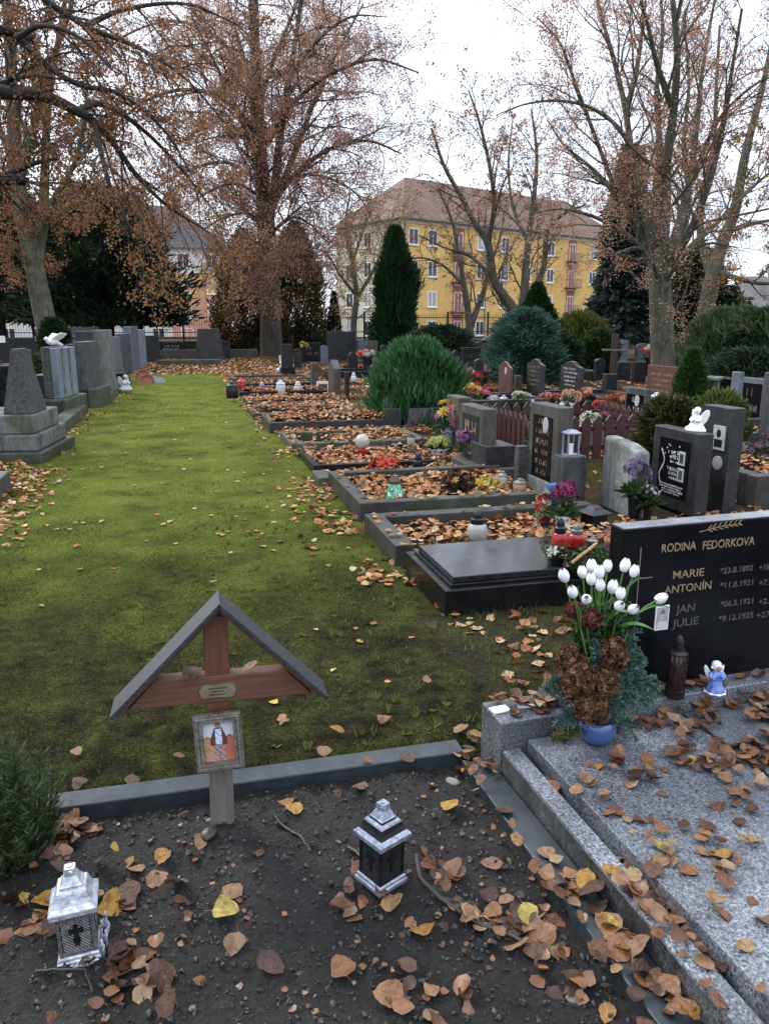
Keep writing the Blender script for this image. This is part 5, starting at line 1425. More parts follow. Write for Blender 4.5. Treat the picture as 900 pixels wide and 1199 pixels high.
# flowers, pots and lamps of the back graves: (label, px, py, radius, height, petals, pot, seed)
for k, (lab, px, py, rr, hh, pm, potm) in enumerate((
    ('red flower ball high behind the green bush', 557, 452, .17, .17, [P_red], M_metal_dark),
    ('yellow and red pot flowers at the right edge of the green bush', 551, 478, .20, .26, [P_yel, P_red], M_terracotta),
    ('red and pink flowers left of the red brown wavy stone', 569, 474, .18, .16, [P_red, P_pink], M_metal_dark),
    ('cream white flowers in front of the dark stone with gold lines', 609, 482, .17, .17, [P_cream], M_metal_dark),
    ('small white posy on the grave kerb beside red and pink flowers', 578, 480, .12, .08, [P_whi], M_pot_grey),
    ('orange and red flowers between the two dark wavy stones', 641, 478, .20, .10, [P_pea, P_red], M_metal_dark),
    ('peach bouquet in a white pot before the dark stone with pale lines', 667, 482, .20, .18, [P_pea, P_cream], M_white),
    ('red and peach bouquet right of the peach bouquet', 681, 478, .16, .18, [P_red, P_pea], M_metal_dark),
    ('bright red and white flowers below the tall dark cross', 760, 440, .32, .30, [P_red, P_whi], M_metal_dark),
    ('yellow flower ball beside the black stone with gold cross', 355, 424, .22, .22, [P_yel], M_metal_dark),
    ('red flowers on a black grave among the thin left stones', 126, 448, .40, .14, [P_red], None),
    ('white and yellow flowers behind the red ones on the left', 128, 441, .30, .30, [P_whi, P_yel], M_pot_grey),
    ('pale dried flowers at right by the pink potted ones', 895, 548, .12, .2, [P_lil, P_brown], M_pot_grey),
    ('lilac heather in a magenta pot right of the grey pillar', 874, 548, .12, .10, [P_lil, P_dust], plain('magenta_pot', (.16, .02, .07), .4)),
    ('cream rose posy among the leaves of the concrete kerb grave', 852, 552, .09, .08, [P_pea, P_yel], M_pot_grey),
    ('white and peach dried flowers behind the grey pillar', 842, 515, .16, .20, [P_whi, P_pea], M_pot_grey),
    ('pink white posy far left of the roofed cross', 548, 452, .15, .25, [P_pink, P_whi], M_metal_dark),
    ('dark pink wreath hanging by the slim black cross', 567, 450, .16, .25, [P_dust, P_pink], M_metal_dark),
    ('red and white flowers on a far grave beside the cypress', 430, 440, .30, .18, [P_red, P_whi], M_metal_dark),
    ('mixed dusty flowers far behind the leafy row', 412, 436, .35, .18, [P_dust, P_brown], None),
    ('orange flowers on the kerb before the wide red brown stone', 722, 482, .16, .14, [P_pea, P_red], M_terracotta),
    ('red bowl of flowers in front of the tall dark cross', 700, 486, .14, .08, [P_red], M_plastic_red))):
    bouquet(lab, at(px, py, .02), rr, hh, 20, rr * .34, 7, pm, (rr * .5, .16 + .4 * (py < 445)) if potm else None, potm, seed=60 + k, leaves=60, leaf_len=rr * .45, lift=hh * .5)
for k, (lab, px, py, r_, h_, gm, cm) in enumerate((
    ('red grave candle among leaves at the far end of the row', 283, 458, .09, .30, M_glass_red, M_plastic_red),
    ('second red grave candle left of the white figures', 307, 460, .09, .24, M_glass_red, M_metal_brush),
    ('round black lamp at the corner of the far kerb', 272, 466, .12, .34, M_metal_black, M_metal_black),
    ('white lamp on the kerb behind the black thin slab', 414, 447, .08, .25, M_white_dull, M_white_dull),
    ('white ceramic lamp beside the red candles of the row', 329, 461, .10, .30, M_white_dull, M_white_dull),
    ('pink white lamp right of the white ceramic lamp', 349, 460, .10, .26, plain('pale_pink', (.45, .30, .30), .4), M_white_dull),
    ('silver lamp standing before the red brown wavy stone', 589, 478, .08, .24, M_metal_brush, M_metal_brush),
    ('blue red glass candle before the dark stone with gold lines', 623, 481, .06, .2, plain('blue_glass', (.05, .08, .4), .2), M_metal_brush),
    ('clear glass lamp before the dark stone with pale lines', 657, 484, .07, .2, M_glass_clear, M_metal_brush),
    ('clear lamp with silver lid on block of left black stone', 93, 470, .11, .42, M_glass_clear, M_metal_brush),
    ('small white candle on leaves right of the white globe lamp', 481, 520, .05, .13, M_glass_clear, M_metal_dark),
    ('small dark framed lamp on leaves before the trough stone', 489, 548, .055, .16, M_metal_dark, M_metal_black),
    ('white plaster lamp at the wide red brown headstone', 767, 476, .11, .26, M_white_dull, M_white_dull))):
    candle('grave_candle', lab, at(px, py, .06), r_, h_, gm, cm, shape='jar' if k % 2 else 'cyl')
for k, (lab, px, py, r_, h_, m) in enumerate((
    ('terracotta pot lying at the end of the left row', 168, 444, .20, .26, M_terracotta), ('second terracotta pot beside the first, nearer the grass', 173, 449, .18, .22, M_terracotta),
    ('grey flower pot inside fence by the tall cross', 697, 478, .18, .26, M_grey_dark), ('terracotta pot right of the grey flower pot', 708, 480, .17, .26, M_terracotta), ('black pot in front of the tall dark cross', 721, 492, .14, .2, M_metal_dark))):
    T = thing('plant_pot', lab, 'pot', at(px, py, .0), 0, tilt=(R(70), 0) if k < 2 else None)
    MB().lathe([(r_ * .7, 0), (r_, h_ * .85), (r_ * 1.08, h_ * .86), (r_ * 1.08, h_), (r_ * .9, h_), (r_ * .88, h_ * .85)], 18).build('pot_body', m, T, smooth=True)
    MB().lathe([(r_ * .86, h_ * .8), (.01, h_ * .82)], 12).build('soil_fill', M_soil_shade, T)
o = MB().box(-.3, .3, -.25, .25, 0, .05).build('memorial_plate', M_blue_grey, bevel=.01); o.location = at(181, 446, .02); o.rotation_euler = (R(18), R(8), R(20)); tag(o, 'tilted grey stone plate on grass at left row end', 'plate')
for (px, py, s, lab) in ((148, 457, .36, 'white figure at the foot of the thin left stones'), (108, 440, .45, 'white angel among flowers left of the thin stones')):
    kneeling_angel(lab, at(px, py), s, R(30), M_white_dull)

# ------------------------------------------------------------------ left row
def lrow(label, x0, x1, y0, y1, z0, z1, mat, name='headstone', cat='headstone', tx=0, ty=0, rz=0, bevel=.012, parts=()):
    T = thing(name, label, cat, ((x0 + x1) / 2, (y0 + y1) / 2, 0), rz)
    w, d = (x1 - x0) / 2, (y1 - y0) / 2
    MB().box(-w, w, -d, d, z0, z1, tx=tx, ty=ty).build('slab', mat, T, bevel=bevel)
    for nm, a, m in parts: MB().box(*a).build(nm, m, T, bevel=bevel)
    return T
lrow('low flat grey slab at the left photo edge beside leaves', -2.9, -1.70, 6.6, 8.0, -.03, .17, M_grey, 'grave_slab', 'grave')
T = thing('obelisk', 'weathered grey tapered obelisk on two stepped stone blocks at the left', 'headstone', (-1.72, 9.75, 0), R(-7))
MB().box(-1.1, .12, -.30, 1.1, -.03, .12).build('base_step', M_concrete_dark, T, bevel=.02)
MB().box(-.8, .06, -.24, .95, .122, .31).build('lower_block', M_concrete, T, bevel=.02)
MB().box(-.74, .015, -.18, .85, .312, .53).build('upper_block', M_concrete, T, bevel=.02)
MB().box(-.34, -.01, -.08, .50, .532, 1.27, tx=.115, ty=.14).build('shaft', M_rough, T, bevel=.015)
T = thing('headstone', 'rough faced grey stone with two pale vertical bands, white dove on top', 'headstone', (-2.12, 13.8, 0), R(-9))
MB().box(-.45, .20, -.15, 1.15, -.03, .34).build('base', M_conc_mossy, T, bevel=.03)
MB().box(-.14, -.005, -.05, 1.0, .342, 1.18).build('rough_face', M_rough, T, bevel=.02)
MB().box(-.002, .10, -.04, 1.0, .342, 1.16).build('slab', M_pale_blue, T, bevel=.01)
for q in (.22, .60): MB().box(.1005, .115, q, q + .09, .345, 1.15).build('pale_band', M_plaster, T)
MB().box(-.40, -.16, .1, .7, .342, .72).build('side_block', M_grey_dark, T, bevel=.01)
dv = thing('dove_statue', 'white stone dove with raised wings on the rough grey stone', 'statue', (-2.12, 14.1, 1.18), R(40))
dv.scale = (.62,) * 3
b = MB(); b.ball((0, 0, .12), (.17, .09, .09), 14, 10); b.ball((-.16, 0, .20), (.06, .055, .06), 10, 8); b.tube([(-.13, 0, .15), (-.16, 0, .19)], [.06, .05], 8); b.tube([(-.21, 0, .20), (-.26, 0, .18)], [.02, .005], 6); b.tube([(.13, 0, .10), (.30, 0, .02)], [.06, .03], 8)
b.build('body', M_white, dv, remesh=.014)
for s in (-1, 1):
    b = MB(); b.prism([(-.10, 0), (.02, .16), (.16, .26), (.34, .22), (.28, .10), (.16, .0), (.02, -.04)], 'y', 0, .02, 0, Matrix.Translation((0, s * .05, .15)) @ Matrix.Rotation(-s * R(38), 4, 'X')); b.build('wing', M_white, dv, bevel=.006)
lrow('narrow black polished stone between obelisk and dove stone', -2.75, -2.38, 11.9, 12.7, -.03, .98, M_black_wet, parts=(('base', (-.3, .45, -.4, .55, -.04, .22), M_black_rough),))
lrow('slim grey post beside the dove stone with mossy block', -1.92, -1.72, 15.6, 16.6, -.03, 1.22, M_grey, rz=R(-8), parts=(('base', (-.35, .25, -.5, .6, -.04, .35), M_conc_mossy), ('block', (-.55, -.14, -.46, .3, -.04, .62), M_black_rough)))
lrow('tall pale grey stone behind the slim post in the left row', -1.80, -1.56, 17.3, 18.4, -.03, 1.42, M_concrete, tx=.03, rz=R(-7))
lrow('dark cross shaped stone just left of the tall pale one', -2.15, -1.83, 17.2, 17.6, -.03, 1.40, M_grey_dark, parts=(('arm', (-.35, -.161, -.15, .15, .98, 1.14), M_grey_dark),))
lrow('black low grave under the red flowers in the left row', -2.5, -1.5, 20.6, 22.4, -.03, .34, M_black_wet, 'grave_slab', 'grave')
lrow('first thin pale stone of three in the left row', -2.02, -1.76, 22.6, 23.5, -.03, 1.20, M_blue_grey, tx=.05, rz=R(-8))
lrow('second thin pale stone of three in the left row', -1.98, -1.72, 25.6, 26.7, -.03, 1.24, M_grey, tx=.03, rz=R(-8))
lrow('tallest and thickest of the thin stones in the left row', -1.86, -1.60, 27.6, 28.8, -.03, 1.46, M_blue_grey, rz=R(-8))
lrow('last narrow light stone before the dark square slab', -1.68, -1.46, 29.5, 30.7, -.03, 1.34, M_pale_blue, rz=R(-8))
lrow('long mossy concrete kerb along the left edge of the grass', -1.98, -1.74, 11.4, 14.6, -.03, .16, M_conc_mossy, 'kerb_stone', 'kerb')
lrow('low concrete kerb further along the left edge of the grass', -1.72, -1.5, 16.6, 22.8, -.03, .16, M_conc_mossy, 'kerb_stone', 'kerb')
lrow('long low dark terrace wall at the far end before the beech', -1.4, 3.2, 36.0, 36.5, -.03, .42, M_concrete_dark, 'terrace_wall', 'wall')
lrow('low pale stone edging at the end of the grass path', -1.0, 1.3, 30.5, 31.0, -.03, .22, M_conc_mossy, 'kerb_stone', 'kerb')

# ------------------------------------------------------------------ shrubs and conifers
def foliage(kind, rx, ry, h, n, L, Wd, r, lobes=.18, base=0.0):
    """spray quads filling an uneven crown; returns V, F, tint (local)"""
    u = r.random(n); a = r.random(n) * 6.283
    ph = r.random(4) * 6.28
    lob = 1 + lobes * (np.sin(3 * a + ph[0] + 5 * u) * .5 + np.sin(5 * a + ph[1] - 9 * u) * .35 + np.sin(2 * a + 14 * u + ph[2]) * .4)
    if kind == 'cone': prof = (1 - u) ** .85 * (np.minimum(1, .35 + u * 6))
    elif kind == 'column': prof = np.minimum(1, (1 - u) * 3.2) ** .7 * (.72 + .28 * np.minimum(1, u * 4)) * (1 - .35 * u)
    elif kind == 'spruce': prof = (1 - u) ** .8 * (.62 + .38 * np.abs(np.sin(u * 24 + .8 * np.sin(a * 3))))
    else: prof = np.sqrt(np.maximum(0, 1 - (u * 1.12 - .18) ** 2 / .90)) * (.80 + .2 * u)
    rad = prof * lob * np.maximum(.0, 1 + np.where(r.random(n) < .22, r.normal(.04, .09, n), -np.abs(r.normal(0, .24, n))))
    x = np.cos(a) * rad * rx; y = np.sin(a) * rad * ry; z = base + u * h
    P = np.stack([x, y, z], 1)
    out = np.stack([np.cos(a), np.sin(a), np.zeros(n)], 1)
    upk = {'cone': 1.0, 'column': 1.4, 'spruce': -.28, 'upright': 1.5, 'round': .45}[kind]
    d = unit(out * (1.0 if kind != 'upright' else .7) + np.array([0, 0, 1.0]) * upk + r.normal(0, .38, (n, 3)))
    sd = unit(np.cross(d, r.normal(0, 1, (n, 3))))
    V, F = quads(P, d, sd, L * r.uniform(.5, 1.4, n), Wd * r.uniform(.6, 1.4, n))
    clump = vnoise(a * 2.2 + z * 1.1 / max(h, .1) * 6, z / max(h, .1) * 9 + a, 3)
    return V, F, np.repeat(np.clip(clump * .9 - .05 + r.normal(0, .16, n), 0, 1), 6)
def F_mat(name, dark, mid, lite): return leafmat(name, [(0, dark), (.5, mid), (1, lite)], 'tint', .25, .6, .3)
F_yew = F_mat('bright_yew_foliage', (.024, .066, .028), (.058, .165, .066), (.13, .29, .12))
F_blue = F_mat('blue_conifer_foliage', (.028, .064, .05), (.07, .15, .115), (.17, .28, .22))
F_dark = F_mat('dark_conifer_foliage', (.010, .020, .011), (.028, .052, .025), (.07, .10, .045))
F_thuja = F_mat('browning_thuja', (.018, .032, .014), (.10, .082, .03), (.34, .20, .075))
F_cyp = F_mat('cypress_foliage', (.010, .026, .011), (.022, .056, .020), (.05, .10, .035))
F_green = F_mat('green_shrub_foliage', (.018, .040, .014), (.042, .09, .026), (.09, .15, .045))
F_ylw = F_mat('yellow_green_shrub', (.05, .07, .016), (.11, .14, .032), (.20, .22, .06))
F_olive = F_mat('olive_shrub', (.025, .03, .012), (.06, .065, .022), (.14, .11, .035))
F_hedge = F_mat('dusty_green_shrub', (.028, .052, .024), (.075, .115, .055), (.16, .19, .10))
F_grey = F_mat('grey_blue_spruce', (.02, .032, .03), (.045, .07, .062), (.09, .12, .105))
M_bark_dk = stone('dark_bark', (.018, .016, .013), (.05, .045, .036), 3, .9, 1.0, dist=.03, streak=True)
M_bark = stone('grey_green_bark', (.075, .071, .057), (.18, .165, .135), 2.2, .9, 1.0, moss=.8, dist=.04, streak=True)
M_bark_b = stone('brown_beech_bark', (.05, .042, .034), (.105, .09, .072), 2.0, .85, .8, moss=.5, dist=.04, streak=True)

def bush(name, label, loc, kind, rx, h, n, L, Wd, mat, seed, cat='shrub', ry=None, base=0.0, trunk=None, lobes=.18):
    r = np.random.default_rng(seed); T = thing(name, label, cat, loc)
    V, F, t = foliage(kind, rx, ry or rx, h, n, L, Wd, r, lobes, base)
    np_mesh('crown' if cat == 'tree' else 'foliage', V, F, mat, tint=t, parent=T)
    b = MB(); tr = trunk or rx * .08
    b.tube([(0, 0, -.05), (0, 0, base + h * .35), (0, 0, base + h * .85)], [tr * 1.2, tr, tr * .3], 8)
    for k in range(9):
        a = k * 2.4; q = base + h * (.15 + .07 * k); b.tube([(0, 0, q), (math.cos(a) * rx * .5, math.sin(a) * rx * .5, q + h * .12)], [tr * .5, tr * .15], 5)
    b.build('trunk' if cat == 'tree' else 'stems', M_bark_dk, T, smooth=True)
    return T
p = G(495, 498); bush('yew_bush', 'bright green rounded yew bush standing among the graves', (p.x, p.y + .4, -.05), 'upright', .73, 1.24, 15000, .17, .030, F_yew, 51, lobes=.22)
p = D(614, 440, 21); bush('blue_conifer', 'big rounded blue green conifer behind the wavy topped stones', (p.x, p.y, 0), 'round', .92, 1.88, 15000, .16, .032, F_blue, 52, lobes=.3)
p = D(625, 440, 25); bush('cone_conifer', 'dark green conifer peak rising behind the blue green conifer', (p.x, p.y, 0), 'cone', 1.1, 2.7, 12000, .16, .04, F_cyp, 53)
p = D(462, 430, 33); bush('columnar_cypress', 'tall dark green columnar cypress beside the yellow house', (p.x, p.y, 0), 'column', .84, 5.2, 20000, .26, .05, F_cyp, 54, 'tree', lobes=.34)
p = D(392, 420, 40); bush('columnar_cypress', 'small dark pointed cypress left of the tall one', (p.x, p.y, 0), 'cone', .42, 3.0, 6000, .16, .04, F_cyp, 55, 'tree')
p = D(288, 418, 43); bush('columnar_cypress', 'broad dark thuja column left behind the beech trunk', (p.x, p.y, 0), 'column', 1.5, 6.2, 14000, .26, .06, F_thuja, 56, 'tree', lobes=.34)
p = D(349, 418, 43); bush('columnar_cypress', 'broad dark thuja column right behind the beech trunk', (p.x, p.y, 0), 'column', 1.55, 6.6, 14000, .26, .06, F_thuja, 57, 'tree', lobes=.34)
p = G(802, 520); bush('cone_conifer', 'small green cone conifer behind the angel headstone', (p.x + .42, p.y + .6, .0), 'cone', .33, 1.16, 9000, .10, .018, F_green, 58)
p = G(770, 560); bush('olive_shrub', 'olive and rust coloured shrub leaning on the framed dark headstone', (4.5, 6.55, 0), 'round', .33, .84, 6000, .09, .022, F_olive, 59)
p = D(515, 440, 30); bush('hedge_shrub', 'low dark green hedge shrub before the yellow house', (p.x, p.y, 0), 'round', 1.5, 1.45, 12000, .15, .04, F_dark, 61)
p = D(676, 445, 27); bush('yellow_green_shrub', 'yellow green feathery shrub right of the blue conifer', (p.x, p.y, 0), 'upright', 1.0, 1.75, 9000, .24, .05, F_ylw, 62)
p = D(700, 445, 25); bush('green_shrub', 'mid green shrub at the foot of tall dark cross', (p.x, p.y, 0), 'round', .62, 1.35, 7000, .13, .035, F_green, 63)
p = D(655, 445, 24); bush('green_shrub', 'dark green bush between blue conifer and yellow green shrub', (p.x, p.y, 0), 'round', .7, 1.2, 6000, .13, .035, F_dark, 64)
for k, (px, dep, rx, h, lab) in enumerate(((838, 17.5, .75, 1.5, 'dusty green juniper left end of the right hedge'), (850, 16.5, 1.0, 1.75, 'tall dusty juniper in the middle of the right hedge'), (885, 16, 1.0, 1.8, 'dusty green juniper at the right photo edge'), (925, 15.5, 1.0, 1.9, 'juniper just past the right photo edge'), (822, 21, .8, 1.4, 'low dark juniper beside the big right trunk'))):
    p = D(px, 440, dep); bush('juniper_shrub', lab, (p.x, p.y, 0), 'upright' if k % 2 else 'round', rx, h, 12000, .17, .032, F_hedge, 70 + k)
p = D(872, 470, 13.6); bush('dark_bush', 'dark bush base behind the blue grey headstone', (p.x, p.y, 0), 'round', .75, 1.1, 7000, .12, .03, F_dark, 78)
p = G(876, 548); bush('yellow_green_shrub', 'small yellow green shrub at right behind the pink pot', (p.x + .25, p.y + .9, 0), 'upright', .35, .68, 2600, .12, .03, F_ylw, 79)
p = D(66, 418, 26); bush('ivy_bush', 'green ivy bush at the foot of the leaning left tree', (p.x, p.y, 0), 'round', .55, 1.7, 5000, .13, .045, F_cyp, 80)
p = G(25, 500); bush('green_shrub', 'dark green plant between the black monument and left stones', (p.x - .5, p.y + 5, 0), 'round', .6, .9, 3500, .12, .03, F_green, 81)

# dark evergreens at the left: trunk bare below, wide drooping crown
for k, (px, dep, base, rx, h, n, lab) in enumerate(((128, 38, 1.4, 2.9, 6.2, 30000, 'broad dark evergreen tree left, directly over the pale monument'), (162, 39, 1.6, 1.75, 4.4, 15000, 'dark evergreen tree right of the broad one, before pink house'), (2, 37, 1.6, 2.6, 6.4, 24000, 'dark evergreen tree at the left photo edge'), (75, 41, 1.6, 2.6, 5.2, 18000, 'dark evergreen tree half hidden behind the leaning left tree'))):
    p = D(px, 415, dep); bush('evergreen_tree', lab, (p.x, p.y, 0), 'spruce' if k % 2 else 'round', rx * 1.1, h, int(n * .5), .40, .085, F_dark, 90 + k, 'tree', base=base, trunk=.30, lobes=.75)
for k, (px, dep, rx, h, base, lab) in enumerate(((724, 36, 1.45, 8.2, .8, 'grey blue spruce tree behind the big right tree'), (812, 40, 2.6, 4.6, .5, 'dark spruce behind the small leaning tree at right'))):
    p = D(px, 410, dep); bush('spruce_tree', lab, (p.x, p.y, 0), 'spruce', rx, h, (11000, 16000)[k], .46, .10, F_grey if k == 0 else F_dark, 96 + k, 'tree', base=base, trunk=.22, lobes=.35)

# ------------------------------------------------------------------ leaf trees
def tubes(polys, sides):
    """polys: list of (pts (k,3), radii (k)); grouped by k and swept"""
    VV = []; FF = []; off = 0; byk = {}
    for p, r_ in polys: byk.setdefault(len(p), []).append((p, r_))
    for k, lst in byk.items():
        P = np.array([q[0] for q in lst]); Rr = np.array([q[1] for q in lst]); n = len(lst)
        T = np.zeros_like(P); T[:, 1:-1] = P[:, 2:] - P[:, :-2]; T[:, 0] = P[:, 1] - P[:, 0]; T[:, -1] = P[:, -1] - P[:, -2]
        T /= np.maximum(np.linalg.norm(T, axis=2, keepdims=True), 1e-9)
        ref = np.where(np.abs(T[:, :1, 2:3]) > .8, np.array([1.0, .13, 0]), np.array([.05, .02, 1.0]))
        U = np.cross(T, np.broadcast_to(ref, T.shape)); U /= np.maximum(np.linalg.norm(U, axis=2, keepdims=True), 1e-9); W = np.cross(T, U)
        a = np.arange(sides) * 2 * np.pi / sides
        V = P[:, :, None] + (U[:, :, None] * np.cos(a)[None, None, :, None] + W[:, :, None] * np.sin(a)[None, None, :, None]) * Rr[:, :, None, None]
        VV.append(V.reshape(-1, 3))
        base = (np.arange(n) * k * sides)[:, None, None] + (np.arange(k - 1) * sides)[None, :, None] + np.arange(sides)[None, None]
        nxt = (np.arange(n) * k * sides)[:, None, None] + (np.arange(k - 1) * sides)[None, :, None] + ((np.arange(sides) + 1) % sides)[None, None]
        FF.append(np.stack([base, nxt, nxt + sides, base + sides], -1).reshape(-1, 4) + off); off += n * k * sides
    return np.vstack(VV), np.vstack(FF)

def smooth_poly(pts, r0, r1, sub=5, wob=.0, r=None, power=1.0):
    pts = [np.array(p) for p in pts]; out = []
    ext = [2 * pts[0] - pts[1]] + pts + [2 * pts[-1] - pts[-2]]
    for i in range(1, len(ext) - 2):
        for t in np.linspace(0, 1, sub, endpoint=False):
            a, b, c, d = ext[i - 1:i + 3]
            out.append(.5 * ((2 * b) + (c - a) * t + (2 * a - 5 * b + 4 * c - d) * t * t + (3 * b - a - 3 * c + d) * t ** 3))
    out.append(pts[-1]); out = np.array(out)
    if wob: out[1:-1] += r.normal(0, wob, out[1:-1].shape)
    q = np.linspace(0, 1, len(out)) ** power
    return out, r0 + (r1 - r0) * q

def spawn(r, parents, per_m, lmin, lmax, ang, up, droop, segs, start=.2, rk=.5, jit=.16, taper=True):
    out = []
    for P, Rr in parents:
        seg = np.linalg.norm(np.diff(P, axis=0), axis=1); L = seg.sum(); n = max(1, int(L * per_m * r.uniform(.8, 1.2)))
        cum = np.concatenate([[0], np.cumsum(seg)]) / L
        for i in range(n):
            t = start + (1 - start) * (i + r.random()) / n
            j = min(len(seg) - 1, np.searchsorted(cum, t) - 1); f = (t - cum[j]) / max(1e-6, cum[j + 1] - cum[j])
            p = P[j] + (P[j + 1] - P[j]) * f; tan = (P[j + 1] - P[j]) / max(1e-6, seg[j]); rp = Rr[j] + (Rr[j + 1] - Rr[j]) * f
            q = np.cross(tan, r.normal(0, 1, 3)); q /= max(1e-6, np.linalg.norm(q))
            th = ang * r.uniform(.7, 1.3); d = tan * math.cos(th) + q * math.sin(th); d[2] += up; d /= np.linalg.norm(d)
            ln = r.uniform(lmin, lmax) * (1 - .45 * t if taper else 1); st = ln / segs
            pts = [p]
            for s_ in range(segs):
                d = d + r.normal(0, jit, 3); d[2] -= droop; d /= np.linalg.norm(d); pts.append(pts[-1] + d * st)
            r0 = min(rp * rk, ln * .014 + .0055)
            out.append((np.array(pts), np.linspace(r0, max(.0045, r0 * .3), segs + 1)))
    return out

def leaves_on(r, twigs, n, size, spread, droopy=.3, clump=0.0):
    idx = r.integers(0, len(twigs), n)
    if clump:
        keepw = r.random(len(twigs)) ** clump; keepw /= keepw.sum(); idx = r.choice(len(twigs), n, p=keepw)
    P = np.zeros((n, 3))
    f = r.random(n)
    for i in range(n):
        pts = twigs[idx[i]][0]; q = f[i] * (len(pts) - 1); j = min(len(pts) - 2, int(q)); P[i] = pts[j] + (pts[j + 1] - pts[j]) * (q - j)
    P += r.normal(0, spread, (n, 3)); 
    d = unit(r.normal(0, 1, (n, 3)) + np.array([0, 0, -droopy])); sd = unit(np.cross(d, r.normal(0, 1, (n, 3))))
    s = size * r.uniform(.6, 1.35, n)
    a = P; b = P + d * (s * .45)[:, None] - sd * (s * .36)[:, None]; c = P + d * s[:, None]; e = P + d * (s * .45)[:, None] + sd * (s * .36)[:, None]
    V = np.stack([a, b, c, e], 1).reshape(-1, 3); F = np.arange(n * 4).reshape(-1, 4)
    return V, F, np.repeat(np.clip(r.random(n) * .7 + .3 * vnoise(P[:, 0] * .9, P[:, 2] * .9 + P[:, 1], 2), 0, 1), 4)

def leaf_tree(name, label, limbs, loc, bark, lmat, seed, b1, b2, b3, nleaf, lsize, spread=.05, clump=0, droopy=.3):
    """limbs: (points, r0, r1) real 3-D polylines; b1..b3: spawn settings for branches, branchlets, twigs"""
    r = np.random.default_rng(seed); T = thing(name, label, 'tree', loc)
    off = np.array(T.location)
    L0 = [smooth_poly([np.array(p) - off for p in pts], ra, rb, 6, .0, r) for pts, ra, rb in limbs]
    thin = [l for l in L0 if l[1][0] < 1e9]
    B1 = spawn(r, thin, *b1); B2 = spawn(r, B1, *b2); B3 = spawn(r, B2, *b3) if b3 else []
    V0, F0 = tubes(L0, 12); V1, F1 = tubes(B1, 6); V2, F2 = tubes(B2, 4)
    Vs = [V0, V1, V2]; Fs = [F0, F1 + len(V0), F2 + len(V0) + len(V1)]
    if B3: V3, F3 = tubes(B3, 3); Vs.append(V3); Fs.append(F3 + len(V0) + len(V1) + len(V2))
    np_mesh('trunk', np.vstack(Vs), np.vstack(Fs), bark, parent=T, smooth=True)
    if nleaf:
        V, F, t = leaves_on(r, (B3 or B2) , nleaf, lsize, spread, droopy, clump)
        np_mesh('crown', V, F, lmat, tint=t, parent=T)
    return T
def pl(dep, *pts): return [tuple(D(px, py, dep + (q[0] if q else 0))) for px, py, *q in pts]
F_beech = leafmat('rusty_beech_leaves', [(0, (.22, .11, .10)), (.3, (.40, .21, .18)), (.6, (.54, .31, .24)), (.85, (.58, .36, .19)), (1, (.66, .50, .18))], 'tint', .55, .6, .3)
F_rust = leafmat('sparse_rust_leaves', [(0, (.28, .14, .11)), (.4, (.52, .28, .21)), (.75, (.62, .38, .26)), (1, (.62, .45, .18))], 'tint', .5, .6, .3)
F_brown = leafmat('brown_hanging_leaves', [(0, (.12, .055, .038)), (.45, (.26, .125, .075)), (.8, (.36, .20, .09)), (.93, (.44, .32, .10)), (1, (.60, .52, .10))], 'tint', .5, .6, .3)
F_gold = leafmat('golden_low_leaves', [(0, (.14, .08, .02)), (.5, (.28, .17, .04)), (1, (.42, .30, .08))], 'tint', .4)

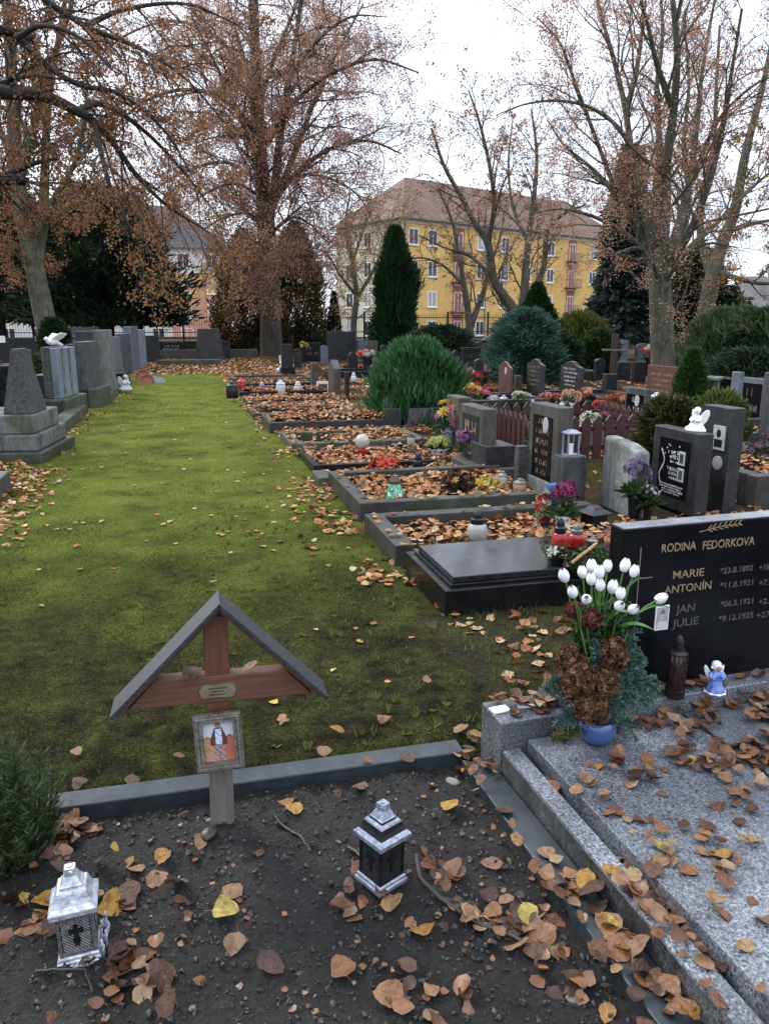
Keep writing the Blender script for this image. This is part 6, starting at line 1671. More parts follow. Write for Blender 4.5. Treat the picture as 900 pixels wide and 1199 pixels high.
# the beech in the middle
b0 = D(318, 416, 40)
leaf_tree('beech_tree', 'large rust leaved beech tree at the far end of the path', [
    (pl(40, (318, 419), (317, 380), (316, 320), (311, 250), (304, 180), (301, 110), (298, 40), (296, -60), (294, -170)), .60, .12),
    (pl(40, (313, 265), (322, 215, -.5), (328, 160, -1), (338, 95, -1.2), (350, 20, -1.4), (360, -80, -1.5)), .26, .06),
    (pl(40, (316, 250), (335, 205, 1), (352, 160, 1.5), (372, 110, 2), (398, 55, 2.5), (425, 5, 3)), .20, .04),
    (pl(40, (318, 240), (345, 205, -1), (385, 175, -2), (430, 165, -3), (470, 180, -3.5)), .15, .03),
    (pl(40, (312, 240), (300, 190, -1), (282, 140, -2), (255, 80, -3), (225, 20, -4)), .17, .03),
    (pl(40, (306, 200), (285, 160, 1), (250, 135, 2), (205, 130, 3)), .13, .03),
    (pl(40, (303, 160), (265, 118, -2.5), (215, 105, -4), (160, 125, -5.5), (115, 175, -6.5)), .13, .02), (pl(40, (306, 215), (265, 190, 2), (220, 200, 3), (185, 220, 4), (160, 255, 4.5)), .11, .02), (pl(40, (300, 100), (255, 45, 2), (205, 25, 3), (150, 40, 4), (100, 80, 5)), .12, .02), (pl(40, (312, 235), (275, 215, -3), (235, 230, -5), (215, 250, -6)), .09, .015),
    (pl(40, (325, 210, -.5), (370, 205, -3), (415, 225, -5), (440, 265, -6)), .09, .015), (pl(40, (335, 100, -1.2), (370, 50, -3), (410, 20, -4.5), (455, 20, -5.5)), .10, .015),
    (pl(40, (302, 130), (320, 70, 2), (345, 10, 3), (365, -60, 4)), .14, .03),
    (pl(40, (300, 110), (280, 50, 2), (262, -20, 3)), .13, .03),
    (pl(40, (311, 265), (290, 250, -2), (262, 255, -3), (240, 268, -4)), .10, .02),
    (pl(40, (316, 275), (340, 255, -2), (362, 262, -3), (385, 285, -4)), .10, .02),
    (pl(40, (316, 270), (318, 262, -2.5), (310, 275, -4), (300, 310, -4.6)), .09, .02),
    (pl(40, (313, 290), (296, 285, -2.5), (280, 300, -3.6), (272, 340, -4)), .06, .015), (pl(40, (319, 290), (338, 290, -2.5), (352, 310, -3.4), (360, 345, -3.8)), .06, .015),
    (pl(40, (312, 170), (345, 120, -2), (390, 85, -4), (440, 70, -5), (490, 85, -5.5)), .13, .03)],
    b0, M_bark_b, F_beech, 101,
    (2.8, 1.4, 4.6, .85, .16, .03, 7, .14, .5), (3.0, .7, 2.1, .8, .0, .06, 4, .15, .55), (3.4, .35, 1.0, .7, -.05, .08, 3, .1, .6), 140000, .080, .13, .95)

# the big tree on the right
b0 = D(776, 452, 20)
leaf_tree('lime_tree', 'big many limbed tree on the right with sparse rusty leaves', [
    (pl(20, (777, 462), (776, 440), (775, 400), (773, 350), (772, 315), (774, 290)), .34, .24),
    (pl(20, (771, 318), (762, 280), (752, 240, .3), (740, 185, .6), (731, 125, .9), (718, 70, 1.2), (704, 20, 1.4), (690, -40, 1.6)), .125, .03),
    (pl(20, (774, 305), (778, 250, -.3), (780, 190, -.5), (788, 130, -.7), (792, 60, -.9), (786, -10, -1), (780, -90, -1)), .15, .035),
    (pl(20, (777, 312), (795, 260, .4), (808, 205, .8), (815, 150, 1.1), (822, 80, 1.4), (836, 0, 1.8)), .125, .03),
    (pl(20, (778, 318), (805, 275, -.5), (826, 225, -1), (842, 165, -1.3), (855, 90, -1.6), (868, 10, -2)), .115, .025),
    (pl(20, (779, 322), (812, 285, .5), (845, 255, 1), (885, 215, 1.5), (930, 180, 2)), .09, .02),
    (pl(20, (769, 325), (752, 292), (722, 268, -.4), (690, 252, -.8), (655, 245, -1.2), (622, 250, -1.5)), .08, .012),
    (pl(20, (769, 318), (750, 270, .3), (722, 228, .6), (690, 195, .9), (660, 170, 1.1), (640, 140, 1.3)), .085, .015),
    (pl(20, (741, 190, .6), (728, 155, .2), (695, 128, -.3), (655, 118, -.8), (615, 122, -1.2), (580, 135, -1.5)), .06, .010),
    (pl(20, (733, 130, .9), (745, 80, 1.3), (752, 30, 1.6), (758, -30, 1.8)), .08, .02),
    (pl(20, (788, 130, -.7), (770, 80, -1.2), (758, 30, -1.6), (745, -20, -2)), .08, .02),
    (pl(20, (770, 330), (760, 300, -1), (742, 290, -1.8), (715, 300, -2.2)), .05, .012),
    (pl(20, (776, 335), (800, 300, -1), (830, 285, -1.6), (862, 290, -2)), .055, .012),
    (pl(20, (775, 300), (766, 240, 1), (772, 180, 1.5), (768, 110, 2), (775, 40, 2.4), (770, -40, 2.8)), .12, .03),
    (pl(20, (777, 315), (796, 280, 1.2), (806, 235, 2), (800, 170, 2.6), (806, 100, 3), (800, 20, 3.4)), .11, .025),
    (pl(20, (812, 205, .8), (835, 150, .2), (858, 120, -.3), (890, 95, -.8), (925, 85, -1.2)), .06, .012),
    (pl(20, (722, 228, .6), (700, 170, 0), (672, 95, -.5), (655, 50, -.8), (628, 20, -1)), .06, .012)],
    b0, M_bark, F_rust, 102,
    (2.4, 1.1, 3.2, .7, .22, .0, 7, .13, .42), (3.2, .5, 1.5, .75, .08, .015, 4, .13, .55), (4.2, .2, .7, .7, .0, .03, 3, .1, .6), 56000, .045, .08, 1.3)

# small leaning tree behind it, with a few golden leaves low down
b0 = D(826, 420, 27)
leaf_tree('small_tree', 'smaller leaning tree behind the big right one, golden leaves low', [
    (pl(27, (822, 425), (824, 380), (832, 330), (845, 285), (860, 245), (872, 180), (890, 110), (905, 40)), .33, .06),
    (pl(27, (833, 325), (820, 280, .6), (822, 230, 1), (835, 170, 1.4), (838, 100, 1.7), (842, 30, 2)), .15, .04),
    (pl(27, (836, 318), (860, 325, -.6), (890, 332, -1), (930, 330, -1.5)), .11, .03),
    (pl(27, (850, 272), (880, 262, -.5), (920, 255, -1)), .10, .03)],
    b0, M_bark, F_gold, 103, (2.2, .8, 2.6, .75, .18, .0, 6, .14, .42), (3.0, .4, 1.2, .75, .0, .03, 4, .14, .55), (3, .2, .5, .7, 0, .04, 3, .1, .6), 6500, .075, .06, 1.8)

# bare trees before the yellow house
b0 = D(606, 410, 36)
leaf_tree('bare_tree', 'nearly bare tree with several spreading stems before the yellow house', [
    (pl(36, (607, 420), (606, 385), (600, 362), (588, 345), (577, 325), (571, 285), (556, 262), (541, 232), (520, 195), (505, 150)), .30, .05),
    (pl(36, (607, 378), (613, 345), (615, 312), (620, 265), (625, 230), (628, 180), (622, 130)), .22, .04),
    (pl(36, (610, 380), (622, 348, .5), (636, 312, .8), (641, 270, 1), (660, 250, 1.2), (685, 240, 1.5)), .20, .04),
    (pl(36, (571, 285), (578, 240, -.6), (572, 190, -1), (560, 140, -1.3), (548, 105, -1.5)), .12, .03),
    (pl(36, (577, 325), (550, 300, .7), (520, 290, 1), (490, 275, 1.4)), .10, .02),
    (pl(36, (618, 285), (600, 240, 1), (595, 190, 1.3), (600, 140, 1.6)), .10, .02)],
    b0, M_bark, F_brown, 104, (2.0, 1.0, 3.4, .7, .28, .0, 6, .12, .42), (3.0, .5, 1.6, .7, .12, .0, 4, .13, .55), (3.2, .25, .7, .7, .05, .0, 3, .1, .6), 5200, .10, .06, 1.6)
b0 = D(550, 404, 46)
leaf_tree('bare_tree', 'thin forked bare tree close before the balconies of the yellow house', [
    (pl(46, (550, 410), (550, 392), (548, 368), (543, 335), (537, 300), (530, 262), (515, 225)), .28, .05),
    (pl(46, (550, 385), (558, 362), (567, 338), (572, 315), (583, 285), (590, 255)), .20, .04),
    (pl(46, (543, 335), (520, 312, .6), (495, 302, 1), (470, 305, 1.4)), .11, .03)],
    b0, M_bark, F_brown, 105, (2.0, 1.0, 3.2, .75, .22, .0, 6, .14, .42), (2.6, .6, 1.6, .75, .1, .02, 4, .15, .55), (2.4, .3, .8, .7, 0, .0, 3, .1, .6), 1600, .10, .05, 1.6)
b0 = D(414, 404, 52)
leaf_tree('bare_tree', 'pale bare tree with arching twigs left of the tall cypress', [
    (pl(52, (414, 412), (414, 380), (417, 345), (412, 305), (405, 262), (410, 225)), .26, .05),
    (pl(52, (416, 352), (436, 318, .5), (452, 280, 1), (462, 245, 1.5)), .14, .03), (pl(52, (416, 345), (398, 322, -.5), (385, 300, -1), (372, 292, -1.4)), .12, .03),
    (pl(52, (412, 310), (425, 270, .6), (440, 235, .9)), .10, .03)],
    b0, M_bark, F_gold, 106, (2.2, 1.0, 3.6, .85, .2, .05, 7, .15, .42), (3.0, .7, 1.9, .75, 0, .07, 4, .15, .55), (3.0, .4, 1.1, .7, -.1, .1, 3, .1, .6), 5200, .11, .08, 1.2)
# left leaning tree
b0 = D(64, 412, 27)
leaf_tree('leaning_tree', 'leaning tree with forked mossy trunk at the left edge', [
    (pl(27, (66, 425), (58, 395), (48, 350), (38, 300), (26, 245), (19, 190), (15, 120), (11, 50), (5, -40)), .40, .12),
    (pl(27, (42, 318), (50, 265, .4), (53, 200, .7), (56, 130, 1), (68, 50, 1.3), (82, -30, 1.6)), .20, .06),
    (pl(27, (22, 215), (38, 160, -.6), (52, 95, -1), (78, 25, -1.3), (95, -40, -1.6)), .15, .04),
    (pl(27, (50, 270), (62, 235, -.5), (88, 190, -1), (100, 130, -1.3), (104, 60, -1.5)), .11, .03),
    (pl(27, (20, 200), (0, 150, .5), (-20, 90, 1)), .14, .04)],
    b0, M_bark, F_brown, 107, (2.0, 1.2, 3.4, .8, .18, .02, 6, .14, .42), (2.8, .6, 1.6, .75, 0, .05, 4, .15, .55), (3, .3, .7, .7, 0, .06, 3, .1, .6), 30000, .075, .10, .8)
# limb that reaches in from a tree standing outside the picture on the left
b0 = (-7.2, 7.0, 0)
tr_ = [(-7.2, 7.0, -.1), (-7.15, 7.1, 2.0), (-7.0, 7.3, 3.6), (-6.9, 7.6, 5.2), (-6.9, 7.9, 7.5), (-7.0, 8.0, 10)]
leaf_tree('overhanging_tree', 'dark tree outside the left edge whose drooping limb hangs into the view', [
    (tr_, .34, .12),
    ([(-7.0, 7.3, 3.7)] + pl(9.0, (-30, 100), (0, 108), (50, 112), (90, 130, .2), (110, 142, .3), (135, 170, .4), (160, 205, .5), (195, 240, .6), (245, 272, .7)), .085, .010),
    (pl(9.0, (110, 142, .3), (118, 175, .0), (128, 215, -.2), (150, 262, -.3), (170, 300, -.3)), .035, .008),
    (pl(9.0, (90, 130, .2), (120, 122, .5), (165, 150, .8), (210, 195, 1.1), (262, 262, 1.3)), .04, .008),
    ([(-6.95, 7.5, 4.6)] + pl(9.6, (-20, 30), (20, 45), (60, 80), (95, 100), (140, 110), (190, 150), (225, 205)), .055, .008),
    ([(-6.9, 7.7, 5.6)] + pl(10.2, (-20, -60), (40, -10), (100, 30), (160, 55), (215, 90), (260, 140)), .055, .008),
    ([(-7.1, 7.2, 3.0)] + pl(8.6, (-25, 210), (10, 203), (45, 190), (70, 185)), .045, .015),
    (pl(9.6, (20, 45), (50, 30, -.4), (95, 45, -.6), (135, 85, -.7)), .035, .008),
    (pl(10.2, (100, 30), (150, 10, .3), (220, 5, .6), (280, 30, .8)), .035, .008)],
    b0, M_bark_dk, F_brown, 108, (4.2, .5, 1.8, .8, -.05, .07, 7, .25, .42), (4.5, .25, .8, .7, -.1, .10, 4, .15, .5), (4.5, .12, .32, .7, -.1, .12, 3, .1, .6), 42000, .036, .05, .7, .8)

# ------------------------------------------------------------------ fence, walls, lamp post
fn = thing('iron_fence', 'long dark iron railing with upright bars behind the graves', 'fence', (0, 46, 0))
b = MB(); x = -40.0
while x < 75:
    b.box(x - .009, x + .009, -.009, .009, .62, 2.12); x += .135
b.build('bars', M_iron, fn)
b = MB()
for z in (.72, 1.05, 1.88): b.box(-40, 75, -.022, .022, z, z + .045)
b.build('rails', M_iron, fn)
x = -39.0
while x < 75: MB().box(x - .05, x + .05, -.05, .05, 0, 2.25).build('post', M_iron, fn); x += 2.6
lrow('long low dark wall under the iron railing', -40, 75, 45.8, 46.2, -.05, .60, M_concrete_dark, 'low_wall', 'wall')
p = D(590, 390, 60)
T = thing('street_lamp', 'slim grey street lamp before the yellow house', 'lamp', p); T.location.z = 0
MB().lathe([(.10, 0), (.07, 1.2), (.045, 6.9)], 10).build('pole', plain('galvanised_steel', (.32, .33, .34), .5, .4), T, smooth=True)
MB().box(-.55, .12, -.12, .12, 6.85, 7.0, tx=.04, ty=.03).build('lamp_head', M_pot_grey, T, bevel=.02)

# ------------------------------------------------------------------ houses
M_yellow = stone('yellow_render', (.66, .42, .135), (.74, .49, .18), .35, .9, .1, rvar=.05, streak=False, stain=.28)
M_cream = stone('cream_render', (.50, .46, .36), (.60, .56, .45), .6, .9, .1, rvar=.05)
M_pinkr = stone('pink_render', (.42, .16, .12), (.50, .20, .15), .6, .9, .1, rvar=.05)
M_redr = stone('brick_red_render', (.28, .10, .075), (.34, .13, .10), .6, .9, .1, rvar=.05)
M_pinkl = stone('salmon_render', (.50, .24, .18), (.58, .29, .22), .6, .9, .1, rvar=.05)
M_orange = stone('orange_render', (.52, .30, .12), (.60, .36, .16), .6, .9, .1, rvar=.05)
M_whitew = stone('white_render', (.58, .58, .56), (.68, .68, .66), .6, .9, .1, rvar=.05)
M_frame = plain('white_window_frame', (.72, .72, .70), .5, 0, .05)
M_pane = plain('dark_window_glass', (.035, .042, .055), .12, 0, .5, 1.2)
M_curtain = plain('curtained_window', (.34, .36, .38), .4, 0, .4, 1.5)
def tile_mat(name, c1, c2, s):
    m, nt, b = new_mat(name); v = coords(nt, 'Object', rand=False)
    br = nt.nodes.new('ShaderNodeTexBrick'); br.inputs['Scale'].default_value = s; br.inputs['Color1'].default_value = (*c1, 1); br.inputs['Color2'].default_value = (*c2, 1); br.inputs['Mortar'].default_value = (*[x * .35 for x in c1], 1)
    br.inputs['Brick Width'].default_value = .5; br.inputs['Row Height'].default_value = .3; br.inputs['Mortar Size'].default_value = .03
    link(nt, v, br.inputs['Vector']); n = noise(nt, v, .8, 5, .6)
    link(nt, mixc(nt, 1.0, br.outputs['Color'], ramp(nt, n, [(.3, grey(.65)), (.7, grey(1.3))]), 'MULTIPLY'), b.inputs['Base Color']); b.inputs['Roughness'].default_value = .8
    return m
M_roof = tile_mat('brown_roof_tiles', (.15, .085, .062), (.20, .12, .09), 1.0)
M_roofgrey = tile_mat('grey_roof_tiles', (.10, .10, .10), (.155, .15, .145), 1.6)
M_roofblue = tile_mat('dark_slate_roof', (.05, .06, .075), (.08, .09, .11), 1.0)

def facade_windows(T, o, ux, un, cols, rows, w, h, balc=(), wmat=None):
    """o: local corner, ux: along the wall, un: outward normal; a frame part with its pane for each window"""
    M0 = Matrix(((ux.x, -un.x, 0, o.x), (ux.y, -un.y, 0, o.y), (0, 0, 1, o.z), (0, 0, 0, 1)))
    for i, cx in enumerate(cols):
        for j, z in enumerate(rows):
            b = MB(); f = .11
            ww, hh = (w, h) if i not in balc else (w * .9, h * 1.45)
            zz = z if i not in balc else z - h * .22
            b.box(cx - ww / 2, cx + ww / 2, -.05, .02, zz - hh / 2, zz - hh / 2 + f, 0, M0); b.box(cx - ww / 2, cx + ww / 2, -.05, .02, zz + hh / 2 - f, zz + hh / 2, 0, M0)
            for q in (cx - ww / 2, cx + ww / 2 - f, cx - f * .4): b.box(q, q + (f if q != cx - f * .4 else f * .8), -.048, .018, zz - hh / 2 + f, zz + hh / 2 - f, 0, M0)
            b.box(cx - ww / 2 - .12, cx + ww / 2 + .12, -.14, .0, zz - hh / 2 - .10, zz - hh / 2 - .005, 0, M0)
            fr = b.build('window', M_frame, T)
            b = MB(); b.box(cx - ww / 2 + .02, cx + ww / 2 - .02, -.025, .01, zz - hh / 2 + .02, zz + hh / 2 - .02, 0, M0)
            b.build('pane', M_curtain if (i * 7 + j * 3) % 5 == 0 else M_pane, fr)
def hip_house(T, A, ux, un, Lx, Dp, eave, ridge, wallmats, roofm, overhang=.5, z0=-2.5):
    """A: near corner of the long wall, ux along it, un outward; end wall runs from A along -un"""
    M0 = Matrix(((ux.x, -un.x, 0, A.x), (ux.y, -un.y, 0, A.y), (0, 0, 1, 0), (0, 0, 0, 1)))
    b = MB(); b.add([(0, 0, z0), (Lx, 0, z0), (Lx, Dp, z0), (0, Dp, z0), (0, 0, eave), (Lx, 0, eave), (Lx, Dp, eave), (0, Dp, eave)],
                    [(0, 1, 5, 4), (1, 2, 6, 5), (2, 3, 7, 6), (3, 0, 4, 7)], 0, M0)
    if len(wallmats) > 1: b.m[-1] = 1
    b.build('wall', wallmats, T)
    o = overhang; b = MB(); hd = Dp / 2
    b.add([(-o, -o, eave), (Lx + o, -o, eave), (Lx + o, Dp + o, eave), (-o, Dp + o, eave), (hd * .9, hd, ridge), (Lx - hd * .9, hd, ridge)],
          [(0, 1, 5, 4), (1, 2, 5), (2, 3, 4, 5), (3, 0, 4), (0, 3, 2, 1)], 0, M0)
    rf = b.build('roof', roofm, T)
    b = MB(); 
    for (xa, xb, ya, yb) in ((-o - .02, Lx + o + .02, -o - .12, -o), (-o - .12, -o, -o, Dp + o)): b.box(xa, xb, ya, yb, eave - .14, eave + .02, 0, M0)
    b.build('gutter', M_pot_grey, rf)
    return M0
# yellow apartment house
A = D(471, 385, 90); B = D(722, 385, 116); A.z = 0; B.z = 0
ux = (B - A); Lx = ux.length; ux.normalize(); un = Vector((ux.y, -ux.x, 0))
T = thing('apartment_house', 'long yellow apartment house with brown hipped roof and balconies', 'house', A)
Z = Vector((0, 0, 0))
M0 = hip_house(T, Z, ux, un, Lx, 12.5, 12.9, 18.4, [M_yellow, M_cream], M_roof)
def along(px):        # distance along the facade where a photo column meets it
    d = ray(px, 380); n2 = un; t = (A.x * n2.x + A.y * n2.y) / (d[0] * n2.x + d[1] * n2.y)
    return (Vector((t * d[0], t * d[1], 0)) - A).dot(ux)
cols = [along(x) for x in (483, 505, 535, 561, 588, 614, 640.5, 665, 689, 709)]
facade_windows(T, Z, ux, un, cols, [1.0, 4.3, 7.65, 11.0], 1.45, 1.75, balc=(2, 7))
for ci in (2, 7):
    b = MB(); b.box(cols[ci] - .85, cols[ci] + .85, -.03, .0, 0, 12.8, 0, M0); b.build('red_strip', M_redr, T)
    for z in (3.0, 6.35, 9.7):
        b = MB(); b.box(cols[ci] - 1.25, cols[ci] + 1.25, -1.0, -.035, z - .16, z, 0, M0); bo = b.build('balcony', M_redr, T)
        b = MB(); b.box(cols[ci] - 1.25, cols[ci] + 1.25, -1.0, -.96, z + .92, z + .98, 0, M0)
        for q in np.linspace(-1.22, 1.22, 17): b.box(cols[ci] + q - .015, cols[ci] + q + .015, -.99, -.965, z, z + .92, 0, M0)
        for q in (-1.25, 1.21): b.box(cols[ci] + q, cols[ci] + q + .04, -.96, -.04, z + .92, z + .98, 0, M0)
        b.build('railing', M_pot_grey, bo)
for q in (.25, cols[2] + 4.6, cols[5] + 1.9, Lx - .25):
    b = MB(); b.tube([M0 @ Vector((q, -.09, -.5)), M0 @ Vector((q, -.09, 12.8))], .07, 6); b.build('downpipe', M_pot_grey, T)
b = MB(); b.box(-.03, Lx + .03, -.10, -.002, 12.35, 12.9, 0, M0); b.box(-.03, Lx + .03, -.07, -.002, -.4, .05, 0, M0); b.build('cornice', M_cream, T)
# end wall windows
facade_windows(T, Vector((-un.x * 12.5, -un.y * 12.5, 0)) , un, -ux, [2.6, 6.2, 9.8], [1.0, 4.3, 7.65, 11.0], 1.45, 1.75)
# chequered house at the left
A2 = D(268, 385, 100); B2 = D(-60, 385, 92); A2.z = 0; B2.z = 0
ux2 = (A2 - B2); L2 = ux2.length; ux2.normalize(); un2 = Vector((ux2.y, -ux2.x, 0))
T = thing('apartment_house', 'pink white and orange apartment house behind the dark evergreens', 'house', B2)
M0 = hip_house(T, Z, ux2, un2, L2, 12, 10.6, 16.0, [M_whitew, M_whitew], M_roofblue)
n_ = int(L2 / 3.4)
for j, (za, zb) in enumerate(((-2.4, 1.6), (1.6, 4.55), (4.55, 7.5), (7.5, 10.5))):
    for k in range(0, n_, 1):
        m_ = [(M_pinkl, M_whitew), (M_pinkl, M_pinkl), (M_orange, M_orange), (M_whitew, M_orange)][j][(k // 2) % 2]
        if m_ is M_whitew: continue
        b = MB(); b.box(L2 - (k + 1) * 3.4 + .0, L2 - k * 3.4 - .02, -.03, .0, za + .01, zb - .01, 0, M0); b.build('colour_panel', m_, T)
facade_windows(T, Z, ux2, un2, [L2 - 1.7 - 3.4 * k for k in range(n_)], [.2, 3.05, 5.95, 9.0], 1.5, 1.7)
# low tiled house at the right with its chimney, pink wall
A3 = D(800, 385, 62); B3 = D(960, 385, 58); A3.z = 0; B3.z = 0
ux3 = (B3 - A3); L3 = ux3.length; ux3.normalize(); un3 = Vector((ux3.y, -ux3.x, 0))
T = thing('low_house', 'low house with grey tiled roof and tall chimney at the right', 'house', A3)
M0 = hip_house(T, Z, ux3, un3, L3, 9, 2.3, 5.2, [M_pinkl], M_roofgrey, z0=-.1)
b = MB(); xx = (D(900, 385, 59) - A3).dot(ux3); b.box(xx - .5, xx + .5, 2.4, 3.4, 2.6, 8.0, 0, M0); b.box(xx - .6, xx + .6, 2.3, 3.5, 7.8, 8.15, 0, M0); b.build('chimney', stone('pale_chimney_brick', (.30, .22, .19), (.42, .33, .29), 2, .9, .3), T)
a = D(668, 400, 56); c = D(840, 400, 54); d = (c - a); 
b = MB(); b.box(0, math.hypot(d.x, d.y), 0, .3, -.1, 1.42); o = b.build('garden_wall', M_pinkl); o.location = (a.x, a.y, 0); o.rotation_euler = (0, 0, math.atan2(d.y, d.x)); tag(o, 'plain pink rendered wall behind the railing at right', 'wall')
# ------------------------------------------------------------------ fallen leaves
r5 = np.random.default_rng(55)
LT_hi = [leaf_template(6, 8, r5, c) for c in (.3, .5, .8, 1.0, 1.3, .25, 1.7, .7)]
LT_lo = [leaf_template(2, 4, r5, c, False) for c in (.4, .8, 1.2, 1.6, .6)]
LT_md = [leaf_template(4, 6, r5, c, False) for c in (.4, .8, 1.2, .3, 1.6, .6)]
leaf_mesh = []
for tv, tf in LT_hi:
    o = np_mesh('leaf', tv, tf, M_leaf_one, smooth=True); leaf_mesh.append(o.data); bpy.data.objects.remove(o)

GI = GM.inverted()
def granite_z(x, y):
    p = GI @ Vector((x, y, 0))
    if p.y > .05: return .202
    if p.x < -.005: return None
    if p.x < .064: return .102
    if p.x < .085: return .085
    return .134
_n = 0
def one_leaf(x, y, z, size, label, group, tilt=None, roll=None):
    global _n
    o = bpy.data.objects.new('fallen_leaf', leaf_mesh[int(r5.integers(0, 8))]); COL.objects.link(o)
    o.location = (x, y, z); t = tilt if tilt is not None else .28
    o.rotation_euler = (r5.normal(0, t), r5.normal(0, t), r5.random() * 6.283); o.scale = (size * r5.uniform(.8, 1.15), size, size * .8)
    if r5.random() < .25: o.scale.z *= -1; o.location.z += size * .16
    _n += 1
    return tag(o, label, 'leaf', group)

def cluster(pxs, label, group, spread, zf, smin=.05, smax=.095, tilt=.3, stack=0.0):
    for (px, py, n) in pxs:
        n = n if n < 2 else max(1, int(n * .68))
        c = G(px, py, zf(*G(px, py, 0).xy) or 0)
        for k in range(n):
            for _ in range(8):
                x = c.x + (r5.normal(0, spread) if n > 1 else 0); y = c.y + (r5.normal(0, spread) if n > 1 else 0)
                z = zf(x, y)
                if z is not None: break
            if z is None: continue
            one_leaf(x, y, z + .002 + stack * k / max(1, n - 1), r5.uniform(smin, smax), label, group, tilt)
def soilz(x, y):
    if x > .985 or y > 2.37: return None
    return (wz(x, y) if x < .89 else .02) + .004
S1 = 'dry curled fallen leaf lying on the bare dark soil'
cluster([(40, 1062, 6), (25, 1050, 3), (60, 1085, 2), (100, 1075, 0), (140, 1045, 5), (130, 1025, 4), (185, 1030, 1), (150, 1018, 3), (90, 975, 7), (70, 985, 5), (60, 1000, 3), (120, 965, 3),
         (185, 1095, 0), (140, 1115, 6), (160, 1110, 4), (165, 1145, 5), (145, 1160, 4), (175, 1150, 2), (190, 1143, 1), (60, 1192, 2), (235, 1150, 1), (195, 1178, 1),
         (165, 940, 1), (215, 955, 1), (235, 985, 1), (230, 1010, 2), (190, 1005, 1), (305, 1000, 1), (270, 1043, 1), (265, 1072, 1), (200, 1065, 3), (220, 1072, 2), (275, 1108, 1), (318, 1132, 1),
         (400, 1133, 1), (335, 940, 1), (345, 948, 1), (395, 930, 2), (420, 925, 1), (405, 1040, 3), (412, 1060, 3), (440, 1045, 0), (475, 1055, 3), (497, 1000, 2), (460, 1062, 1),
         (500, 1015, 1), (530, 1018, 1), (515, 1025, 2), (525, 945, 1), (540, 940, 0), (455, 1165, 3), (478, 1158, 2), (500, 1170, 2), (520, 1175, 3), (495, 1090, 1), (530, 1060, 2), (555, 1080, 3),
         (580, 1075, 3), (600, 1065, 4), (590, 1100, 3), (620, 1085, 3), (640, 1095, 4), (655, 1135, 3), (635, 1070, 4), (640, 1055, 2), (605, 1110, 2), (680, 1170, 1), (710, 1190, 2), (720, 1165, 0), (575, 1010, 1), (600, 965, 1), (520, 1085, 1), (570, 1050, 2)],
        S1, 'fallen leaves on the dark soil', .034, soilz, .028, .080, .34, .018)
S2 = 'dry fallen leaf lying on the dark slate strip or its edge'
def slz(x, y):
    if x < .86 or x > 1.02: return None
    return .022
cluster([(590, 950, 2), (605, 985, 1), (640, 1000, 1), (625, 1015, 2), (660, 1050, 3), (675, 1035, 4), (690, 1050, 3), (700, 1065, 2), (715, 1085, 2), (690, 1085, 3), (685, 1105, 3), (720, 1100, 1), (745, 1110, 4), (755, 1130, 4), (748, 1140, 2), (765, 1150, 3), (790, 1165, 4), (770, 1190, 4), (800, 1185, 3), (720, 1135, 1), (560, 925, 3), (548, 905, 3)],
        S2, 'fallen leaves on the slate strip', .024, slz, .030, .080, .34, .02)
S3 = 'dry fallen leaf lying on the speckled granite grave cover'
cluster([(690, 915, 4), (675, 925, 2), (715, 945, 3), (730, 940, 3), (770, 905, 5), (760, 895, 3), (745, 975, 4), (735, 960, 2), (760, 980, 3), (775, 930, 2), (780, 960, 4), (790, 985, 4), (800, 1000, 5), (820, 985, 4), (830, 1000, 4), (845, 1010, 3), (770, 1005, 3), (805, 1020, 2), (760, 1015, 3), (850, 930, 5), (870, 920, 3), (840, 945, 2), (880, 950, 2), (855, 975, 3), (880, 985, 2), (840, 1000, 2),
         (775, 1045, 1), (790, 1055, 1), (720, 1010, 2), (735, 1035, 2), (715, 1025, 1), (810, 1075, 2), (835, 1050, 1), (860, 1070, 3), (880, 1060, 3), (870, 1110, 2), (895, 1080, 2), (890, 1160, 2), (650, 885, 2), (640, 875, 1), (785, 1090, 3), (800, 1085, 2), (770, 1080, 2), (840, 1180, 2), (825, 1160, 2), (720, 880, 4), (700, 890, 3), (835, 900, 3), (800, 890, 4), (860, 880, 3), (885, 905, 2)],
        S3, 'fallen leaves on the granite cover', .030, granite_z, .024, .060, .22, .012)
# lawn, near part
S4 = 'fallen leaf lying in the short grass near the small cross'
def lz(x, y):
    if y < 2.5: return .045
    return float(lawn_h(np.array([x]), np.array([y]))[0]) + .022
cluster([(250, 682, 1), (252, 692, 1), (285, 733, 1), (332, 845, 1), (330, 840, 1), (155, 915, 1), (92, 918, 1), (380, 880, 1), (325, 800, 0), (430, 890, 1), (545, 860, 3), (552, 868, 3), (548, 880, 2), (610, 800, 2), (630, 750, 2), (478, 888, 1), (395, 855, 1), (210, 885, 1), (450, 840, 1), (625, 735, 1), (655, 740, 2), (600, 755, 1), (500, 795, 1), (90, 880, 1)],
        S4, 'fallen leaves in the near grass', .03, lz, .04, .065, .2)
# two on the crossbeam
o = one_leaf(-.035, 2.215, .527, .085, 'pale curled leaf resting on left arm of the small wooden cross', 'x', .1); del o['group']
o = one_leaf(.135, 2.215, .532, .06, 'brown curled leaf resting on right arm of the small wooden cross', 'x', .3); del o['group']
print('single leaves', _n)

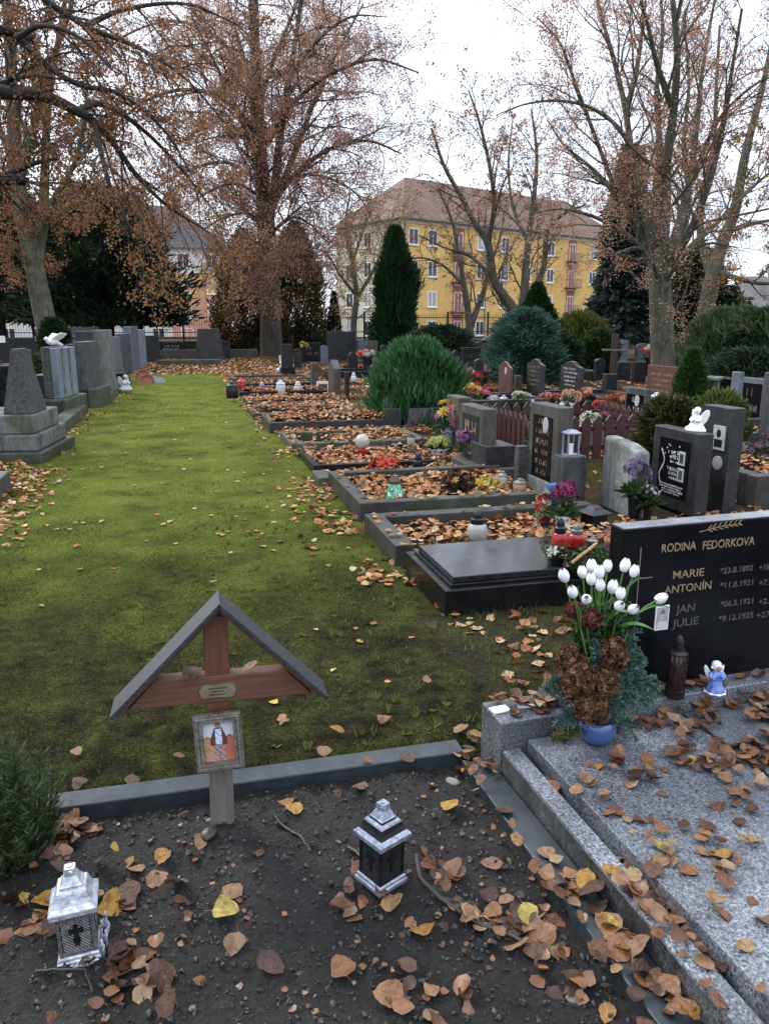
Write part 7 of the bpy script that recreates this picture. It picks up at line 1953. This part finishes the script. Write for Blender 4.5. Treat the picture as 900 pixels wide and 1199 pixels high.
# the rest of the litter in one mass -----------------------------------------------------------------
PP = []; SS = []; TL = []; TT = []; PN = []; SN = []
def litter(x0, x1, y0, y1, dens, zf, smin=.042, smax=.075, tilt=.5, pile=.0, patch=0.0, tint=None, edge=None):
    n = int((x1 - x0) * (y1 - y0) * dens); x = r5.uniform(x0, x1, n); y = r5.uniform(y0, y1, n)
    if patch:
        k = vnoise(x * 1.7 + 13, y * 1.7, 3) > patch; x, y = x[k], y[k]
    if edge is not None:
        k = r5.random(len(x)) < edge(x, y); x, y = x[k], y[k]
    n = len(x); z = (zf(x, y) if callable(zf) else np.full(n, zf)) + .004 + pile * r5.random(n) * (.4 + vnoise(x * 3, y * 3, 2))
    PP.append(np.stack([x, y, z], 1)); SS.append(r5.uniform(smin, smax, n)); TL.append(np.abs(r5.normal(0, tilt, n)))
    TT.append(np.clip(r5.random(n) if tint is None else r5.normal(tint, .22, n), 0, 1))
lh = lambda x, y: lawn_h(x, y)
# beds of the row by the path
litter(1.42, 3.0, 4.62, 5.52, 560, .03, pile=.05, edge=lambda x, y: np.where(np.abs(y - 4.92) < .06, .2, 1))
litter(2.15, 3.3, 4.18, 4.5, 330, .19, pile=.05); litter(2.0, 3.4, 4.5, 4.75, 330, .10, pile=.08)
litter(1.40, 3.0, 5.68, 5.92, 160, -.01, pile=.04)
litter(1.40, 2.95, 6.02, 7.3, 640, .06, pile=.07)
litter(1.3, 3.2, 7.38, 8.05, 540, .0, pile=.06); litter(1.3, 2.6, 8.1, 9.2, 560, .03, pile=.06)
litter(1.36, 2.9, 9.7, 10.65, 380, .05, pile=.06, edge=lambda x, y: np.clip((x - 1.5) * 2, .1, 1)); litter(1.2, 3.6, 9.2, 9.6, 330, .0, pile=.06)
litter(2.55, 3.8, 8.0, 9.5, 260, .0, pile=.05)
litter(1.2, 3.5, 10.75, 11.4, 360, .0, pile=.07); litter(1.25, 2.95, 11.45, 12.45, 340, .15, pile=.07)
litter(1.1, 3.6, 12.5, 13.2, 320, .0, pile=.07); litter(1.15, 2.9, 13.3, 14.3, 320, .10, pile=.07)
litter(1.1, 4.0, 14.4, 15.0, 260, .0, pile=.06); litter(1.2, 3.0, 15.1, 16.1, 280, .09, pile=.07)
litter(1.1, 4.0, 16.2, 17.0, 220, .0, pile=.06); litter(1.2, 3.0, 17.1, 18.1, 220, .12, pile=.05); litter(1.1, 4.2, 18.2, 19.0, 180, .0, pile=.05)
litter(1.3, 3.0, 19.1, 20.3, 170, .12, pile=.05); litter(1.0, 5, 20.4, 26, 60, .0, .07, .11, pile=.05); litter(-1.6, 3.4, 25.0, 36, 40, .0, .08, .12, pile=.05)
# path edges and the scatter in the grass
litter(.95, 1.36, 3.6, 7.6, 210, lh, pile=.02, patch=.40); litter(.2, 1.0, 4.6, 7.6, 26, lh, .03, .06, .2, .01, patch=.52); litter(.95, 1.30, 7.6, 20, 100, lh, pile=.02, patch=.4)
litter(.75, 1.15, 4.9, 7.6, 70, lh, pile=.01, patch=.5); litter(1.2, 1.7, 2.9, 3.8, 60, lh, pile=.01)
litter(1.36, 3.2, 2.6, 3.76, 70, lh, pile=.012, patch=.42)
litter(-1.6, .9, 5.4, 6.9, 11, lh, .035, .06, .12, .008, tint=.78, patch=.45); litter(-1.7, 1.1, 2.6, 5.3, 3, lh, .03, .05, .15, .01, tint=.75); litter(-1.6, 1.0, 7.2, 20, 2.6, lh, .04, .065, .12, .008, tint=.9)
litter(-1.85, -1.2, 5.7, 9.0, 300, lh, pile=.02, edge=lambda x, y: np.clip((-1.15 - x) * 2.2, 0, 1)); litter(-2.8, -1.55, 5.2, 6.7, 260, lh, pile=.03); litter(-1.75, -1.35, 8.3, 20, 45, lh, pile=.01, edge=lambda x, y: np.clip((-1.3 - x) * 2.4, 0, 1))
litter(-2.6, -1.75, 8.0, 9.4, 160, .02, pile=.03); litter(-2.6, -1.7, 19.5, 24, 60, .05, pile=.03)
# open ground to the right and behind
litter(3.3, 6.5, 4.4, 8.0, 60, -.02, pile=.03, patch=.45); litter(3.3, 9, 8.0, 14, 60, -.02, pile=.04, patch=.4); litter(4, 16, 14, 30, 34, -.02, .08, .12, pile=.05, patch=.38)
litter(4.9, 7.1, 5.75, 7.1, 190, .14, pile=.06); litter(6.7, 8.7, 8.3, 9.5, 120, .1, pile=.05)
litter(3.8, 5.4, 8.0, 9.5, 90, .0, pile=.05); litter(4.0, 4.9, 4.5, 5.4, 150, .0, pile=.04)
# leaves lying on the kerbs themselves
for y0, z in ((5.9, .155), (5.53, .125), (11.35, .14), (12.4, .14), (13.2, .075), (14.3, .075), (15.0, .08), (16.1, .08), (17.0, .12), (18.1, .12), (19.0, .14), (20.3, .14), (21.5, .10), (22.9, .10), (9.55, .09), (10.62, .09)):
    litter(1.3, 3.0, y0, y0 + .10, 90 if y0 < 7 else 240, z, pile=.015, tilt=.25)
for x0, y0, y1, z in ((1.28, 4.65, 5.6, .127), (1.30, 5.95, 7.3, .152), (1.24, 9.6, 10.7, .09), (1.16, 11.4, 12.4, .14), (1.06, 13.2, 14.4, .075), (1.13, 15, 16.2, .08)):
    litter(x0, x0 + .12, y0, y1, 70 if y0 < 8 else 220, z, pile=.012, tilt=.2)
# drifts on the granite: under the headstone, on the plinth end, in the groove
def drift(n, lx0, lx1, ly0, ly1, z, pile, smin=.036, smax=.06, tint=None, tilt=.4, gx=None):
    x = r5.uniform(lx0, lx1, n); y = r5.uniform(ly0, ly1, n)
    k = vnoise(x * 7 + 3, y * 7, 2) > .36; x, y = x[k], y[k]; n = len(x)
    q = np.array([gl(a, b, z) for a, b in zip(x, y)]); q[:, 2] += .004 + pile * r5.random(n)
    PN.append(q); SN.append(r5.uniform(smin, smax, n))
drift(150, .40, 1.25, -.17, .05, .132, .035); drift(60, .30, .95, -.32, -.15, .132, .02); drift(40, .75, 1.2, -.5, -.1, .132, .02)
drift(46, .03, .30, .075, .21, .20, .03); drift(26, .50, 1.2, .07, .135, .20, .015); drift(20, .18, .40, .0, .05, .132, .02)
drift(150, .25, 1.25, -.95, -.25, .132, .012, .03, .058, tilt=.25); drift(60, .35, 1.1, -1.25, -.9, .132, .010, .03, .058); drift(40, .062, .09, -1.2, -.5, .06, .03, .04, .06); drift(30, .005, .06, -1.25, -.6, .10, .02, .04, .06)
# damp drifts in the near bed, denser than the single leaves
def near(px, py, n, sp, zf):
    c = G(px, py); x = r5.normal(c.x, sp, n); y = r5.normal(c.y, sp, n)
    z = np.array([zf(a, b) or .02 for a, b in zip(x, y)]); k = x < .99
    PN.append(np.stack([x, y, z + r5.random(n) * .012], 1)[k]); SN.append(r5.uniform(.03, .058, n)[k])
for px, py, n, sp in ((45, 1068, 14, .04), (135, 1045, 9, .03), (150, 1112, 10, .03), (160, 1150, 9, .035), (85, 978, 12, .04), (70, 1000, 8, .04), (405, 1048, 6, .025), (600, 1075, 16, .06), (635, 1090, 14, .05), (665, 1045, 12, .04), (755, 1125, 12, .04), (780, 1170, 12, .04), (690, 1060, 10, .04), (560, 895, 10, .04), (565, 870, 12, .035), (530, 1022, 6, .03), (640, 1140, 8, .05), (500, 1168, 8, .05)):
    near(px, py, n, sp, soilz)
# broken bits of leaf and small debris
n_ = 520; x = r5.uniform(-1.0, .97, n_); y = r5.uniform(.95, 2.36, n_); k = vnoise(x * 3.1 + 7, y * 3.1, 3) > .44; x, y = x[k], y[k]
PN.append(np.stack([x, y, np.array([wz(a, b) for a, b in zip(x, y)]) + .004], 1)); SN.append(r5.uniform(.008, .024, len(x)))
V, F, t = scatter(LT_md, np.vstack(PN), np.concatenate(SN), np.abs(r5.normal(0, .35, sum(map(len, PN)))), r5, np.clip(r5.random(sum(map(len, PN))) ** 1.5 * .8, 0, 1))
V1, F1, t1 = V, F, t
V, F, t = scatter(LT_lo, np.vstack(PP), np.concatenate(SS), np.concatenate(TL), r5, np.concatenate(TT))
LM = np.concatenate([np.zeros(len(F), int), np.ones(len(F1), int)]); F = np.vstack([F, F1 + len(V)]); V = np.vstack([V, V1]); t = np.concatenate([t, t1])
stuff(np_mesh('leaf_litter', V, F, [M_leaf_mass, M_leaf_near], tint=t, smooth=True, mi=LM), 'brown fallen leaves covering graves and path edges')
# ------------------------------------------------------------------ light, sky, camera
w = bpy.data.worlds.new('World'); SC.world = w; w.use_nodes = True
nt = w.node_tree; bg = nt.nodes['Background']
SUN_EL, SUN_AZ = R(38), R(-35)          # azimuth measured from +Y towards +X
sky = nt.nodes.new('ShaderNodeTexSky'); sky.sky_type = 'NISHITA'; sky.sun_disc = False
sky.sun_elevation = SUN_EL; sky.sun_rotation = SUN_AZ; sky.air_density = 1.0; sky.dust_density = 1.5
tc = nt.nodes.new('ShaderNodeTexCoord'); mp = nt.nodes.new('ShaderNodeMapping'); mp.inputs['Scale'].default_value = (1.3, 1.3, 3.2)
link(nt, tc.outputs['Generated'], mp.inputs['Vector'])
n = noise(nt, mp.outputs['Vector'], 2.1, 7, .58, .4)
cl = ramp(nt, n, [(.34, grey(.62)), (.58, grey(1.0))])
# overcast sky: cloud three times brighter overhead than at the horizon
sz = nt.nodes.new('ShaderNodeSeparateXYZ'); link(nt, tc.outputs['Generated'], sz.inputs[0])
mz = nt.nodes.new('ShaderNodeMapRange'); mz.inputs['From Min'].default_value = 0; mz.inputs['From Max'].default_value = 1
mz.inputs['To Min'].default_value = .52; mz.inputs['To Max'].default_value = 1.2; link(nt, sz.outputs['Z'], mz.inputs['Value'])
cloud = mixc(nt, 1.0, (11.4, 12.2, 13.8), mz.outputs['Result'], 'MULTIPLY')
skyb = mixc(nt, cl, sky.outputs['Color'], cloud)
link(nt, skyb, bg.inputs['Color']); bg.inputs['Strength'].default_value = .11
sl = bpy.data.lights.new('sun', 'SUN'); sl.energy = 1.5; sl.angle = R(16); sl.color = (1, .96, .9)
so = bpy.data.objects.new('sun', sl); COL.objects.link(so)
sd = Vector((math.sin(SUN_AZ) * math.cos(SUN_EL), math.cos(SUN_AZ) * math.cos(SUN_EL), math.sin(SUN_EL)))
so.rotation_euler = (-sd).to_track_quat('-Z', 'Y').to_euler()

cam = bpy.data.cameras.new('camera'); co = bpy.data.objects.new('camera', cam); COL.objects.link(co)
cam.sensor_fit = 'VERTICAL'; cam.sensor_height = 36; cam.lens = 36 * FPX / 1199
cam.clip_start = .05; cam.clip_end = 1500
co.location = (0, 0, EYE); co.rotation_euler = (R(90) - PITCH, 0, -YAW)
SC.camera = co
SC.view_settings.view_transform = 'Standard'; SC.view_settings.look = 'None'
SC.view_settings.exposure = 0.8; SC.view_settings.gamma = 1
SC.cycles.max_bounces = 6; SC.cycles.transparent_max_bounces = 8
SC.cycles.use_denoising = True
